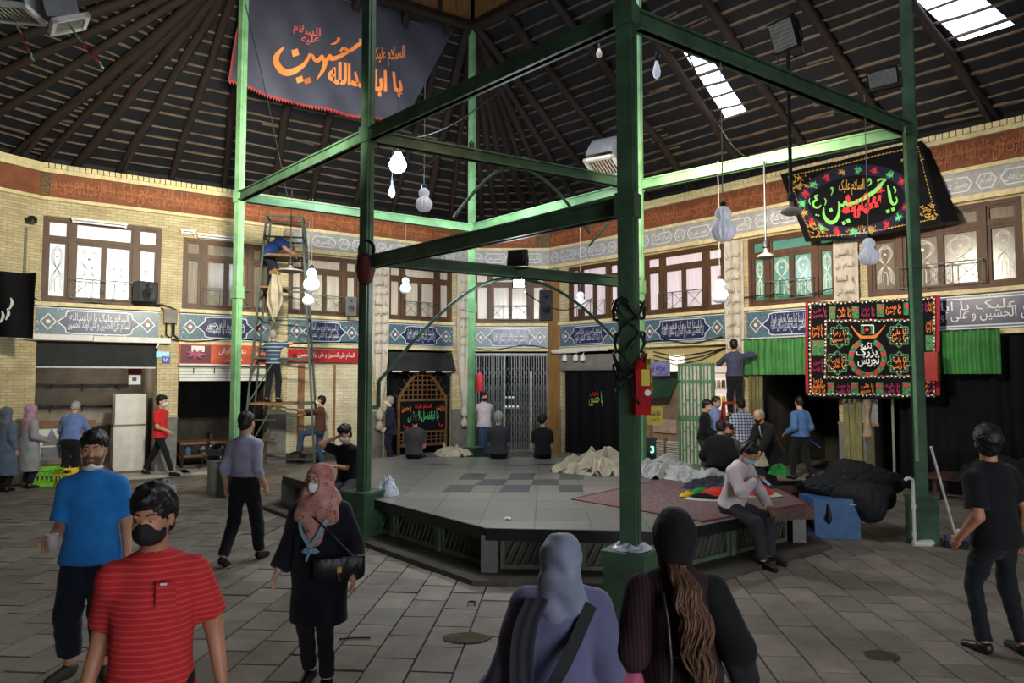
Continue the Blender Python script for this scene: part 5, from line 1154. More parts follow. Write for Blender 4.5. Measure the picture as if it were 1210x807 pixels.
crate(60, 562, (120, 200, 40), 'lime green plastic crate under the shop counter'); crate(83, 560, (226, 196, 40), 'yellow plastic crate under the shop counter', (.42, .36, .34))
# --- second shop: orange sign, strip blind, dark clutter
b = BL[1]; w = b['u1']-b['u0']
SIGNO = mat('orange_sign_print', (206, 86, 30), .45, .1, 3, .02, col2=(160, 44, 24)); SIGNP = mat('sign_purple', (90, 24, 40), .5)
t = wthing(WL, 'shop_sign', 'orange lit shop sign with white Persian lettering and flower picture', 'sign', b['u0'], -.12, 2.47)
MB().box((0, 0, 0), (w, .1, .46)).build('sign_board', SIGNO, t); MB().box((-.02, -.02, -.03), (w+.02, .1, 0)).build('edge_strip', WHITEM, t); MB().box((.02, -.006, .02), (w*.33, 0, .44)).build('dark_corner', SIGNP, t)
tx = MB(); put_text(tx, 'زعفران ایرانی', lambda a, c: Vector((a, -.006, c)), w*.42, .22, w*.30, .18, .01); put_text(tx, 'فروشگاه مرکزی', lambda a, c: Vector((a, -.006, c)), w*.48, .06, w*.2, .1, .008); put_text(tx, 'پخش عمده', lambda a, c: Vector((a, -.006, c)), w*.80, .2, w*.14, .14, .01); tx.build('lettering', WHITEM, t)
pet = MB()
for k in range(7): a = k*2*PI/7; pet.tube([(w*.17, -.02, .22), (w*.17+.12*math.cos(a), -.03, .22+.07*math.sin(a)), (w*.17+.22*math.cos(a), -.02, .22+.14*math.sin(a))], [.02, .045, .008], 6)
pet.build('flower_picture', mat('mauve_petal', (170, 90, 110), .6), t, smooth=60); MB().box((w*.12, -.03, .28), (w*.26, -.02, .42)).build('product_picture', WHITEM, t)
t = wthing(WL, 'strip_blind', 'white slatted strip under the orange sign with dangling hooks', 'blind', b['u0']+.02, .02, 2.08)
for k in range(5): MB().box((0, 0, .075*k), (w-.04, .025, .075*k+.066)).build('slat', WHITEM, t)
for x in (.3, .75, 1.15, 1.6): MB().tube([(x, -.03, .3), (x, -.04, .18)], .012, 6).build('hook', BLACKM, t)
t = wthing(WL, 'work_table', 'rough dark table cluttered with tools inside the dark shop', 'table', b['u0']+.15, .5, .02)
MB().box((0, 0, .55), (w-.4, .8, .60)).build('tabletop', WOODL, t); MB().box((0, .1, .25), (w-.4, .75, .28)).build('lower_shelf', WOODL, t)
for x in (.02, w-.48): 
    for y in (.03, .72): MB().box((x, y, 0), (x+.06, y+.06, .55)).build('leg', TIMBER, t)
for k in range(5):
    o = wthing(WL, 'storage_jar', ('blue', 'grey', 'white', 'brown', 'cream')[k]+' tin standing on the lower shelf of the cluttered table', 'tin', b['u0']+.35+.33*k, .7, .30); MB().lathe([(.07, 0), (.075, .02), (.075, .17), (.06, .2)], 12).build('tin_body', mat('tin%d' % k, [(70, 90, 120), (110, 110, 110), (180, 178, 170), (110, 80, 50), (190, 180, 140)][k], .5), o, smooth=50); MB().lathe([(.062, .2), (.064, .225), (0, .23)], 12).build('lid', STEEL, o, smooth=50)
t = wthing(WL, 'folding_chair', 'thin black folding chair standing before the dark shop', 'chair', b['u0']+.42, -.25, 0)
MB().tube([(.0, 0, 0), (.2, .05, .45), (.28, .08, .85)], .012, 6).build('leg', BLACKM, t); MB().tube([(.3, 0, 0), (.05, .1, .5)], .012, 6).build('leg', BLACKM, t); MB().box((.03, -.02, .44), (.32, .35, .465)).build('seat', BLACKM, t); MB().box((.24, .03, .72), (.30, .33, .86)).build('backrest', BLACKM, t)
t = wthing(WL, 'threshold_slab', 'pale stone slab on the ground before the dark shop', 'slab', b['u0']+.02, -.75, 0); MB().box((0, 0, 0), (1.5, .72, .05)).box((.03, .03, .05), (1.47, .69, .06)).build('slab', FLOORP, t)
# --- third bay: pale painted brick infill under a red banner
b = BL[2]; w = b['u1']-b['u0']
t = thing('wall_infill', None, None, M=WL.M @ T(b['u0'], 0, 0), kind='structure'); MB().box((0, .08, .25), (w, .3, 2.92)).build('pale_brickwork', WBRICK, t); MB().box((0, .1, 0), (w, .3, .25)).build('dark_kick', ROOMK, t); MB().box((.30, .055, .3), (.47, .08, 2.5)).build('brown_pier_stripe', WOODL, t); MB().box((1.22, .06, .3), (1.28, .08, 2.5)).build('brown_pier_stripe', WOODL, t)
t = wthing(WL, 'red_banner_strip', 'narrow red banner strip with white script over the pale brick infill', 'banner', b['u0'], -.06, 2.55); rb = mat('crimson_banner', (168, 26, 34), .75, .1, 4, .1)
MB().grid(lambda a, c: Vector((a*w, .01*math.sin(a*9), c*.33)), 16, 2).build('cloth', rb, t); tx = MB(); put_text(tx, VERSES[0], lambda a, c: Vector((a, -.012+.01*math.sin(a/w*9), c)), .25, .08, w-.4, .18, .012); tx.build('lettering', WHITEM, t)
# --- fourth bay: black drapes and pointed wooden lattice arch
b = BL[3]; w = b['u1']-b['u0']
def drape(wall, name, label, u0, u1, z0, z1, y, m, amp=.03, n=9, cat='drape', lift=None, seed=0):
    t = wthing(wall, name, label, cat, u0, y, z0); W_ = u1-u0
    MB().grid(lambda a, c: Vector((a*W_, amp*math.sin(a*n*2*PI+seed+.6*math.sin(c*3))*(1.1-.3*c)+amp*.4*math.sin(a*n*5.1+c*2), c*(z1-z0)-(lift(a) if lift else 0)*(1-c))), n*10, 8).build('cloth', m, t, smooth=180)
    MB().tube([(0, .01, z1-z0), (W_, .01, z1-z0)], .012, 6).build('hanging_rod', DSTEEL, t); return t
drape(WL, 'black_drape', 'black cloth hung behind the pointed wooden lattice arch', b['u0'], b['u1'], .02, 2.45, .34, DARKCLOTH, .03, 7)
drape(WL, 'side_drape', 'black cloth falling beside the pointed wooden arch', b['u1']-.52, b['u1']-.02, .05, 2.2, .08, DARKCLOTH, .035, 3)
t = wthing(WL, 'dark_awning', 'black awning flap with white edging above the wooden arch', 'awning', b['u0'], 0, 2.34); MB().grid(lambda a, c: Vector((a*w, -.25*(1-c), .52*c)), 8, 4).build('flap', AWN, t)
for k in range(4): MB().box((.05+k*w/4, -.265, -.035), (.05+k*w/4+w/4-.22, -.25, .0)).build('white_edge', WHITEM, t)
ag = thing('lattice_arch', 'brown wooden lattice arch with pointed top and spikes holding a black banner', 'arch', M=WL.M @ T(b['u0']+.38, .05, 0)); aw, az, ah = 1.45, 1.58, 2.36; AW = mat('arch_wood', (108, 74, 40), .6, .2, 6, .15)
def arch_z(x): q = abs(x-aw/2)/(aw/2); return az+(ah-az)*(1-q**1.55)
m = MB(); outl = [(aw*i/24, arch_z(aw*i/24)) for i in range(25)]
for (x0, z0), (x1, z1) in zip(outl, outl[1:]): m.bar((x0, 0, z0), (x1, 0, z1), .07, .08)
m.box((-.04, -.035, 0), (.04, .035, az)); m.box((aw-.04, -.035, 0), (aw+.04, .035, az)); m.box((0, -.035, .25), (aw, .035, .33)); m.box((0, -.035, 1.50), (aw, .035, 1.57)); m.box((0, -.035, .62), (aw, .035, .68)); m.build('arch_frame', AW, ag)
for k in range(1, 10):
    x = aw*k/10; MB().box((x-.014, -.012, 1.57), (x+.014, .012, arch_z(x))).build('lattice_bar', AW, ag); MB().box((x-.014, -.012, .33), (x+.014, .012, .62)).build('lattice_bar', AW, ag)
for k in range(6):
    z = 1.57+.135*(k+.8); xs_ = [aw*i/100 for i in range(101) if arch_z(aw*i/100) > z]
    if len(xs_) > 3: MB().box((xs_[0], -.014, z-.013), (xs_[-1], .014, z+.013)).build('lattice_bar', AW, ag)
for z in (.42, .52): MB().box((0, -.014, z-.012), (aw, .014, z+.012)).build('lattice_bar', AW, ag)
for k in range(13):
    x = aw*k/12; z = arch_z(x); q = (x-aw/2)/(aw/2); d = Vector((q*1.0, 0, 1)).normalized(); m = MB(); m.tube([Vector((x, 0, z)), Vector((x, 0, z))+d*(.34 if k == 6 else .2)], [.016, .005], 6); m.build('spike', AW, ag)
t = wthing(WL, 'arch_banner', 'black banner with green and red script tied to the wooden arch', 'banner', b['u0']+.42, -.02, .70)
MB().grid(lambda a, c: Vector((a*1.37, .008*math.sin(a*11), c*.78)), 12, 4).build('cloth', DARKCLOTH, t)
NEONG = mat('green_thread', (84, 200, 120), .6, .06, 8, 0); REDT = mat('red_thread', (206, 36, 40), .6, .06, 8, 0); ORT = mat('orange_thread', (216, 120, 44), .6, .06, 8, 0); GOLDTH = mat('gold_thread', (196, 152, 62), .6, .06, 8, 0); WHT = mat('white_thread', (222, 222, 216), .6, .04, 8, 0); MAGT = mat('magenta_thread', (150, 26, 74), .6, .08, 8, 0); LIMET = mat('lime_thread', (128, 206, 96), .6, .06, 8, 0)
for txt, mm, x, z, ww, hh in (('یا ابالفضل العباس', NEONG, .2, .22, .95, .3), ('السلام علیک', REDT, .42, .56, .5, .16), ('یا حسین', ORT, .02, .5, .28, .22), ('یا زینب', ORT, 1.08, .5, .26, .22), ('یا', REDT, .08, .06, .14, .1), ('یا', REDT, 1.15, .08, .14, .1)):
    q = MB(); put_text(q, txt, lambda a, c: Vector((a, -.018, c)), x, z, ww, hh, .02); q.build('script', mm, t)
# --- back bay: folding lattice gates
w = 2.18; FG = thing('folding_gate', 'grey steel folding lattice gate closed across the back bay', 'gate', M=WB.M @ T(.12, .12, .05)); GST = mat('gate_steel', (122, 124, 126), .45, .15, 8, .03, metal=.5)
for k in range(30):
    x = .03+k*(w-.06)/29
    if 12 <= k <= 13: continue
    MB().box((x-.009, -.012, 0), (x+.009, .012, 2.75)).build('upright', GST, FG)
m = MB(); n = 15; s_ = w/n
for zr in (.3, .75, 1.2, 1.65, 2.1):
    for k in range(n): m.bar((k*s_, -.02, zr), ((k+1)*s_, -.02, zr+.3), .012, .006); m.bar((k*s_, .02, zr+.3), ((k+1)*s_, .02, zr), .012, .006)
m.build('scissor_links', GST, FG); MB().box((0, -.03, 2.75), (w, .03, 2.82)).box((0, -.03, -.03), (w, .03, 0)).build('track', GST, FG)
for x in (w*.42, w*.78): MB().box((x-.03, -.03, 0), (x+.03, .03, 2.3 if x > 1.2 else 2.75)).build('lock_post', GST if x < 1.2 else mat('pale_post', (168, 166, 150), .5), FG)
MB().grid(lambda a, c: Vector((a*w, .3+.02*math.sin(a*20), 1.9+.83*c-.55*(1-c)*a*0)), 24, 4).build('dark_valance', DARKCLOTH, FG)
for k in range(7):
    o = thing('shelf_glow', ('lower', 'upper')[k//4]+' row, '+('first', 'second', 'third', 'fourth')[k % 4]+' small lit tray behind the folding gate', 'tray', M=WB.M @ T(1.0+.13*(k % 4), 2.2, 1.15+.3*(k//4)), group='lit trays behind the folding gate'); MB().box((0, 0, 0), (.1, .1, .05)).build('tray', STEEL, o); MB().box((.005, -.006, .05), (.095, .09, .10)).build('goods', glow('lit_goods%d' % (k % 3), [(190, 230, 240), (150, 230, 170), (240, 200, 190)][k % 3], .5), o)
# --- right wall, bay by bay
b = BR[0]; w = b['u1']-b['u0']
bd = drape(WR, 'black_door_drape', 'black cloth covering the doorway, with small green and gold script', b['u0']+.05, b['u1']-.05, .02, 2.35, .1, DARKCLOTH, .03, 5)
q = MB(); put_text(q, 'یا حسین', lambda a, c: Vector((a, -.06, c)), w*.45, 1.35, .5, .42, .012); q.build('script', mat('gold_green_thread', (150, 180, 90), .6), bd); q = MB(); put_text(q, 'شهید', lambda a, c: Vector((a, -.065, c)), w*.45+.12, 1.62, .22, .16, .015); q.build('red_script', REDT, bd)
t = wthing(WR, 'shutter_box', 'grey roller shutter box above the black draped doorway', 'shutter', b['u0'], -.02, 2.38); MB().box((0, 0, 0), (w, .3, .42)).build('housing', PLASTER, t); MB().box((0, -.02, -.02), (w, .0, .03)).build('lip', STEEL, t)
t = wthing(WR, 'ledge_box', 'white ledge strip above the black draped doorway', 'ledge', WR.u(657), -.2, 2.88); MB().box((0, 0, 0), (WR.u(720)-WR.u(657), .15, .08)).box((.02, .02, -.03), (1.0, .13, 0)).build('ledge_cover', WHITEM, t)
for k in range(3):
    o = wthing(WR, 'spot_lamp', ('first', 'second', 'third')[k]+' small white twin spot lamp from the corner, above the draped doorway', 'lamp', b['u0']+.25+(.0, .42, .68)[k], -.12, 2.66, 'white spot lamps'); MB().lathe([(.03, .14), (.07, .1), (.085, .0), (.07, -.03)], 12).build('shade', WHITEM, o, smooth=50); MB().tube([(0, 0, .12), (0, .06, .2)], .015, 6).build('arm', WHITEM, o); MB().lathe([(0, -.05), (.05, -.03), (.05, 0)], 10).build('bulb', TILEW, o, smooth=50)
# market kiosk bay
b = BR[1]; w = b['u1']-b['u0']; u0 = b['u0']
ORD = ('first', 'second', 'third', 'fourth', 'fifth', 'sixth', 'seventh'); YJ = mat('yellow_label_jar', (220, 186, 60), .4, .15, 20, .02); JC = mat('white_jar', (214, 206, 200), .4, .1, 20, .02)
sh = wthing(WR, 'goods_shelf', 'white lit shelf unit stocked with yellow jars behind green gate', 'shelf', u0+w-.95, .55, .35); sw_ = .95
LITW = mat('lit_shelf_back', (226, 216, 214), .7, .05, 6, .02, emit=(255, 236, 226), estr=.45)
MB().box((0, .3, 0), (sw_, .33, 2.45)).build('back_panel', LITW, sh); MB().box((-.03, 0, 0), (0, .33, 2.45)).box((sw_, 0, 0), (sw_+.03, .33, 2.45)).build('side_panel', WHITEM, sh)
for k in range(6): MB().box((0, 0, .38*k), (sw_, .3, .38*k+.025)).build('board', WHITEM, sh)
for k in range(5):
    for i in range(7):
        o = wthing(WR, 'jar', ('white', 'yellow')[1 if k in (2, 3) else 0]+'-labelled jar, '+ORD[i]+' from the gate, on the '+('lowest', 'second', 'third', 'fourth', 'fifth')[k]+' lit shelf', 'jar', u0+w-.95+.07+i*.13, .68, .376+.38*k, 'white jars on the lit shelf' if k not in (2, 3) else 'yellow jars on the lit shelf')
        MB().lathe([(.045, 0), (.05, .01), (.05, .15), (.04, .17)], 10).build('jar_body', YJ if k in (2, 3) else JC, o, smooth=50); MB().lathe([(.043, .17), (.043, .2), (0, .205)], 10).build('lid', WHITEM, o, smooth=50)
gt = wthing(WR, 'barred_gate', 'pale green steel gate leaf with vertical bars standing open', 'gate', WR.u(804), -.12, .05); gw, gh = .98, 2.45; GG = mat('pale_green_gate', (92, 140, 100), .5, .12, 6, .05)
m = MB(); [m.box(lo, hi) for lo, hi in (((0, 0, 0), (.05, .04, gh)), ((gw-.05, 0, 0), (gw, .04, gh)), ((0, 0, gh-.06), (gw, .04, gh)), ((0, 0, 0), (gw, .04, .06)), ((0, 0, 1.08), (gw, .04, 1.2)), ((0, 0, 1.98), (gw, .04, 2.05)), ((gw*.62, 0, 0), (gw*.62+.04, .04, gh)))]; m.build('gate_frame', GG, gt)
for k in range(9): x = .09+k*.1; MB().box((x, .008, .05), (x+.03, .032, gh-.05)).build('bar', GG, gt)
for k in range(8):
    for z in (.35+.1*(k % 2), .8+.1*(k % 2), 1.45+.1*(k % 2)): MB().box((.12+k*.1, .01, z), (.19+k*.1, .03, z+.03)).build('cross_piece', GG, gt)
MB().box((.0, .035, .06), (gw, .045, gh-.05)).build('backing_sheet', mat('gate_backing', (206, 196, 190), .6), gt)
ko = wthing(WR, 'kiosk', 'small beige kiosk with dark green awning and slatted front', 'kiosk', WR.u(768), -.05, 0); kw = WR.u(803)-WR.u(768)
MB().box((0, .1, .0), (kw, .6, 2.0)).build('kiosk_body', mat('beige_board', (150, 126, 104), .8), ko); MB().grid(lambda a, c: Vector((a*kw, -.35*(1-c)-.02*math.sin(a*9), 1.72+.42*c-.06*math.sin(a*PI)*(1-c))), 10, 4).build('awning', mat('deep_green_cloth', (24, 58, 40), .8), ko); MB().box((.05, .06, 1.05), (kw-.05, .1, 1.66)).build('panel', mat('tan_board', (134, 110, 94), .8), ko); MB().box((.08, .05, .78), (kw-.12, .09, 1.12)).build('notice', mat('faded_pink_paper', (180, 156, 142), .8), ko)
for k in range(10): MB().box((.03, .04, .06+k*.055), (kw-.03, .1, .085+k*.055)).build('slat', WHITEM, ko)
MB().box((kw*.47, .02, .04), (kw*.53, .1, .66)).build('post', WOODL, ko)
t = wthing(WR, 'kiosk_sign', 'blue and white printed sign over the kiosk awning', 'sign', WR.u(770), -.25, 2.2); MB().box((0, 0, 0), (kw*.8, .03, .36)).build('sign_board', mat('blue_white_print', (150, 150, 190), .6, .3, 12, 0, col2=(70, 70, 130)), t); q = MB(); put_text(q, 'پارچه بازار', lambda a, c: Vector((a, -.004, c)), .05, .08, kw*.6, .2, .02); q.build('lettering', mat('indigo', (40, 40, 110), .6), t)
t = wthing(WR, 'inner_lintel', 'cream inner lintel with dangling cables above the kiosk', 'lintel', u0, .12, 2.42); MB().box((0, 0, 0), (w, .3, .5)).build('lintel_board', mat('cream_board', (190, 172, 120), .8), t); MB().box((w*.30, -.02, -.1), (w*.48, .0, .3)).build('lamp_panel', glow('lit_panel', (230, 225, 210), .8), t)
for k in range(3): MB().tube([(w*.1, -.03, .4-.1*k), (w*.4, -.05, .25-.1*k), (w*.7, -.04, .33-.08*k), (w, -.03, .45)], .012, 5).build('cable', GLASSY, t)
# green curtain valances and dark bays
GV = mat('bright_green_satin', (46, 120, 44), .5, .2, 3, .1, sheen=.2)
drape(WR, 'green_valance', 'green pleated valance curtain beside the floral banner, towards the ladder', WR.u(876, .15), WR.u(953, .15), 2.22, 3.0, -.15, GV, .03, 9, 'curtain')
drape(WR, 'green_valance', 'green pleated valance curtain at the far right of the floral banner', WR.u(1108, .15), WR.u(1183, .15), 2.22, 3.0, -.15, GV, .03, 7, 'curtain')
drape(WR, 'black_bay_drape', 'wide black cloth closing the last bay beyond the green column', BR[3]['u0']+.55, BR[3]['u1'], .02, 2.9, .12, DARKCLOTH, .05, 10)
t = wthing(WR, 'plank_post', 'weathered greenish plank post leaning by the dark doorway', 'post', WR.u(997), -.1, 0); 
for k in range(3): MB().box((.12*k, 0, 0), (.12*k+.11, .06, 2.5-.1*k)).build('plank', mat('weathered_green_plank', (116, 112, 72), .8, .25, 6, .2, stretch=(6, 6, .5)), t)
t = wthing(WR, 'corrugated_post', 'yellowish ribbed post beside the man on the ladder', 'post', WR.u(886), -.08, 0)
for k in range(4): MB().box((.085*k, 0, 0), (.085*k+.07, .05, 2.2)).build('plank', mat('weathered_green_plank', (1, 1, 1)), t)
t = wthing(WR, 'mirror_panel', 'small silver panel with tied cloth on the pillar below the floral banner', 'panel', WR.u(1014), -.06, 1.26); MB().box((0, 0, 0), (.36, .03, 1.1)).build('panel', mat('foil', (190, 190, 192), .3, .15, 18, .3, metal=.7), t); MB().box((-.02, -.01, -.05), (.38, .03, 0)).build('ledge', WOODL, t)
MB().tube([(.2, -.06, 1.1), (.21, -.07, .55), (.2, -.09, .2), (.19, -.08, .05), (.2, -.08, -.25)], [.06, .09, .04, .05, .10], 10).build('tied_cloth', mat('beige_rag', (150, 130, 104), .9, .2, 6, .3), t, smooth=60)
t = wthing(WR, 'rail_post', 'thin white door post in the dark bay', 'post', WR.u(1052), -.02, 0); MB().box((0, 0, 0), (.04, .04, 2.1)).box((-.02, -.01, 0), (.06, .05, .1)).build('post_bar', PLASTER, t)
# small part of the neighbouring left wall that the frame shows: a window and a lit green door
WN = Wall(NEAR[6], NEAR[7])
uu = WN.L
window(WN, uu-2.4, uu-.75, 3.76, 5.5, 'dim', False, False)
t = thing('door_1', None, None, M=WN.M @ T(uu-2.3, -.03, 0), kind='structure'); MB().box((0, 0, 0), (.08, .08, 2.5)).box((1.5, 0, 0), (1.58, .08, 2.5)).box((.08, 0, 2.42), (1.5, .08, 2.5)).box((.75, 0, 0), (.83, .08, 2.42)).box((.08, 0, .9), (1.5, .08, 1.0)).build('door_frame', GREEN, t)
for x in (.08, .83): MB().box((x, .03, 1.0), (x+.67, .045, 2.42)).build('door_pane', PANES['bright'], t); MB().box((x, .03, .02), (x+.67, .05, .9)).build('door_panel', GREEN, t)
# ------------------------------------------------------------------ banners (cloth with sewn lettering)
def plane_fn(p, n, wave=None):
    p = Vector(p); n = Vector(n).normalized()
    def fn(x, y, lift=0): q = onplane(x, y, p, n); return q + n*((wave(x, y) if wave else 0)+lift)
    return fn
def zf(fn, x0, y0, sc, lift):   # coordinates read off an enlarged view of the cloth
    return lambda a, b: fn(x0+a/sc, y0+b/sc, lift)
def ztext(mb, s, f, x0, y0, x1, y1, bold=.012, rise=0):
    v, fc, d = text_geo(s, bold); mb.add([f(x0+p[0]/d[0]*(x1-x0), y1-p[1]/d[1]*(y1-y0)-rise*(p[0]/d[0])) for p in v], fc)
# --- the large dark banner hung from the roof ring
nA = Vector((C.y-A.y, -(C.x-A.x), 0)).normalized()
if nA.y > 0: nA = -nA
b1 = plane_fn((A.x, A.y, 8)-nA*.25 if False else Vector((A.x, A.y, 8))-nA*.22, nA, lambda x, y: .05*math.sin(x/17+y/29)+.03*math.sin(x/7-y/13))
t = thing('dark_banner', 'large dark slate banner with orange script and red fringe hung under the roof', 'banner', (A.x, A.y, 7.4)); inv = t.matrix_basis.inverted()
TL, TR, BRc, BLc = Vector((313, -66)), Vector((545, 17)), Vector((478, 143)), Vector((270, 96))
def b1xy(a, c):                  # a left to right, c top to bottom, with sagging edges
    top = TL.lerp(TR, a)+Vector((0, 10*math.sin(a*PI))); bot = BLc.lerp(BRc, a)+Vector((0, 8*math.sin(a*PI))); return top.lerp(bot, c)+Vector((-6*math.sin(c*PI)*(1-a), 0))
SLATE = mat('slate_satin', (52, 52, 66), .6, .12, 2, .1, sheen=.2)
MB().grid(lambda a, c: inv @ b1(*b1xy(a, c)), 30, 20).build('cloth', SLATE, t, smooth=180)
FRG = mat('red_fringe', (140, 48, 42), .8); m = MB()
for i in range(60):
    for (p, q, d) in ((b1xy(i/60, 1), b1xy((i+1)/60, 1), Vector((0, 4))), (b1xy(i/60, 0), b1xy((i+1)/60, 0), Vector((0, 3))), (b1xy(0, i/60), b1xy(0, (i+1)/60), Vector((2.5, 1)))):
        m.add([inv @ b1(*p, .012), inv @ b1(*q, .012), inv @ b1(*((p+q)/2+d), .012)], [(0, 1, 2)]); m.add([inv @ b1(*(p-d*.25), .012), inv @ b1(*(q-d*.25), .012), inv @ b1(*(q+d*.2), .012), inv @ b1(*(p+d*.2), .012)], [(0, 1, 2, 3)])
m.build('fringe', FRG, t, kind='stuff')
OR = mat('orange_satin', (226, 130, 62), .55, .08, 3, .03); f0 = zf(b1, 260, 0, 4.033, .02); f = lambda a, c: inv @ f0(a, c)
m = MB()
for st_ in ([(303, 226, 8), (272, 262, 24), (266, 300, 34), (300, 338, 36), (350, 336, 30), (395, 312, 20), (418, 280, 16), (430, 250, 8)], [(416, 285, 16), (440, 256, 10), (452, 280, 18), (470, 286, 20), (487, 262, 10), (494, 284, 18), (508, 288, 18), (520, 264, 10), (530, 284, 20), (560, 278, 20), (600, 256, 16), (622, 240, 10)],
            [(566, 254, 10), (585, 234, 16), (612, 246, 16), (650, 222, 20), (676, 200, 10), (655, 196, 8)], [(503, 298, 20), (488, 338, 18), (458, 382, 6)], [(525, 214, 5), (545, 210, 10), (566, 188, 14), (556, 184, 8)]): stroke(m, st_, f, 5)
for x, y, r in ((358, 252, 22), (382, 376, 20), (416, 386, 20), (416, 386, 20)): blob(m, x, y, r, f, 4, .5)
ztext(m, 'السلام علیک', f, 722, 226, 882, 318, .02, 12); ztext(m, 'یا اباعبدالله', f, 512, 296, 868, 424, .045, -48); m.build('orange_script', OR, t)
m = MB(); ztext(m, 'السلام', f, 345, 108, 480, 166, .015, -26); ztext(m, 'علیه', f, 388, 160, 476, 208, .015, 0); m.build('pink_script', mat('salmon_thread', (206, 92, 80), .6), t)
# --- embroidered banner at the right, leaning out from the wall
q0 = WR.w(0, -.40, 0); nR = -WR.y; nb2 = (nR+Vector((0, 0, .12))).normalized()
b2 = plane_fn(onplane(1010, 235, q0, nR), nb2, lambda x, y: .02*math.sin(x/13+y/19)); t = thing('embroidered_banner', 'black embroidered banner with green and red script in an oval of medallions', 'banner', tuple(onplane(1010, 285, q0, nR))); inv = t.matrix_basis.inverted()
TL, TR, BRc, BLc = Vector((922, 206)), Vector((1088, 166)), Vector((1113, 262)), Vector((952, 286))
f0 = zf(b2, 910, 170, 5.5, .012); f = lambda a, c: inv @ f0(a, c); g0 = lambda a, c: inv @ b2(*(TL.lerp(TR, a).lerp(BLc.lerp(BRc, a), c)+Vector((0, 5*math.sin(a*PI)*c))))
MB().grid(g0, 24, 14).build('cloth', DARKCLOTH, t, smooth=180)
vel = mat('violet_velvet', (34, 28, 52), .9, .2, 8, .1); m = MB(); cx, cy, th = 560, 372, -.10
def el(a, rx, ry): x, y = rx*math.cos(a), ry*math.sin(a); return cx+x*math.cos(th)-y*math.sin(th), cy+x*math.sin(th)+y*math.cos(th)
f1 = lambda a, c: inv @ zf(b2, 910, 170, 5.5, .006)(a, c)
m.add([f1(*el(2*PI*i/48, 318, 165)) for i in range(48)]+[f1(*el(2*PI*i/48, 390, 236)) for i in range(48)], [(i, (i+1) % 48, 48+(i+1) % 48, 48+i) for i in range(48)]); m.build('oval_band', vel, t)
cols = [REDT, NEONG, GOLDTH]; bl = {0: MB(), 1: MB(), 2: MB()}
for i in range(20):
    a = 2*PI*i/20+.1; x, y = el(a, 353, 200); k = (1, 0, 1, 0, 2)[i % 5]; rr = random.Random(i)
    for q in range(10): a_ = rr.uniform(0, 6.28); stroke(bl[k], [(x+rr.uniform(20, 33)*math.cos(a_), y+rr.uniform(20, 33)*math.sin(a_), 2), (x+rr.uniform(-14, 14), y+rr.uniform(-14, 14), 6), (x+rr.uniform(-24, 24), y+rr.uniform(-24, 24), 2)], f, 4)
for k in bl: bl[k].build('medallion_script', cols[k], t, kind='stuff')
m = MB(); gz = lambda a, c, l=.012: inv @ (b2(*(TL.lerp(TR, a).lerp(BLc.lerp(BRc, a), c)+Vector((0, 5*math.sin(a*PI)*c))), l))
for (a0, c0, a1, c1) in ((.05, .06, .97, .06), (.05, .94, .97, .94), (.05, .06, .05, .94), (.97, .06, .97, .94)):
    n = 70 if c0 == c1 else 34
    for i in range(n): s_ = i/n; e_ = (i+.6)/n; stroke(m, [(a0+(a1-a0)*s_, c0+(c1-c0)*s_+.01*(i % 2), .006), (a0+(a1-a0)*e_, c0+(c1-c0)*e_-.01*(i % 2), .009)], gz, 1)
rr = random.Random(5)
for (ca, cc) in ((.12, .16), (.9, .16), (.12, .84), (.9, .84)):
    for q in range(34): x, y = ca+rr.uniform(-.06, .07), cc+rr.uniform(-.09, .09); stroke(m, [(x, y, .003), (x+rr.uniform(-.02, .02), y+rr.uniform(-.03, .03), .007), (x+rr.uniform(-.03, .03), y+rr.uniform(-.04, .04), .003)], gz, 3)
m.build('gold_border', GOLDTH, t, kind='stuff')
m = MB()
for st_ in ([(350, 415, 8), (352, 465, 18), (385, 510, 26), (425, 505, 24), (450, 455, 18), (452, 395, 12), (446, 378, 8)], [(450, 395, 14), (478, 402, 18), (492, 372, 10), (505, 398, 18), (530, 392, 20), (590, 366, 22), (650, 330, 26), (700, 290, 24), (735, 248, 16), (752, 230, 8), (715, 232, 12), (698, 246, 8)],
            [(762, 266, 8), (772, 310, 18), (784, 370, 20), (806, 394, 16), (826, 372, 10), (818, 345, 8)], [(800, 276, 8), (814, 300, 12), (808, 322, 6)], [(636, 250, 6), (650, 230, 12), (658, 256, 10), (640, 276, 6)], [(392, 290, 8), (404, 286, 12), (406, 312, 8), (396, 336, 5)],
            [(312, 330, 6), (292, 340, 14), (300, 362, 14), (280, 378, 14), (284, 406, 14), (312, 414, 12), (332, 396, 6)], [(258, 352, 5), (252, 372, 8), (262, 394, 5)], [(352, 352, 5), (364, 372, 8), (356, 400, 5)]): stroke(m, st_, f, 5)
for x, y in ((398, 432), (482, 516), (510, 502), (766, 438), (800, 426), (300, 462), (316, 466)): blob(m, x, y, 16 if y > 400 and y < 530 and x > 390 else 8, f, 4, .4)
m.build('green_script', LIMET, t); m = MB(); ztext(m, 'شهید', f, 470, 305, 752, 505, .05, 60); m.build('red_script', REDT, t)
m = MB(); ztext(m, 'السلام علیک', f, 448, 236, 616, 342, .012, 10); ztext(m, 'هیئت عزاداران حسینی', f, 495, 540, 690, 575, .01, 22); m.build('gold_script', GOLDTH, t); m = MB(); ztext(m, 'تکیه بزرگ تجریش', f, 512, 566, 690, 592, .01, 18); m.build('white_script', WHT, t)
m = MB(); m.grid(lambda a, c: inv @ b2(*(Vector((1088, 166)).lerp(Vector((1094, 172)), a).lerp(Vector((1113, 262)).lerp(Vector((1128, 258)), a), c)), .0)-nR*.3*0+WR.y*.3*a, 4, 8); m.build('side_fold', DARKCLOTH, t)
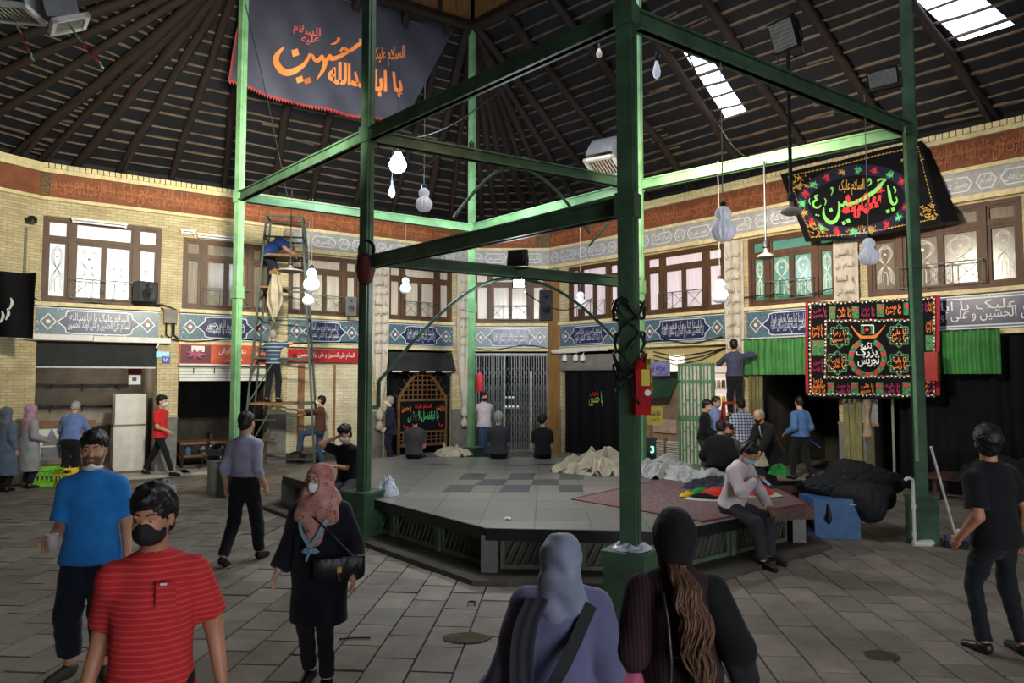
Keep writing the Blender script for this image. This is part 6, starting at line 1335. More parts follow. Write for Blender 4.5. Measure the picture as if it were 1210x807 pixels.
# --- large flowered banner below
q0 = WR.w(0, -.28, 0); b3 = plane_fn(q0, nR, lambda x, y: .03*math.sin(x/11)*((y-340)/130)+.015*math.sin(x/5+y/17)); t = thing('floral_banner', 'large black banner with green floral border, star medallions and white script, red sides', 'banner', tuple(onplane(1030, 470, q0, nR))); inv = t.matrix_basis.inverted()
f0 = zf(b3, 940, 340, 5.766, .016); f = lambda a, c: inv @ f0(a, c); f1 = lambda a, c: inv @ zf(b3, 940, 340, 5.766, .009)(a, c)
fc = lambda a, c: inv @ zf(b3, 940, 340, 5.766, 0)(66+(985-66)*a, 95+645*c+(-45*a*a*(1-c))+18*math.sin(a*PI)*c)
MB().grid(fc, 40, 24).build('cloth', DARKCLOTH, t, smooth=180)
sd = mat('crimson_side', (150, 28, 44), .8); m = MB()
m.grid(lambda a, c: f(66+20*a, 98+620*c), 2, 12); m.build('red_side', sd, t); m = MB(); m.grid(lambda a, c: f(960+26*a, 52+680*c), 2, 12); m.build('red_side', sd, t)
FLG = mat('green_floral_weave', (92, 150, 96), .85, .2, 20, .2, col2=(28, 70, 44)); blk = {'g': MB(), 'o': MB(), 'm': MB(), 'r': MB(), 'w': MB()}; rr = random.Random(9)
def rect(mb, x, y, w, h): mb.add([f1(x, y), f1(x+w, y), f1(x+w, y+h), f1(x, y+h)], [(0, 1, 2, 3)])
words = ['یا حسین', 'یا زهرا', 'یا علی', 'یا زینب', 'یا رقیه']
def block(k, x, y, w, h, i):
    if k == 'g':
        rect(blk['g'], x, y, w, h); blob(blk['r'], x+w/2, y+h*.3, min(w, h)*.36, f, 12, 0, .25)
    else:
        mb = blk[k]; ztext(mb, words[i % 5], f, x+6, y+h*.45, x+w-6, y+h*.92, .03); ztext(mb, words[(i+2) % 5], f, x+10, y+h*.08, x+w-8, y+h*.5, .03)
seq = [('m', 115, 105), ('g', 228, 45), ('o', 280, 105), ('g', 385, 45), ('m', 438, 110), ('g', 555, 50), ('o', 610, 120), ('g', 738, 50), ('m', 800, 110), ('o', 900, 50)]
for i, (k, x, w_) in enumerate(seq): block(k, x, 130-8*(x > 500)-(x-66)**2*5e-5, w_, 85, i); block({'m': 'o', 'o': 'm', 'g': 'g'}[k], x-5, 640+4*math.sin(x/300), w_, 85, i+1)
for k, y, h, i in (('o', 240, 110, 1), ('g', 358, 105, 2), ('m', 475, 110, 3), ('o', 610, 90, 4)): block(k, 112, y, 85, h, i); block({'o': 'o', 'g': 'g', 'm': 'm'}[k], 885, y-35, 60, h, i)
for (x0, y0, x1, y1) in ((90, 112, 960, 70), (205, 228, 800, 222), (90, 725, 960, 735), (205, 612, 800, 605), (100, 112, 98, 725), (206, 228, 206, 612), (800, 222, 806, 605), (945, 80, 945, 735)):
    n = int(math.hypot(x1-x0, y1-y0)/14)
    for i in range(n): x, y = x0+(x1-x0)*i/n, y0+(y1-y0)*i/n; blob(blk['g' if i % 2 else 'w'], x, y+6*math.sin(i*2.5), 7, f, 5, i); blob(blk['r' if i % 3 else 'o'], x+6, y-7, 4.5, f, 4, i)
for cx, cy, i in ((303, 330, 0), (708, 325, 1), (290, 512, 2), (710, 515, 3)):
    P = [(cx+(82 if q % 2 == 0 else 62)*math.cos(q*PI/8+PI/8*0), cy+(82 if q % 2 == 0 else 62)*math.sin(q*PI/8)) for q in range(16)]
    for a, c in zip(P, P[1:]+P[:1]): stroke(blk['g'], [(*a, 11), (*c, 11)], f, 1)
    for q in range(24): blob(blk['w' if q % 2 else 'g'], cx+56*math.cos(q*PI/12), cy+56*math.sin(q*PI/12), 5, f, 4)
    ztext(blk['o'], words[i], f, cx-46, cy, cx+46, cy+44, .03); ztext(blk['o'], words[(i+1) % 5], f, cx-42, cy-42, cx+42, cy+4, .03)
cx, cy = 492, 478
for q in range(40):
    a0, a1 = -PI/2+.35+q*(2*PI-.7)/40, -PI/2+.35+(q+1)*(2*PI-.7)/40
    blk['g'].add([f1(cx+r_*math.cos(a_), cy+r_*math.sin(a_)) for a_, r_ in ((a0, 96), (a1, 96), (a1, 134), (a0, 134))], [(0, 1, 2, 3)])
for q in range(9): a = -PI/2+.75+q*(2*PI-1.5)/8; blob(blk['r'], cx+115*math.cos(a), cy+115*math.sin(a), 20, f, 12, 0, .25)
ztext(blk['w'], 'تکیه', f, 445, 370, 520, 425, .02); ztext(blk['w'], 'بزرگ', f, 412, 400, 560, 478, .025); ztext(blk['w'], 'تجریش', f, 425, 462, 575, 540, .025)
stroke(blk['o'], [(380, 258, 6), (410, 300, 10), (450, 335, 22), (490, 336, 18), (540, 332, 22), (580, 295, 10), (612, 255, 6)], f, 6); rect(blk['g'], 445, 255, 88, 60)
for (x0, y0, x1, y1) in ((445, 255, 533, 255), (533, 255, 533, 315)): stroke(blk['w'], [(x0, y0, 8), (x1, y1, 8)], f, 1)
blob(blk['r'], 488, 286, 16, f, 8, 0, .3)
for k, mm in (('g', FLG), ('o', ORT), ('m', MAGT), ('r', REDT), ('w', WHT)): blk[k].build({'g': 'green_embroidery', 'o': 'orange_embroidery', 'm': 'magenta_embroidery', 'r': 'red_roses', 'w': 'white_embroidery'}[k], mm, t, kind='stuff')
# red cabinet hanging in front of the floral banner edge
pp = onplane(1101, 450, WR.w(0, -.5, 0), nR); t = thing('red_cabinet', 'small red metal hose cabinet hung at the floral banner edge', 'cabinet', tuple(pp), WR.M.to_euler().z); MB().box((-.12, -.08, 0), (.12, .08, .52)).build('cabinet_body', mat('red_enamel', (150, 30, 32), .4, .12, 6, .03), t); MB().box((-.1, -.09, .03), (.1, -.08, .49)).build('door', mat('red_enamel', (1, 1, 1)), t)
# --- black flag at the far left, printed column cloths
p = at(12, 360, 13.0); t = thing('black_flag', 'black flag with white print hanging at the far left edge', 'flag', (p.x, p.y, p.z-.6)); 
MB().grid(lambda a, c: Vector((-.42+.86*a+.1*a*c, .08*math.sin(a*9+c*2), 1.25*c-.05*a)), 24, 10).build('cloth', DARKCLOTH, t, smooth=180); m = MB(); [stroke(m, [(x, y, .03), (x+.05, y+.12, .06), (x+.02, y+.22, .02)], lambda a, c: Vector((a, -.1, c)), 4) for x, y in ((.0, .3), (.06, .5), (-.1, .25))]; m.build('white_print', WHT, t)
PRC = mat('printed_white_cloth', (196, 190, 178), .85, .1, 3, .1, chips=(16, .64, (110, 104, 98)), col2=(176, 160, 138))
def column_cloth(wall, px, w0, label, ztop=5.3, zk=1.15):
    u = wall.u(px); t = wthing(wall, 'printed_cloth', label, 'cloth', u, -.09, 0)
    prof = [(ztop, w0), (3.9, w0), (3.0, w0*.95), (2.3, w0*.75), (1.7, w0*.42), (zk+.12, w0*.22)]; cz = crom(prof, 6)
    MB().grid(lambda a, c: Vector(((a-.5)*cz[int(c*30)][1], -.035*math.sin(a*9*PI/2+1)*(.3+c)-.02, cz[int(c*30)][0])), 18, 30).build('cloth', PRC, t, smooth=180)
    MB().lathe([(.04, .2), (.09, .1), (.11, 0), (.08, -.1), (.03, -.14), (.09, -.24), (.12, -.34), (.06, -.4)], 12, (0, -.06, zk), flute=.12, nf=5).build('knot', PRC, t, smooth=60)
    m = MB(); [put_text(m, VERSES[k % 5][:9], lambda a, c: Vector((a, -.075, c)), -w0*.36, ztop-.45-.26*k, w0*.72, .15, .0) for k in range(9)]
    m.build('script', mat('grey_print', (96, 90, 86), .8), t, kind='stuff')
column_cloth(WL, 447, .50, 'printed white column cloth tied at the foot, left of the wooden arch'); column_cloth(WL, 546, .48, 'printed white column cloth tied at the foot, right of the wooden arch')
column_cloth(WR, 872, .48, 'printed cream column cloth beside the green-lit window'); column_cloth(WR, 1005, .48, 'printed cream column cloth between the green-lit and dim windows', 5.3, 3.6)
# ------------------------------------------------------------------ lamps and fixtures
GLASSW = mat('white_fluted_glass', (226, 226, 236), .2, .06, 8, .02, emit=(225, 228, 240), estr=.10)
def pendant(label, px, y0, y1, Y, ytop, double=False):
    b_ = at(px, y1, Y); h = at(px, y0, Y).z-b_.z; tz = at(px, ytop, Y).z; t = thing('pendant_lamp', label, 'lamp', tuple(b_), 0, 'fluted white gourd lamps'); s_ = h/.36
    MB().lathe([(r*s_, z*s_) for r, z in ((.02, 0), (.07, .012), (.105, .06), (.115, .11), (.10, .16), (.062, .205), (.058, .225), (.072, .26), (.07, .295), (.045, .33), (.03, .345))], 56, flute=.09, nf=14).build('glass_shade', GLASSW, t, smooth=180)
    MB().lathe([(.034*s_, .34*s_), (.034*s_, .375*s_), (.012*s_, .40*s_)], 10).build('cap', BLACKM, t, smooth=50); MB().tube([(0, 0, .39*s_), (0, 0, tz-b_.z)], .006, 5).build('cord', PLASTER, t); return t
pendant('gourd pendant lamp nearest the bright bulb, under the high beam', 501, 221, 250, 10.6, 100); pendant('gourd pendant lamp hanging left of the back green column', 479, 327, 347, 14.3, 262)
pendant('upper of two gourd pendant lamps by the scaffold tower', 368, 316, 345, 13.6, 235); pendant('lower of two gourd pendant lamps by the scaffold tower', 364, 341, 361, 13.75, 235)
pendant('small gourd pendant lamp beyond the near column, above the draped doorway', 686, 344, 365, 13.2, 245); pendant('largest gourd pendant lamp, hanging before the terracotta frieze', 855, 242, 285, 6.9, 48)
pendant('gourd pendant lamp hanging before the right-hand lit window', 851, 329, 358, 10.8, 190); pendant('gourd pendant lamp hanging below the oval embroidered banner', 1027, 280, 313, 8.45, 112)
def hang_bulb(label, px, py, Y, ytop, col, strength, power, r=.045, name='bulb_lamp', long=1.0):
    p = at(px, py, Y); t = thing(name, label, 'lamp', tuple(p)); g_ = glow('glow_'+label[:8], col, strength)
    MB().lathe([(0, -r*long), (r*.8, -r*.6*long), (r, 0), (r*.75, r*.65*long), (r*.42, r*1.2*long), (r*.4, r*1.5*long)], 14).build('bulb', g_, t, smooth=180); MB().lathe([(r*.45, r*1.4*long), (r*.5, r*2.2*long), (.008, r*2.6*long)], 10).build('socket', BLACKM, t, smooth=50)
    MB().tube([(0, 0, r*2.4*long), (.01, 0, at(px, ytop, Y).z-p.z)], .006, 5).build('cord', GLASSY, t)
    if power: point_light('lamp_light', tuple(p+Vector((0, -.02, -r*1.3*long))), power, tuple(lin(col)), r); 
    return t
hang_bulb('large glaring white bulb hanging on a cord left of the back column', 470, 195, 11.6, 40, (225, 240, 255), 90, 260, .15)  # globe drawn oversized, its extra size stands for the glare
hang_bulb('small warm glowing bulb under the high diagonal beam', 619, 74, 8.6, 30, (255, 214, 150), 40, 25, .045)
hang_bulb('unlit white spiral bulb hanging near the roof beside the near column', 776, 85, 8.2, 20, (190, 196, 214), .4, 0, .05, long=1.9); hang_bulb('unlit small white bulb hanging over the air duct', 708, 64, 10.5, 30, (200, 190, 180), .1, 0, .05, long=1.3); hang_bulb('unlit white lantern bulb hanging below the glaring bulb', 463, 228, 12.0, 150, (190, 200, 214), .2, 0, .06, long=1.6)  # these bulbs are off; a faint glow paints their brightness
def floodlight(label, loc, target, w, h, lit=0):
    d = (Vector(target)-Vector(loc)).normalized(); M = d.to_track_quat('-Y', 'Z').to_matrix().to_4x4(); M.translation = loc; t = thing('floodlight', label, 'floodlight', M=M)
    MB().box((-w/2, 0, -h/2), (w/2, .08, h/2)).box((-w*.35, .08, -h*.35), (w*.35, .13, h*.35)).build('housing', BLACKM, t); m = MB(); [m.box((-w*.4+k*w*.1, .13, -h*.35), (-w*.4+k*w*.1+.01, .17, h*.35)) for k in range(9)]; m.build('cooling_fins', BLACKM, t)
    MB().box((-w*.44, -.012, -h*.42), (w*.44, 0, h*.42)).build('glass', glow('flood_glass', (235, 242, 255), lit) if lit else mat('flood_glass_off', (150, 152, 150), .15), t); MB().tube([(-w*.55, .05, 0), (-w*.55, .05, -h*.75), (w*.55, .05, -h*.75), (w*.55, .05, 0)], .012, 6).build('bracket', BLACKM, t)
    if not lit:
        m = MB(); [m.box((-w*.4, -.02, -h*.36+k*h*.12), (w*.4, -.012, -h*.35+k*h*.12)) for k in range(7)]; m.build('louvre', DSTEEL, t)
    return t
p = at(925, 42, 7.55); floodlight('black floodlight on the high beam, nearer the near column', p, p+Vector((-.75, -.55, -.45)), .30, .36); p = at(1043, 92, 8.5); floodlight('black floodlight on the high beam beside the right green column', p, p+Vector((-.6, -.7, -.6)), .36, .22)
p = Vector((*mid.xy, 3.98)); floodlight('dark floodlight box sitting on the low cross beam', p+Vector((0, 0, .02)), p+Vector((.3, 1, -.1)), .30, .24)
p = Vector((*mid.xy, 3.6))+Vector((0, -.1, 0)); floodlight('lit white floodlight under the low cross beam', p, p+Vector((0, -1, -.7)), .18, .13, 55); area_light('low_beam_floodlight', tuple(p+Vector((0, -.06, -.06))), tuple(p+Vector((0, -1, -.8))), .16, 60, (.92, .96, 1))
def speaker(label, px, py, Y, w, h, yaw, pitch=0, wall=None):
    p = at(px, py, Y); t = thing('loudspeaker', label, 'loudspeaker', M=Matrix.Translation(p) @ RZ(yaw) @ RX(pitch)); MB().box((-w/2, -w*.35, -h/2), (w/2, w*.35, h/2)).build('cabinet', BLACKM, t); MB().box((-w*.44, -w*.37, -h*.45), (w*.44, -w*.35, h*.45)).build('grille', DSTEEL, t)
    MB().lathe([(w*.32, 0), (w*.32, .012), (w*.15, .0)], 16, (0, -w*.37, -h*.15), RX(PI/2)).build('woofer', BLACKM, t, smooth=50); MB().lathe([(w*.14, 0), (w*.14, .012), (0, .004)], 12, (0, -w*.37, h*.28), RX(PI/2)).build('tweeter', BLACKM, t, smooth=50); MB().tube([(0, w*.3, 0), (0, w*.3+.25, .03)], .015, 6).build('bracket', BLACKM, t); return t
speaker('black loudspeaker box mounted beside the brightest window', 172, 345, 15.1, .42, .44, WL.M.to_euler().z+.3); speaker('black loudspeaker on the wall left of the near-left column', 415, 362, 17.4, .26, .48, .2); speaker('black portable loudspeaker hanging from the low cross beam', 645, 361, 10.9, .20, .48, .1)
def fan_hub(label, px, py, Y, ytop, r, rod=.012, m=None):
    p = at(px, py, Y); t = thing('fan_hub', label, 'fan', tuple(p)); MB().lathe([(0, -.05), (r*.5, -.045), (r, -.012), (r, .012), (r*.6, .035), (r*.25, .06), (.02, .12)], 20).build('motor_housing', m or mat('dusty_beige_metal', (150, 138, 128), .5, .1, 6, .03), t, smooth=50); MB().tube([(0, 0, .1), (0, 0, at(px, ytop, Y).z-p.z)], rod, 6).build('rod', BLACKM, t); MB().lathe([(.05, .14), (.05, .2), (.02, .24)], 12).build('canopy', DSTEEL, t, smooth=50); return t
fan_hub('bladeless ceiling fan hub under the high cross beam', 557, 184, 11.0, 165, .15, m=mat('red_brown_metal', (120, 70, 58), .5)); fan_hub('bladeless ceiling fan hub on a rod above the scaffold tower', 343, 320, 14.0, 225, .26); fan_hub('bladeless ceiling fan hub hanging before the green-lit window', 905, 303, 10.2, 190, .13, .015); fan_hub('bladeless ceiling fan hub on thick black rod left of the oval banner', 935, 250, 8.1, 60, .12, .022)
# air ducts of the coolers
GALV = mat('galvanised_sheet', (156, 158, 162), .4, .12, 5, .05, metal=.5)
def duct(label, px, py, Y, w, rz, rx=.0, ribbon=None):
    p = at(px, py, Y); t = thing('air_duct', label, 'duct', M=Matrix.Translation(p) @ RZ(rz) @ RX(rx)); path = [(-.06, 0), (-.02, .16), (.06, .34), (.20, .48), (.38, .56), (.75, .60)]; m = MB(); c = crom([(a, b_, 0) for a, b_ in path], 5)
    ring_ = []
    for i in range(len(c)): d = c[min(i+1, len(c)-1)]-c[max(i-1, 0)]; d /= np.linalg.norm(d); ring_.append([Vector((sx*w/2, c[i][0]+sy*w/2*d[1], c[i][1]-sy*w/2*d[0])) for sx, sy in ((-1, -1), (1, -1), (1, 1), (-1, 1))])
    m.add([v for r_ in ring_ for v in r_], [(i*4+k, i*4+(k+1) % 4, i*4+4+(k+1) % 4, i*4+4+k) for i in range(len(c)-1) for k in range(4)]); m.build('duct_bend', GALV, t, smooth=40)
    m = MB(); h_ = w/2+.04; [m.box(lo, hi) for lo, hi in (((-h_, -h_, -.06), (h_, -h_+.05, 0)), ((-h_, h_-.05, -.06), (h_, h_, 0)), ((-h_, -h_, -.06), (-h_+.05, h_, 0)), ((h_-.05, -h_, -.06), (h_, h_, 0)))]; m.build('outlet_frame', WHITEM, t)
    for k in range(8): MB().box((-h_+.06+k*(2*h_-.12)/8, -h_+.05, -.04), (-h_+.07+k*(2*h_-.12)/8, h_-.05, 0)).build('louvre', mat('beige_louvre', (190, 180, 164), .5), t)
    return t
duct('galvanised air duct with square white outlet near the roof', 714, 196, 12.6, .52, -.55, -.35); duct('grey air duct with white outlet frame at the top left', 80, 26, 8.4, .36, -.9, .5); duct('dark air duct box at the very top left corner', 12, 12, 8.0, .5, .2, .1)
for (x0, y0, x1, y1, Y, lb) in ((80, 28, 120, 78, 8.2, 'green and red ribbon fluttering from the white duct outlet'), (14, 16, 38, 68, 7.9, 'green and red ribbon hanging from the dark duct box')):
    a, b_ = at(x0, y0, Y), at(x1, y1, Y); t = thing('ribbon', lb, 'ribbon', tuple(a)); d = b_-a
    for k, (s0, s1, mm) in enumerate(((0, .5, GREEN), (.45, .95, mat('red_satin', (150, 30, 40), .6)), (.93, 1.05, GREEN))): MB().grid(lambda u, v: d*(s0+(s1-s0)*u)+Vector((0, .02*math.sin(u*8), (v-.5)*.06*(1-.5*u))), 10, 1).build('ribbon_strip', mm, t)
# cctv, blue plates, wiring
p = at(28, 262, 13.9); t = thing('cctv_camera', 'white dome cctv camera with black arm on the left pillar', 'camera', tuple(p)); MB().lathe([(0, -.22), (.12, -.16), (.14, -.05), (.14, .02), (.10, .06)], 16, (-.28, 0, -.06)).build('dome', WHITEM, t, smooth=60); MB().tube([(-.28, 0, .0), (-.2, 0, .08), (.15, .1, .05)], .03, 8).build('arm', BLACKM, t); MB().lathe([(.09, 0), (.09, .1), (.05, .14)], 12, (.17, 0, -.02)).build('microphone', BLACKM, t, smooth=50); MB().tube([(.02, .05, -.1), (.02, .05, -1.6)], .025, 8).build('conduit', STEEL, t)
BLUEP = mat('blue_enamel_plate', (40, 70, 150), .4, .08, 6, 0)
for px, py, w_, h_, lb in ((192, 419, .26, .13, 'pale blue lit number plate on the pillar right of the empty shop'), (196, 425, .17, .16, 'dark blue enamel number plate below the lit plate'), (27, 433, .18, .14, 'blue enamel number plate on the far left pillar')):
    u, z = WL.loc(px, py); t = wthing(WL, 'number_plate', lb, 'plate', u, -.03, z); MB().box((-w_/2, 0, -h_/2), (w_/2, .02, h_/2)).build('plate', BLUEP if 'enamel' in lb else glow('lit_blue', (120, 180, 220), .4), t); q = MB(); put_text(q, '۱۱۲' if 'lit' in lb[:12] else '۱۵', lambda a, c: Vector((a, -.004, c)), -w_*.3, -h_*.25, w_*.6, h_*.5, .02, latin=True); q.build('numerals', WHITEM, t)
def cable(label, wall, pts, r=.014, off=.06):
    P_ = [wall.w(*(lambda q: (q[0], -off, q[1]))(wall.loc(x, y))) for x, y in pts]; t = MB(); cc = crom([tuple(q) for q in P_], 5); t.tube([Vector(q) for q in cc], r, 6).build('strung_cable', GLASSY, label=label, category='cable')
cable('black cable running under the first left window and sagging', WL, [(24, 340), (60, 362), (110, 358), (160, 366), (188, 360), (208, 366)]); cable('black cable strung below the shop tile panels', WL, [(195, 400), (230, 404), (280, 400), (330, 405), (420, 404)]); cable('black cable looping down the second pillar', WL, [(186, 362), (200, 372), (203, 395), (196, 404), (190, 396)]); cable('black cable sagging over the folding gate bay', WB, [(556, 410), (580, 414), (620, 408), (650, 412)]); cable('black cable strung along the kiosk lintel', WR, [(760, 405), (790, 402), (820, 406), (856, 398)], off=.1); cable('black cable lying along the sill of the green-lit window', WR, [(880, 352), (920, 348), (950, 350), (990, 340)], off=.1)
p = WL.loc(201, 375); t = wthing(WL, 'junction_box', 'grey cable junction box between the first two tile panels', 'junction box', p[0], -.12, p[1]); MB().box((-.14, 0, -.14), (.14, .1, .16)).box((-.15, -.01, .14), (.15, .11, .17)).build('box_body', PLASTER, t); [MB().tube([(x, .05, -.14), (x, .05, -.4), (x+.1, .05, -.5)], .02, 6).build('conduit', GLASSY, t) for x in (-.08, .08)]
MB().tube([at(1068, 150, 8.9), at(1075, 300, 8.9), at(1084, 545, 8.9)], .022, 8).build('conduit_pole', GREEN, None, smooth=60, label='thin green conduit pole running down beside the right column', category='pole')

for (wall, x0, x1, y, lb) in ((WL, 84, 151, 261, 'long white tube light fitting above the brightest window'), (WL, 213, 231, 274, 'short white tube light fitting at the second window corner'), (WL, 233, 290, 279, 'white tube light fitting over the second window, beside the corner fitting')):
    (ua, za), (ub, zb) = wall.loc(x0, y, .1), wall.loc(x1, y+6, .1); t = wthing(wall, 'tube_light', lb, 'lamp', ua, -.12, za); L_ = ub-ua
    MB().box((0, 0, .03), (L_, .1, .08)).build('batten_body', WHITEM, t); MB().tube([(.04, .04, 0), (L_-.04, .04, 0)], .02, 10).build('tube', GLASSW, t, smooth=60)
    for x in (.02, L_-.06): MB().box((x, .01, -.03), (x+.04, .08, .03)).build('end_cap', WHITEM, t)
# ------------------------------------------------------------------ things on the platform and floor
def heap(name, label, cat, loc, rx, ry, h, m, seed, rz=0, ridged=1.0, group=None, nr=34, na=96, folds=0):
    rr = random.Random(seed); t = thing(name, label, cat, loc, rz, group); off = Vector((seed*3.7, seed*1.3, 0))
    def fn(a, r):
        th = a*2*PI; x, y = math.cos(th)*r, math.sin(th)*r; edge = 1+.22*mnoise.noise(Vector((math.cos(th)*1.6, math.sin(th)*1.6, seed)))
        wx, wy = x+.35*mnoise.noise(Vector((x*1.7, y*1.7, 7))+off), y+.35*mnoise.noise(Vector((x*1.7, y*1.7, 11))+off); n = 0
        for fq, am in ((1.3, .55), (2.9, .32), (6.0, .13)): n += am*(1-min(1, abs(mnoise.noise(Vector((wx*fq, wy*fq, fq))+off))*2.0))
        z = h*((1-r**3)*(.18+.95*n)); k = 1+.10*mnoise.noise(Vector((x*4, y*4, 5))+off); return Vector((x*rx*edge*k, y*ry*edge*k, max(.004, z)))
    mb = MB(); h0 = h; h = h*.55 if folds else h; mb.grid(fn, na, nr)
    for i in range(folds):                             # gathered folds lying over one another
        a0 = rr.uniform(0, 2*PI); q = math.sqrt(rr.random())*.62; c = Vector((math.cos(a0)*q*rx, math.sin(a0)*q*ry, 0)); an = rr.uniform(0, PI); d = Vector((math.cos(an), math.sin(an), 0)); n = Vector((-d.y, d.x, 0))
        ln = rr.uniform(.45, .9)*min(rx, ry); wd = rr.uniform(.16, .34)*min(rx, ry); pk = h0*(1-q*q)*rr.uniform(.5, 1.0); ph = rr.uniform(0, 6); bend = rr.uniform(-.5, .5)
        def strip(u, v):
            s_ = (u-.5)*2; w_ = (v-.5)*2; prof = math.cos(w_*PI*.5)*(.9+.25*math.sin(w_*5+ph)); p = c+d*(s_*ln)+n*(w_*wd*(1.1-.45*math.cos(s_*1.5))+bend*ln*s_*s_*.6+.03*math.sin(s_*4+ph))
            p.z = max(.006, pk*(1-abs(s_)**1.7)*(.55+.45*prof)*1.0+.05*prof*h0/.3+.025*math.sin(s_*7+ph)*prof-.03*abs(w_)); return p
        mb.grid(strip, 22, 14)
    mb.build('cloth', m, t, smooth=180); return t
CANV = cloth('cream_canvas', (180, 168, 144), .15, .3); CANW = mat('printed_white_canvas', (184, 182, 176), .85, .12, 4, .2, chips=(22, .60, (96, 94, 92)))
def onp(px, py): return tuple(onz(px, py, PTOP))
heap('cloth_heap', 'small crumpled cream cloth by the back column foot', 'cloth', onp(535, 538), .36, .30, .26, CANV, 2, folds=16); heap('cloth_heap', 'large crumpled cream canvas heap left of the near column', 'cloth', (1.62, 11.9, PTOP), .62, .5, .40, CANV, 5, .2, folds=26); heap('cloth_heap', 'crumpled cream canvas at the tip of the heap row', 'cloth', (1.18, 12.0, PTOP), .42, .40, .26, CANV, 8, folds=26)
heap('cloth_heap', 'crumpled white canvas with dark print right of the near column', 'cloth', (2.55, 11.55, PTOP), .55, .45, .30, CANW, 11, folds=26); heap('cloth_heap', 'flattened white printed sheet spread on the platform', 'cloth', (3.02, 11.15, PTOP), .62, .5, .14, CANW, 14, folds=26)
heap('cloth_heap', 'dark slate cloth bundle on the carpet behind the seated man', 'cloth', (2.95, 10.1, PTOP+.01), .45, .28, .18, cloth('slate_cloth', (52, 50, 62)), 17)
RUG = mat('red_patterned_carpet', (118, 98, 94), .95, .2, 22, .3, col2=(88, 62, 62), chips=(1.1, .63, (116, 36, 44)))
c_ = [onp(677, 592), onp(770, 578), onp(838, 577), onp(905, 570)]; c_ = [Vector(x) for x in c_]
t = thing('carpet', 'worn red patterned carpet spread over the platform corner', 'carpet', (2.6, 9.3, PTOP))
O = Vector((2.6, 9.3, PTOP)); P0 = Vector(onp(676, 591)); P1 = Vector(onp(830, 617)); P2 = Vector((3.78, 8.86, PTOP)); P3 = Vector((3.92, 10.9, PTOP))
P0b = Vector(onp(800, 563))
m = MB(); poly = [P0, P1, P2, P3, P0b]; m.prism([(p.x-O.x, p.y-O.y) for p in poly], lambda x, y, q: Vector((x, y, q)), .002, .016); m.build('pile', RUG, t)
m = MB(); 
for a, b_ in zip(poly, poly[1:]+poly[:1]): m.bar(a-O+Vector((0, 0, .012)), b_-O+Vector((0, 0, .012)), .035, .014)
m.build('border', mat('deep_red_border', (104, 46, 48), .95, .15, 12, .2), t)
en = (P2-P1).normalized(); nn = Vector((en.y, -en.x, 0)); MB().grid(lambda a, c: (P1.lerp(P2, .1+.95*a)-O)+nn*(.03+.02*math.sin(a*14)*c)+Vector((0, 0, .012-.20*c*(.4+.6*a))), 24, 4).build('overhang', RUG, t, smooth=180)
e2 = (P3-P2).normalized(); n2 = Vector((e2.y, -e2.x, 0)); MB().grid(lambda a, c: (P2.lerp(P3, .6*a)-O)+n2*(.04+.05*c)+Vector((0, 0, .012-.34*c)), 16, 4).build('overhang', mat('deep_red_border', (1, 1, 1)), t, smooth=180)
m = MB(); rr = random.Random(4)
for i in range(90): a = P0.lerp(P1, i/90)-O; m.bar(a+Vector((0, 0, .006)), a+Vector((-.035+rr.uniform(-.01, .01), -.05, .004)), .008, .004)
m.build('fringe', CANV, t)
FR, FGm, FY = cloth('red_flag_cloth', (196, 44, 38)), cloth('green_flag_cloth', (40, 130, 52)), cloth('yellow_flag_cloth', (220, 180, 40))
def flagpile(label, loc, parts, s0):
    t = thing('folded_flags', label, 'flags', loc)
    for i, (dx, dy, rx, ry, h, mm, z) in enumerate(parts):
        mb = MB(); off = Vector((s0+i*2.3, 1.7*i, 0)); mb.grid(lambda a, r: Vector((dx+math.cos(a*2*PI)*r*rx*(1+.2*mnoise.noise(Vector((math.cos(a*2*PI), math.sin(a*2*PI), i+s0)))), dy+math.sin(a*2*PI)*r*ry, z+h*(1-r**2)*(.6+.6*abs(mnoise.noise(Vector((r*math.cos(a*2*PI)*3, r*math.sin(a*2*PI)*3, 0))+off))))), 36, 12); mb.build('folded_cloth', mm, t, smooth=180)
flagpile('folded red, green and yellow flags left of the seated man', (2.62, 9.2, PTOP+.015), [(0, 0, .34, .2, .06, CANW, 0), (.05, .02, .3, .18, .08, DARKCLOTH, .03), (.14, .02, .26, .15, .13, FR, .05), (-.04, .12, .2, .1, .12, FGm, .04), (-.26, .06, .12, .06, .08, FY, .02)], 3)
flagpile('folded red flag with green edge right of the seated man', (3.28, 9.35, PTOP+.015), [(0, 0, .36, .22, .05, FGm, 0), (.04, 0, .33, .19, .08, CANV, .02), (0, .02, .32, .18, .16, FR, .04)], 9)
heap('dark_bundle', 'dark patterned cloth bundle with green and white folds behind the seated man', 'bundle', (3.62, 10.5, PTOP), .42, .4, .42, mat('dark_floral_cloth', (30, 26, 30), .9, .2, 5, .2, chips=(9, .66, (120, 90, 50))), 21)
heap('white_sack', 'small white rag on top of the dark patterned bundle', 'rag', (3.72, 10.35, PTOP+.30), .14, .12, .22, CANV, 23); heap('green_rag', 'bright green rag lying on the dark patterned bundle', 'rag', (3.92, 10.15, PTOP+.20), .14, .2, .16, FGm, 25)
# plastic bag by the left base box
t = heap('plastic_bag', 'crumpled white plastic bag beside the near-left column base', 'bag', (-1.72, 9.55, PTOP), .16, .15, .26, mat('white_plastic_film', (190, 196, 206), .3, .08, 8, .2, alpha=.9), 31); heap('plastic_bag', 'crumpled plastic wrap on the near column base box', 'bag', (D.x, D.y, .636), .17, .17, .07, mat('white_plastic_film', (1, 1, 1)), 33)
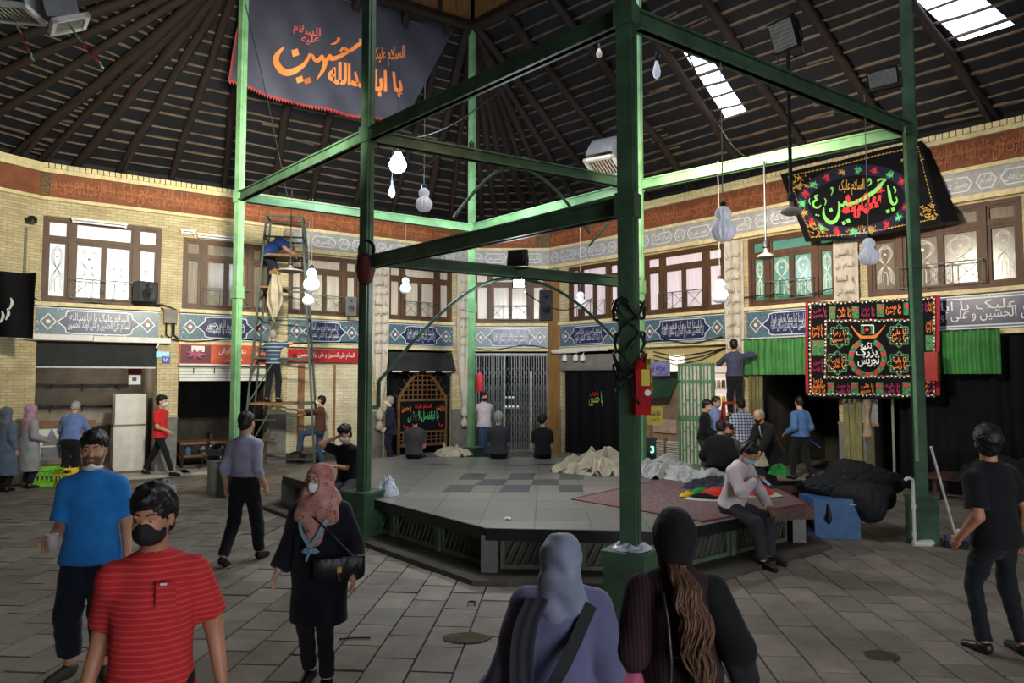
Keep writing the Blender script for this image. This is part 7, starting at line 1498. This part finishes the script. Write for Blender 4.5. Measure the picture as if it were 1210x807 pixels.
# litter bin
p = onz(252, 586); BINM = mat('brushed_bin_grey', (150, 150, 152), .45, .1, 6, .03, metal=.3); t = thing('litter_bin', 'grey cylindrical litter bin with shiny black dome lid', 'bin', (p.x, p.y+.22, 0)); r = .20
MB().lathe([(r*.92, 0), (r*.96, .02), (r, .62), (r*1.03, .63), (r*1.03, .66)], 28).build('bin_body', BINM, t, smooth=40); MB().lathe([(r*1.05, .65), (r*1.05, .70), (r*1.0, .80), (r*.8, .90), (r*.4, .95), (0, .96)], 28).build('dome_lid', mat('gloss_black', (18, 18, 20), .15), t, smooth=60)
MB().box((-.13, -r*1.05, .72), (.13, -r*.5, .84)).build('flap', mat('gloss_dark_grey', (50, 52, 54), .2), t)
# blue steel chest and black bundle, box behind
p = onz(991, 637); CH = mat('blue_painted_chest', (58, 98, 142), .5, .15, 5, .05, chips=(7, .70, (120, 130, 140))); t = thing('steel_chest', 'light blue steel chest with hanging black strap on the floor', 'chest', (p.x, p.y+.02, 0), deg(-2)); cw, cd, chh = .60, .5, .51
MB().box((-cw/2, 0, .0), (cw/2, cd, chh)).build('chest_body', CH, t); MB().box((-cw/2-.012, -.012, chh-.1), (cw/2+.012, cd+.012, chh+.012)).build('lid', CH, t); l_ = MB(); l_.bar((-.12, -.01, .42), (-.12, -.01, .3), .02, .012); l_.build('latch', STEEL, t); MB().bar((.15, -.02, .455), (.24, -.02, .455), .02, .012).build('latch', STEEL, t)
MB().tube([(-.13, -.02, .46), (-.12, -.03, .36), (-.13, -.04, .26), (-.12, -.03, .20)], [.02, .025, .045, .01], 8).build('strap', BLACKM, t, smooth=60)
tb = thing('black_cloth_bundle', 'big bundle of black cloth slumped over the blue chest', 'bundle', (0, 0, 0)); v = Vol((p.x-.45, p.y-.2, .2), (p.x+1.3, p.y+1.2, 1.25), .02)
for dx, dy, dz, rx_, ry_, rz_ in ((.1, .5, .62, .34, .3, .13), (.5, .55, .70, .42, .32, .22), (.85, .6, .66, .36, .3, .18), (.3, .35, .60, .3, .2, .12), (.55, .8, .80, .3, .25, .16)): v.ell((p.x+dx, p.y+dy, dz), (rx_, ry_, rz_), .12)
v.build('cloth', mat('shiny_black_cloth', (20, 20, 23), .75, .2, 6, .4), tb, folds=.020, fscale=17, fdir=(1, 1.2, 2.0))
for k in range(3): MB().tube([(p.x+.2+.2*k, p.y+.25, .70), (p.x+.3+.2*k, p.y+.4, .88-.04*k), (p.x+.4+.2*k, p.y+.7, .80)], .015, 6).build('cord', BLACKM, tb)
v = Vol((p.x+.02, p.y-.3, .0), (p.x+1.0, p.y+.7, .9), .02); v.ell((p.x+.45, p.y+.05, .46), (.22, .2, .26), .1); v.ell((p.x+.35, p.y+.3, .56), (.36, .3, .18), .1); v.ell((p.x+.7, p.y+.35, .5), (.25, .22, .2), .1)
t2 = thing('black_sack', 'bulging black cloth sack hanging in front of the black bundle', 'sack', (0, 0, 0)); v.build('sack_cloth', mat('shiny_black_cloth', (1, 1, 1)), t2, folds=.014, fscale=18)
MB().tube([(p.x+.40, p.y+.12, .70), (p.x+.45, p.y+.08, .74), (p.x+.5, p.y+.12, .70)], .02, 6).build('tie', BLACKM, t2)
t = thing('wooden_crate', 'dark red-brown wooden crate behind the blue chest', 'crate', (p.x-.45, p.y+.75, 0)); BRW = mat('dark_red_wood', (74, 44, 38), .7, .2, 5, .15)
for k in range(3): MB().box((-.4, 0, .02+.2*k), (.5, .03, .19+.2*k)).build('slat', BRW, t); MB().box((-.4, .47, .02+.2*k), (.5, .5, .19+.2*k)).build('slat', BRW, t)
MB().box((-.4, .03, .0), (.5, .47, .03)).build('crate_floor', BRW, t); MB().box((-.4, .03, .02), (-.37, .47, .6)).box((.47, .03, .02), (.5, .47, .6)).build('end_panel', BRW, t)
heap('dark_tarpaulin', 'dark green tarpaulin heap at the carpet corner', 'tarpaulin', (4.22, 10.35, 0), .30, .5, .62, cloth('dark_green_tarp', (30, 42, 40)), 44); heap('rag_heap', 'heap of dark rags and cords in the last dark bay', 'rags', (8.3, 11.6, .45), 1.0, .45, .4, mat('shiny_black_cloth', (1, 1, 1)), 47)
t = thing('low_bench', 'low dark bench carrying the rags in the last bay', 'bench', (8.3, 11.6, 0), WR.M.to_euler().z); MB().box((-1.1, -.35, .38), (1.1, .35, .45)).build('bench_top', BRW, t)
for x in (-1.0, .95): MB().box((x, -.3, 0), (x+.06, .3, .38)).build('leg', BRW, t)
# white hooked pipe on a foot, and broom against the green base
p = onz(1081, 645); WPV = mat('white_pvc', (200, 200, 190), .35, .06, 8, .02); t = thing('pipe_stand', 'white hooked plastic pipe standing on a round pale foot', 'pipe', (p.x, p.y, 0))
MB().tube([(0, 0, .02), (0, 0, .55), (0, 0, .80)], .02, 10).build('pipe', WPV, t, smooth=60); MB().tube([(0, 0, .78), (-.005, 0, .84), (-.04, 0, .86), (-.08, 0, .855), (-.1, 0, .83)], .021, 10).build('hook', WPV, t, smooth=60)
for z in (.15, .5): MB().lathe([(.026, -.03), (.028, 0), (.026, .03)], 12, (0, 0, z)).build('coupling', WPV, t, smooth=60)
MB().tube([(-.02, 0, .03), (.1, 0, .03), (.2, 0, .035), (.24, 0, .05)], [.035, .05, .05, .03], 10).build('foot', WPV, t, smooth=60)
a, b_ = at(1100, 528, 8.3), at(1134, 640, 6.0); b_ = Vector((onz(1130, 648).x, onz(1130, 648).y, .04)); t = thing('broom', 'broom with long white handle leaning by the green column base', 'broom', tuple(b_)); MB().tube([a-b_, (a-b_)*.02+Vector((0, 0, .10))], .016, 8).build('handle', WPV, t, smooth=60); MB().box((-.14, -.03, .06), (.14, .03, .13)).build('head', mat('violet_plastic', (70, 60, 100), .5), t)
m = MB(); [m.bar((-.13+.02*k, y, .07), (-.15+.023*k, y*1.6, -.03), .014, .008) for k in range(14) for y in (-.02, .0, .02)]; m.build('bristles', mat('dark_bristle', (40, 36, 46), .8), t); MB().lathe([(.03, 0), (.05, .05), (.02, .1)], 10, (.02, -.02, .11)).build('rag_wrap', WPV, t)
# litter on the ground
for px, py, mm, lb in ((543, 676, WHITEM, 'scrap of white paper on the ground by the platform corner'), (557, 715, BLACKM, 'small curled black strip lying on the pavers'), (418, 757, DSTEEL, 'thin dark twig lying on the pavers'), (600, 614, WHITEM, 'tiny white scrap lying on the platform')):
    q = onz(px, py, PTOP if py == 614 else 0); t = thing('litter_scrap', lb, 'litter', (q.x, q.y, q.z+.004)); mb = MB()
    if 'twig' in lb: mb.tube([(-.12, 0, .01), (0, .02, .012), (.13, .03, .01)], .007, 6)
    elif 'strip' in lb: mb.tube([(-.03, 0, .015), (-.035, .03, .02), (.02, .04, .02), (.04, .02, .02), (.03, -.01, .015)], .01, 6)
    else: mb.grid(lambda a, c: Vector(((a-.5)*.07, (c-.5)*.06, .006+.018*abs(math.sin(a*4+c*3)))), 6, 6)
    mb.build('scrap', mm, t, smooth=60)
MOSS = mat('mossy_stain', (74, 72, 44), .9, .25, 9, .2); DARKP = mat('dark_patch', (46, 42, 36), .35, .15, 7, .05)  # last: darker, smoother tone for floor and platform patches
for i, (px, py, rx, ry, mm, lb) in enumerate(((552, 754, .20, .12, MOSS, 'mossy patch in the pavers in front of the women'), (1040, 775, .14, .10, DARKP, 'dark wet stain on the pavers near the man in black'), (520, 549, .22, .1, DARKP, 'dark patch on the platform, left one'), (612, 550, .26, .1, DARKP, 'dark patch on the platform, middle one'), (645, 549, .26, .1, DARKP, 'dark patch on the platform, right one'))):
    q = onz(px, py, PTOP if py < 560 else 0); t = thing('ground_stain', lb, 'stain', (q.x, q.y, q.z+(.0065 if q.z < .1 else .002))); mb = MB(); n_ = 26
    mb.add([(0, 0, 0)]+[(rx*(1+.35*mnoise.noise(Vector((math.cos(k*2*PI/n_)*2, math.sin(k*2*PI/n_)*2, i*3.3))))*math.cos(k*2*PI/n_), ry*(1+.35*mnoise.noise(Vector((math.sin(k*2*PI/n_)*2, math.cos(k*2*PI/n_)*2, i*5.1))))*math.sin(k*2*PI/n_), 0) for k in range(n_)], [(0, k+1, (k+1) % n_+1) for k in range(n_)]); mb.build('stain', mm, t)
# plastic cup in the hand of the man in blue; old man's cane; blue stick
CUP = bpy.data.materials.new('clear_plastic_cup'); CUP.use_nodes = True; _b = CUP.node_tree.nodes['Principled BSDF']; _b.inputs['Base Color'].default_value = (.85, .84, .86, 1); _b.inputs['Roughness'].default_value = .15; _b.inputs['Transmission Weight'].default_value = .6; _b.inputs['IOR'].default_value = 1.1
j = BLUEMAN; f_ = (j['wrR']-j['elR']).normalized(); q = j['M'] @ (j['wrR']+f_*.085+Vector((.03, -.01, -.04))); t = thing('plastic_cup', 'clear disposable plastic cup held by the man in bright blue', 'cup', tuple(q)); MB().lathe([(.026, 0), (.027, .004), (.037, .095), (.039, .098)], 18).build('cup_wall', CUP, t, smooth=50); MB().lathe([(.024, .004), (.030, .05), (0, .051)], 16).build('drink', mat('milky_drink', (190, 170, 176), .3), t, smooth=50)
j = OLD; q = j['M'] @ (j['wrR']+Vector((-.0, -.06, -.02))); t = thing('walking_cane', 'pale walking cane held by the old man in navy suit', 'cane', (q.x, q.y, 0)); MB().tube([(0, 0, .01), (0, 0, q.z)], .013, 8).build('shaft', WPV, t); MB().tube([(0, 0, q.z-.02), (.0, -.02, q.z+.03), (.0, -.07, q.z+.035), (0, -.1, q.z+.01)], .014, 8).build('handle', WOODL, t, smooth=60); MB().lathe([(.02, 0), (.02, .03), (.014, .05)], 10).build('tip', BLACKM, t)
j = BLU2; q = j['M'] @ (j['wrR']+Vector((0, -.05, -.04))); t = thing('blue_rod', 'thin blue rod held low by the man entering the dark doorway', 'rod', tuple(q)); MB().tube([(-.05, 0, .03), (.35, -.1, -.28)], .014, 8).build('rod', mat('blue_plastic', (60, 90, 170), .4), t); MB().tube([(.34, -.098, -.272), (.38, -.108, -.303)], .018, 8).build('tip', BLACKM, t)
# ------------------------------------------------------------------ scaffold tower, stepladder, fixtures on the near column
SCM = mat('green_scaffold_steel', (56, 72, 62), .55, .2, 6, .05); t = thing('scaffold_tower', 'tapering green steel scaffold tower on wheels before the shops', 'scaffold', (SCX, SCY, 0), WL.M.to_euler().z*.35)
bx, tx_, by_, ty_, Ht = .80, .40, .62, .32, 5.95
def leg_at(sx, sy, z): k = z/Ht; return Vector((sx*(bx+(tx_-bx)*k), sy*(by_+(ty_-by_)*k), z))
for sx in (-1, 1):
    for sy in (-1, 1):
        MB().bar(leg_at(sx, sy, .12), leg_at(sx, sy, Ht), .045).build('upright', SCM, t); w_ = MB(); w_.lathe([(.07, -.02), (.08, -.015), (.08, .015), (.07, .02)], 14, leg_at(sx, sy, .08), RX(PI/2)); w_.build('wheel', BLACKM, t, smooth=40)
for z in (.3, 1.55, 2.6, 3.55, 4.25, 5.0, 5.45, Ht):
    for (s0, s1) in (((-1, -1), (1, -1)), ((1, -1), (1, 1)), ((1, 1), (-1, 1)), ((-1, 1), (-1, -1))): MB().bar(leg_at(*s0, z), leg_at(*s1, z), .035).build('rail', SCM, t)
for z0, z1 in ((.3, 1.55), (1.55, 2.6), (2.6, 3.55)): MB().bar(leg_at(-1, -1, z0), leg_at(-.2, -1, z1), .03).build('diagonal', SCM, t)
for zz in (.3, .75, 1.2): MB().bar(leg_at(-.95, -1, zz), leg_at(-.1, -1, zz), .03).build('rung', SCM, t)
MB().box((-.38, -.42, 5.0), (.42, .36, 5.04)).build('top_board', WOODL, t); MB().box((-.62, -.70, 1.54), (.35, .3, 1.585)).build('foot_board', WOODL, t); MB().box((-.50, -.45, 4.23), (.05, .42, 4.27)).build('foot_board', WOODL, t)
t = thing('work_cloth', 'grey-white cloth hanging from the scaffold below the bending man', 'cloth', (SCX-.02, SCY-.62, 3.55)); MB().grid(lambda a, c: Vector(((a-.5)*(.16+.24*math.sin(min(1, (1-c)*1.4)*PI*.55))*(.15+.85*min(1, c*2.6)), .05*math.sin(a*11+c*2), 1.05*c-.2*abs(a-.55)*(1-c))), 18, 14).build('cloth', CANV, t, smooth=180); MB().tube([(-.1, 0, 1.0), (0, -.03, 1.06), (.12, 0, 1.0)], .06, 8).build('bunched_top', mat('tan_sack', (140, 96, 56), .85), t, smooth=60)
t = thing('stepladder', 'red stepladder with black treads among the group of men', 'ladder', (LADX+.02, LADY-.05, 0), .2); RDL = mat('red_ladder_paint', (150, 40, 34), .5, .1, 6, .03)
for sx in (-1, 1): MB().bar((sx*.26, -.42, 0), (sx*.17, 0, 1.62), .04, .03).build('rail', RDL, t); MB().bar((sx*.26, .42, 0), (sx*.17, .02, 1.62), .04, .03).build('rail', RDL, t)
for k in range(5): z = .25+.26*k; q = z/1.62; MB().box((-.26+.09*q, -.44+.42*q, z), (.26-.09*q, -.32+.42*q, z+.03)).build('tread', BLACKM, t)
MB().box((-.2, -.14, 1.24), (.2, .14, 1.275)).build('platform', BLACKM, t); MB().box((-.19, -.03, 1.58), (.19, .05, 1.63)).build('top_cap', RDL, t)
REDE = mat('extinguisher_red', (150, 20, 24), .75, .1, 6, .02, spec=.15); YEL = mat('yellow_card', (196, 176, 60), .7, .1, 8, 0)
def on_D(px, py, Y): return at(px, py, Y)
p = on_D(757, 490, 6.05); t = thing('extinguisher_box', 'red fire extinguisher cabinet with yellow label on the near column', 'extinguisher box', tuple(p), .15); h_ = on_D(757, 428, 6.05).z-p.z
MB().box((-.065, -.06, 0), (.075, .12, h_-.06)).build('cabinet_body', REDE, t); MB().lathe([(.07, h_-.06), (.06, h_-.02), (.03, h_+.02)], 14, (0, .03, 0)).build('domed_top', REDE, t, smooth=60); MB().box((-.01, -.065, h_*.55), (.065, -.06, h_*.86)).build('yellow_label', YEL, t); MB().lathe([(.028, -.003), (.028, 0)], 18, (.045, -.062, h_*.42), RX(PI/2)).build('round_badge', WHITEM, t); MB().tube([(-.06, -.02, h_*.7), (-.09, -.05, h_*.4), (-.03, -.07, h_*.2)], .01, 6).build('hose', BLACKM, t)
MB().tube([(0, 0, h_), (.02, -.02, h_+.06), (.06, -.02, h_+.07)], .014, 8).build('valve', REDE, t)
p = on_D(774, 502, 6.7); t = thing('yellow_notice', 'yellow notice card with dark handwriting below the extinguisher cabinet', 'notice', tuple(p), .1); MB().box((-.075, 0, 0), (.075, .012, .175)).build('card', YEL, t); q = MB(); put_text(q, 'لطفا ماسک', lambda a, c: Vector((a, -.003, c)), -.055, .09, .11, .06, .0); put_text(q, 'بزنید', lambda a, c: Vector((a, -.003, c)), -.04, .03, .08, .05, .0); q.build('handwriting', mat('ink', (60, 54, 30), .8), t)
p = on_D(767, 466, 6.5); t = thing('yellow_ribbon', 'yellow and black ribbon hanging beside the extinguisher cabinet', 'ribbon', tuple(p), .1); hh = .34
for k in range(6): MB().grid(lambda a, c: Vector(((a-.5)*.05+.012*math.sin(k+c), .01*math.sin(a*4), (k+c)*hh/6)), 3, 3).build('ribbon_band', YEL if k % 2 == 0 else mat('yellow_black_band', (120, 104, 30), .7), t)
p = at(769, 500, 9.5); t = thing('ticket_machine', 'slim grey display box with green digits behind the near column', 'display', (at(766, 540, 12.4).x, 12.35, 0), .1); MB().box((-.14, 0, 0), (.14, .22, 1.05)).build('case', DSTEEL, t); MB().box((-.15, -.012, 1.03), (.15, .23, 1.07)).build('top', BLACKM, t); q = MB(); put_text(q, '3', lambda a, c: Vector((a, -.006, c)), .03, .8, .07, .13, .03, latin=True); q.build('digits', glow('green_digits', (120, 240, 170), 1.5), t)
p = at(567, 462, 14.95); t = thing('extinguisher_box', 'slim red extinguisher cover hanging on the back green column', 'extinguisher box', tuple(p)); MB().tube([(0, 0, 0), (0, 0, .34), (0, 0, .40)], [.075, .075, .03], 12).build('cover', mat('bright_red_vinyl', (196, 36, 44), .5), t, smooth=50); MB().tube([(0, 0, .38), (0, .0, .52)], .012, 6).build('strap', BLACKM, t)
t = thing('wire_coil', 'coil of black wire and red tool bag hung on the near-left column', 'coil', (*(B+Vector((.02, -.14, 0))).xy, 3.45)); 
for k in range(5): MB().tube([(.10*math.cos(a)+.01*k, -.02*k, .42+.13*math.sin(a)) for a in np.linspace(0, 2*PI, 17)], .011, 5).build('loop', GLASSY, t)
MB().lathe([(.03, .38), (.10, .3), (.12, .15), (.09, .0), (.03, -.05)], 12, flute=.1, nf=5).build('bag', mat('dark_red_sack', (78, 24, 24), .85), t, smooth=60)
t = thing('wire_tangle', 'tangle of dark wires bound round the near column', 'wires', (D.x, D.y, 2.1)); rr = random.Random(2)
for k in range(9): z = rr.uniform(0, .7); MB().tube([((.13+.02*rr.random())*math.cos(a), (.13+.02*rr.random())*math.sin(a), z+.1*math.sin(a*2+k)) for a in np.linspace(0, 2*PI, 15)], .012, 5).build('wire', GLASSY, t)
# hanging cords and cables between the beams
for i, (x0, y0, Y0, x1, y1, Y1, sag, lb) in enumerate(((432, 150, 9.25, 520, 180, 11.2, .5, 'loose black cable drooping under the high cross beam'), (800, 30, 7, 905, 180, 12, .6, 'slack black cable slung below the roof beside the skylight'), (600, 100, 9.5, 470, 165, 12, .2, 'thin cable from the high beam to the glaring bulb'), (620, 345, 10.4, 700, 352, 12.5, .25, 'thin cable sagging under the low cross beam'), (432, 320, 9.25, 425, 395, 9.2, -.1, 'thin cable running down the near-left column'), (290, 5, 12.3, 340, 235, 13.6, -.1, 'thin cable dropping from roof to the scaffold fan hub'))):
    a, b_ = at(x0, y0, Y0), at(x1, y1, Y1); MB().tube([a.lerp(b_, k/12)-Vector((0, 0, sag*math.sin(k/12*PI))) for k in range(13)], .009, 5).build('hanging_cable', GLASSY, label=lb, category='cable')
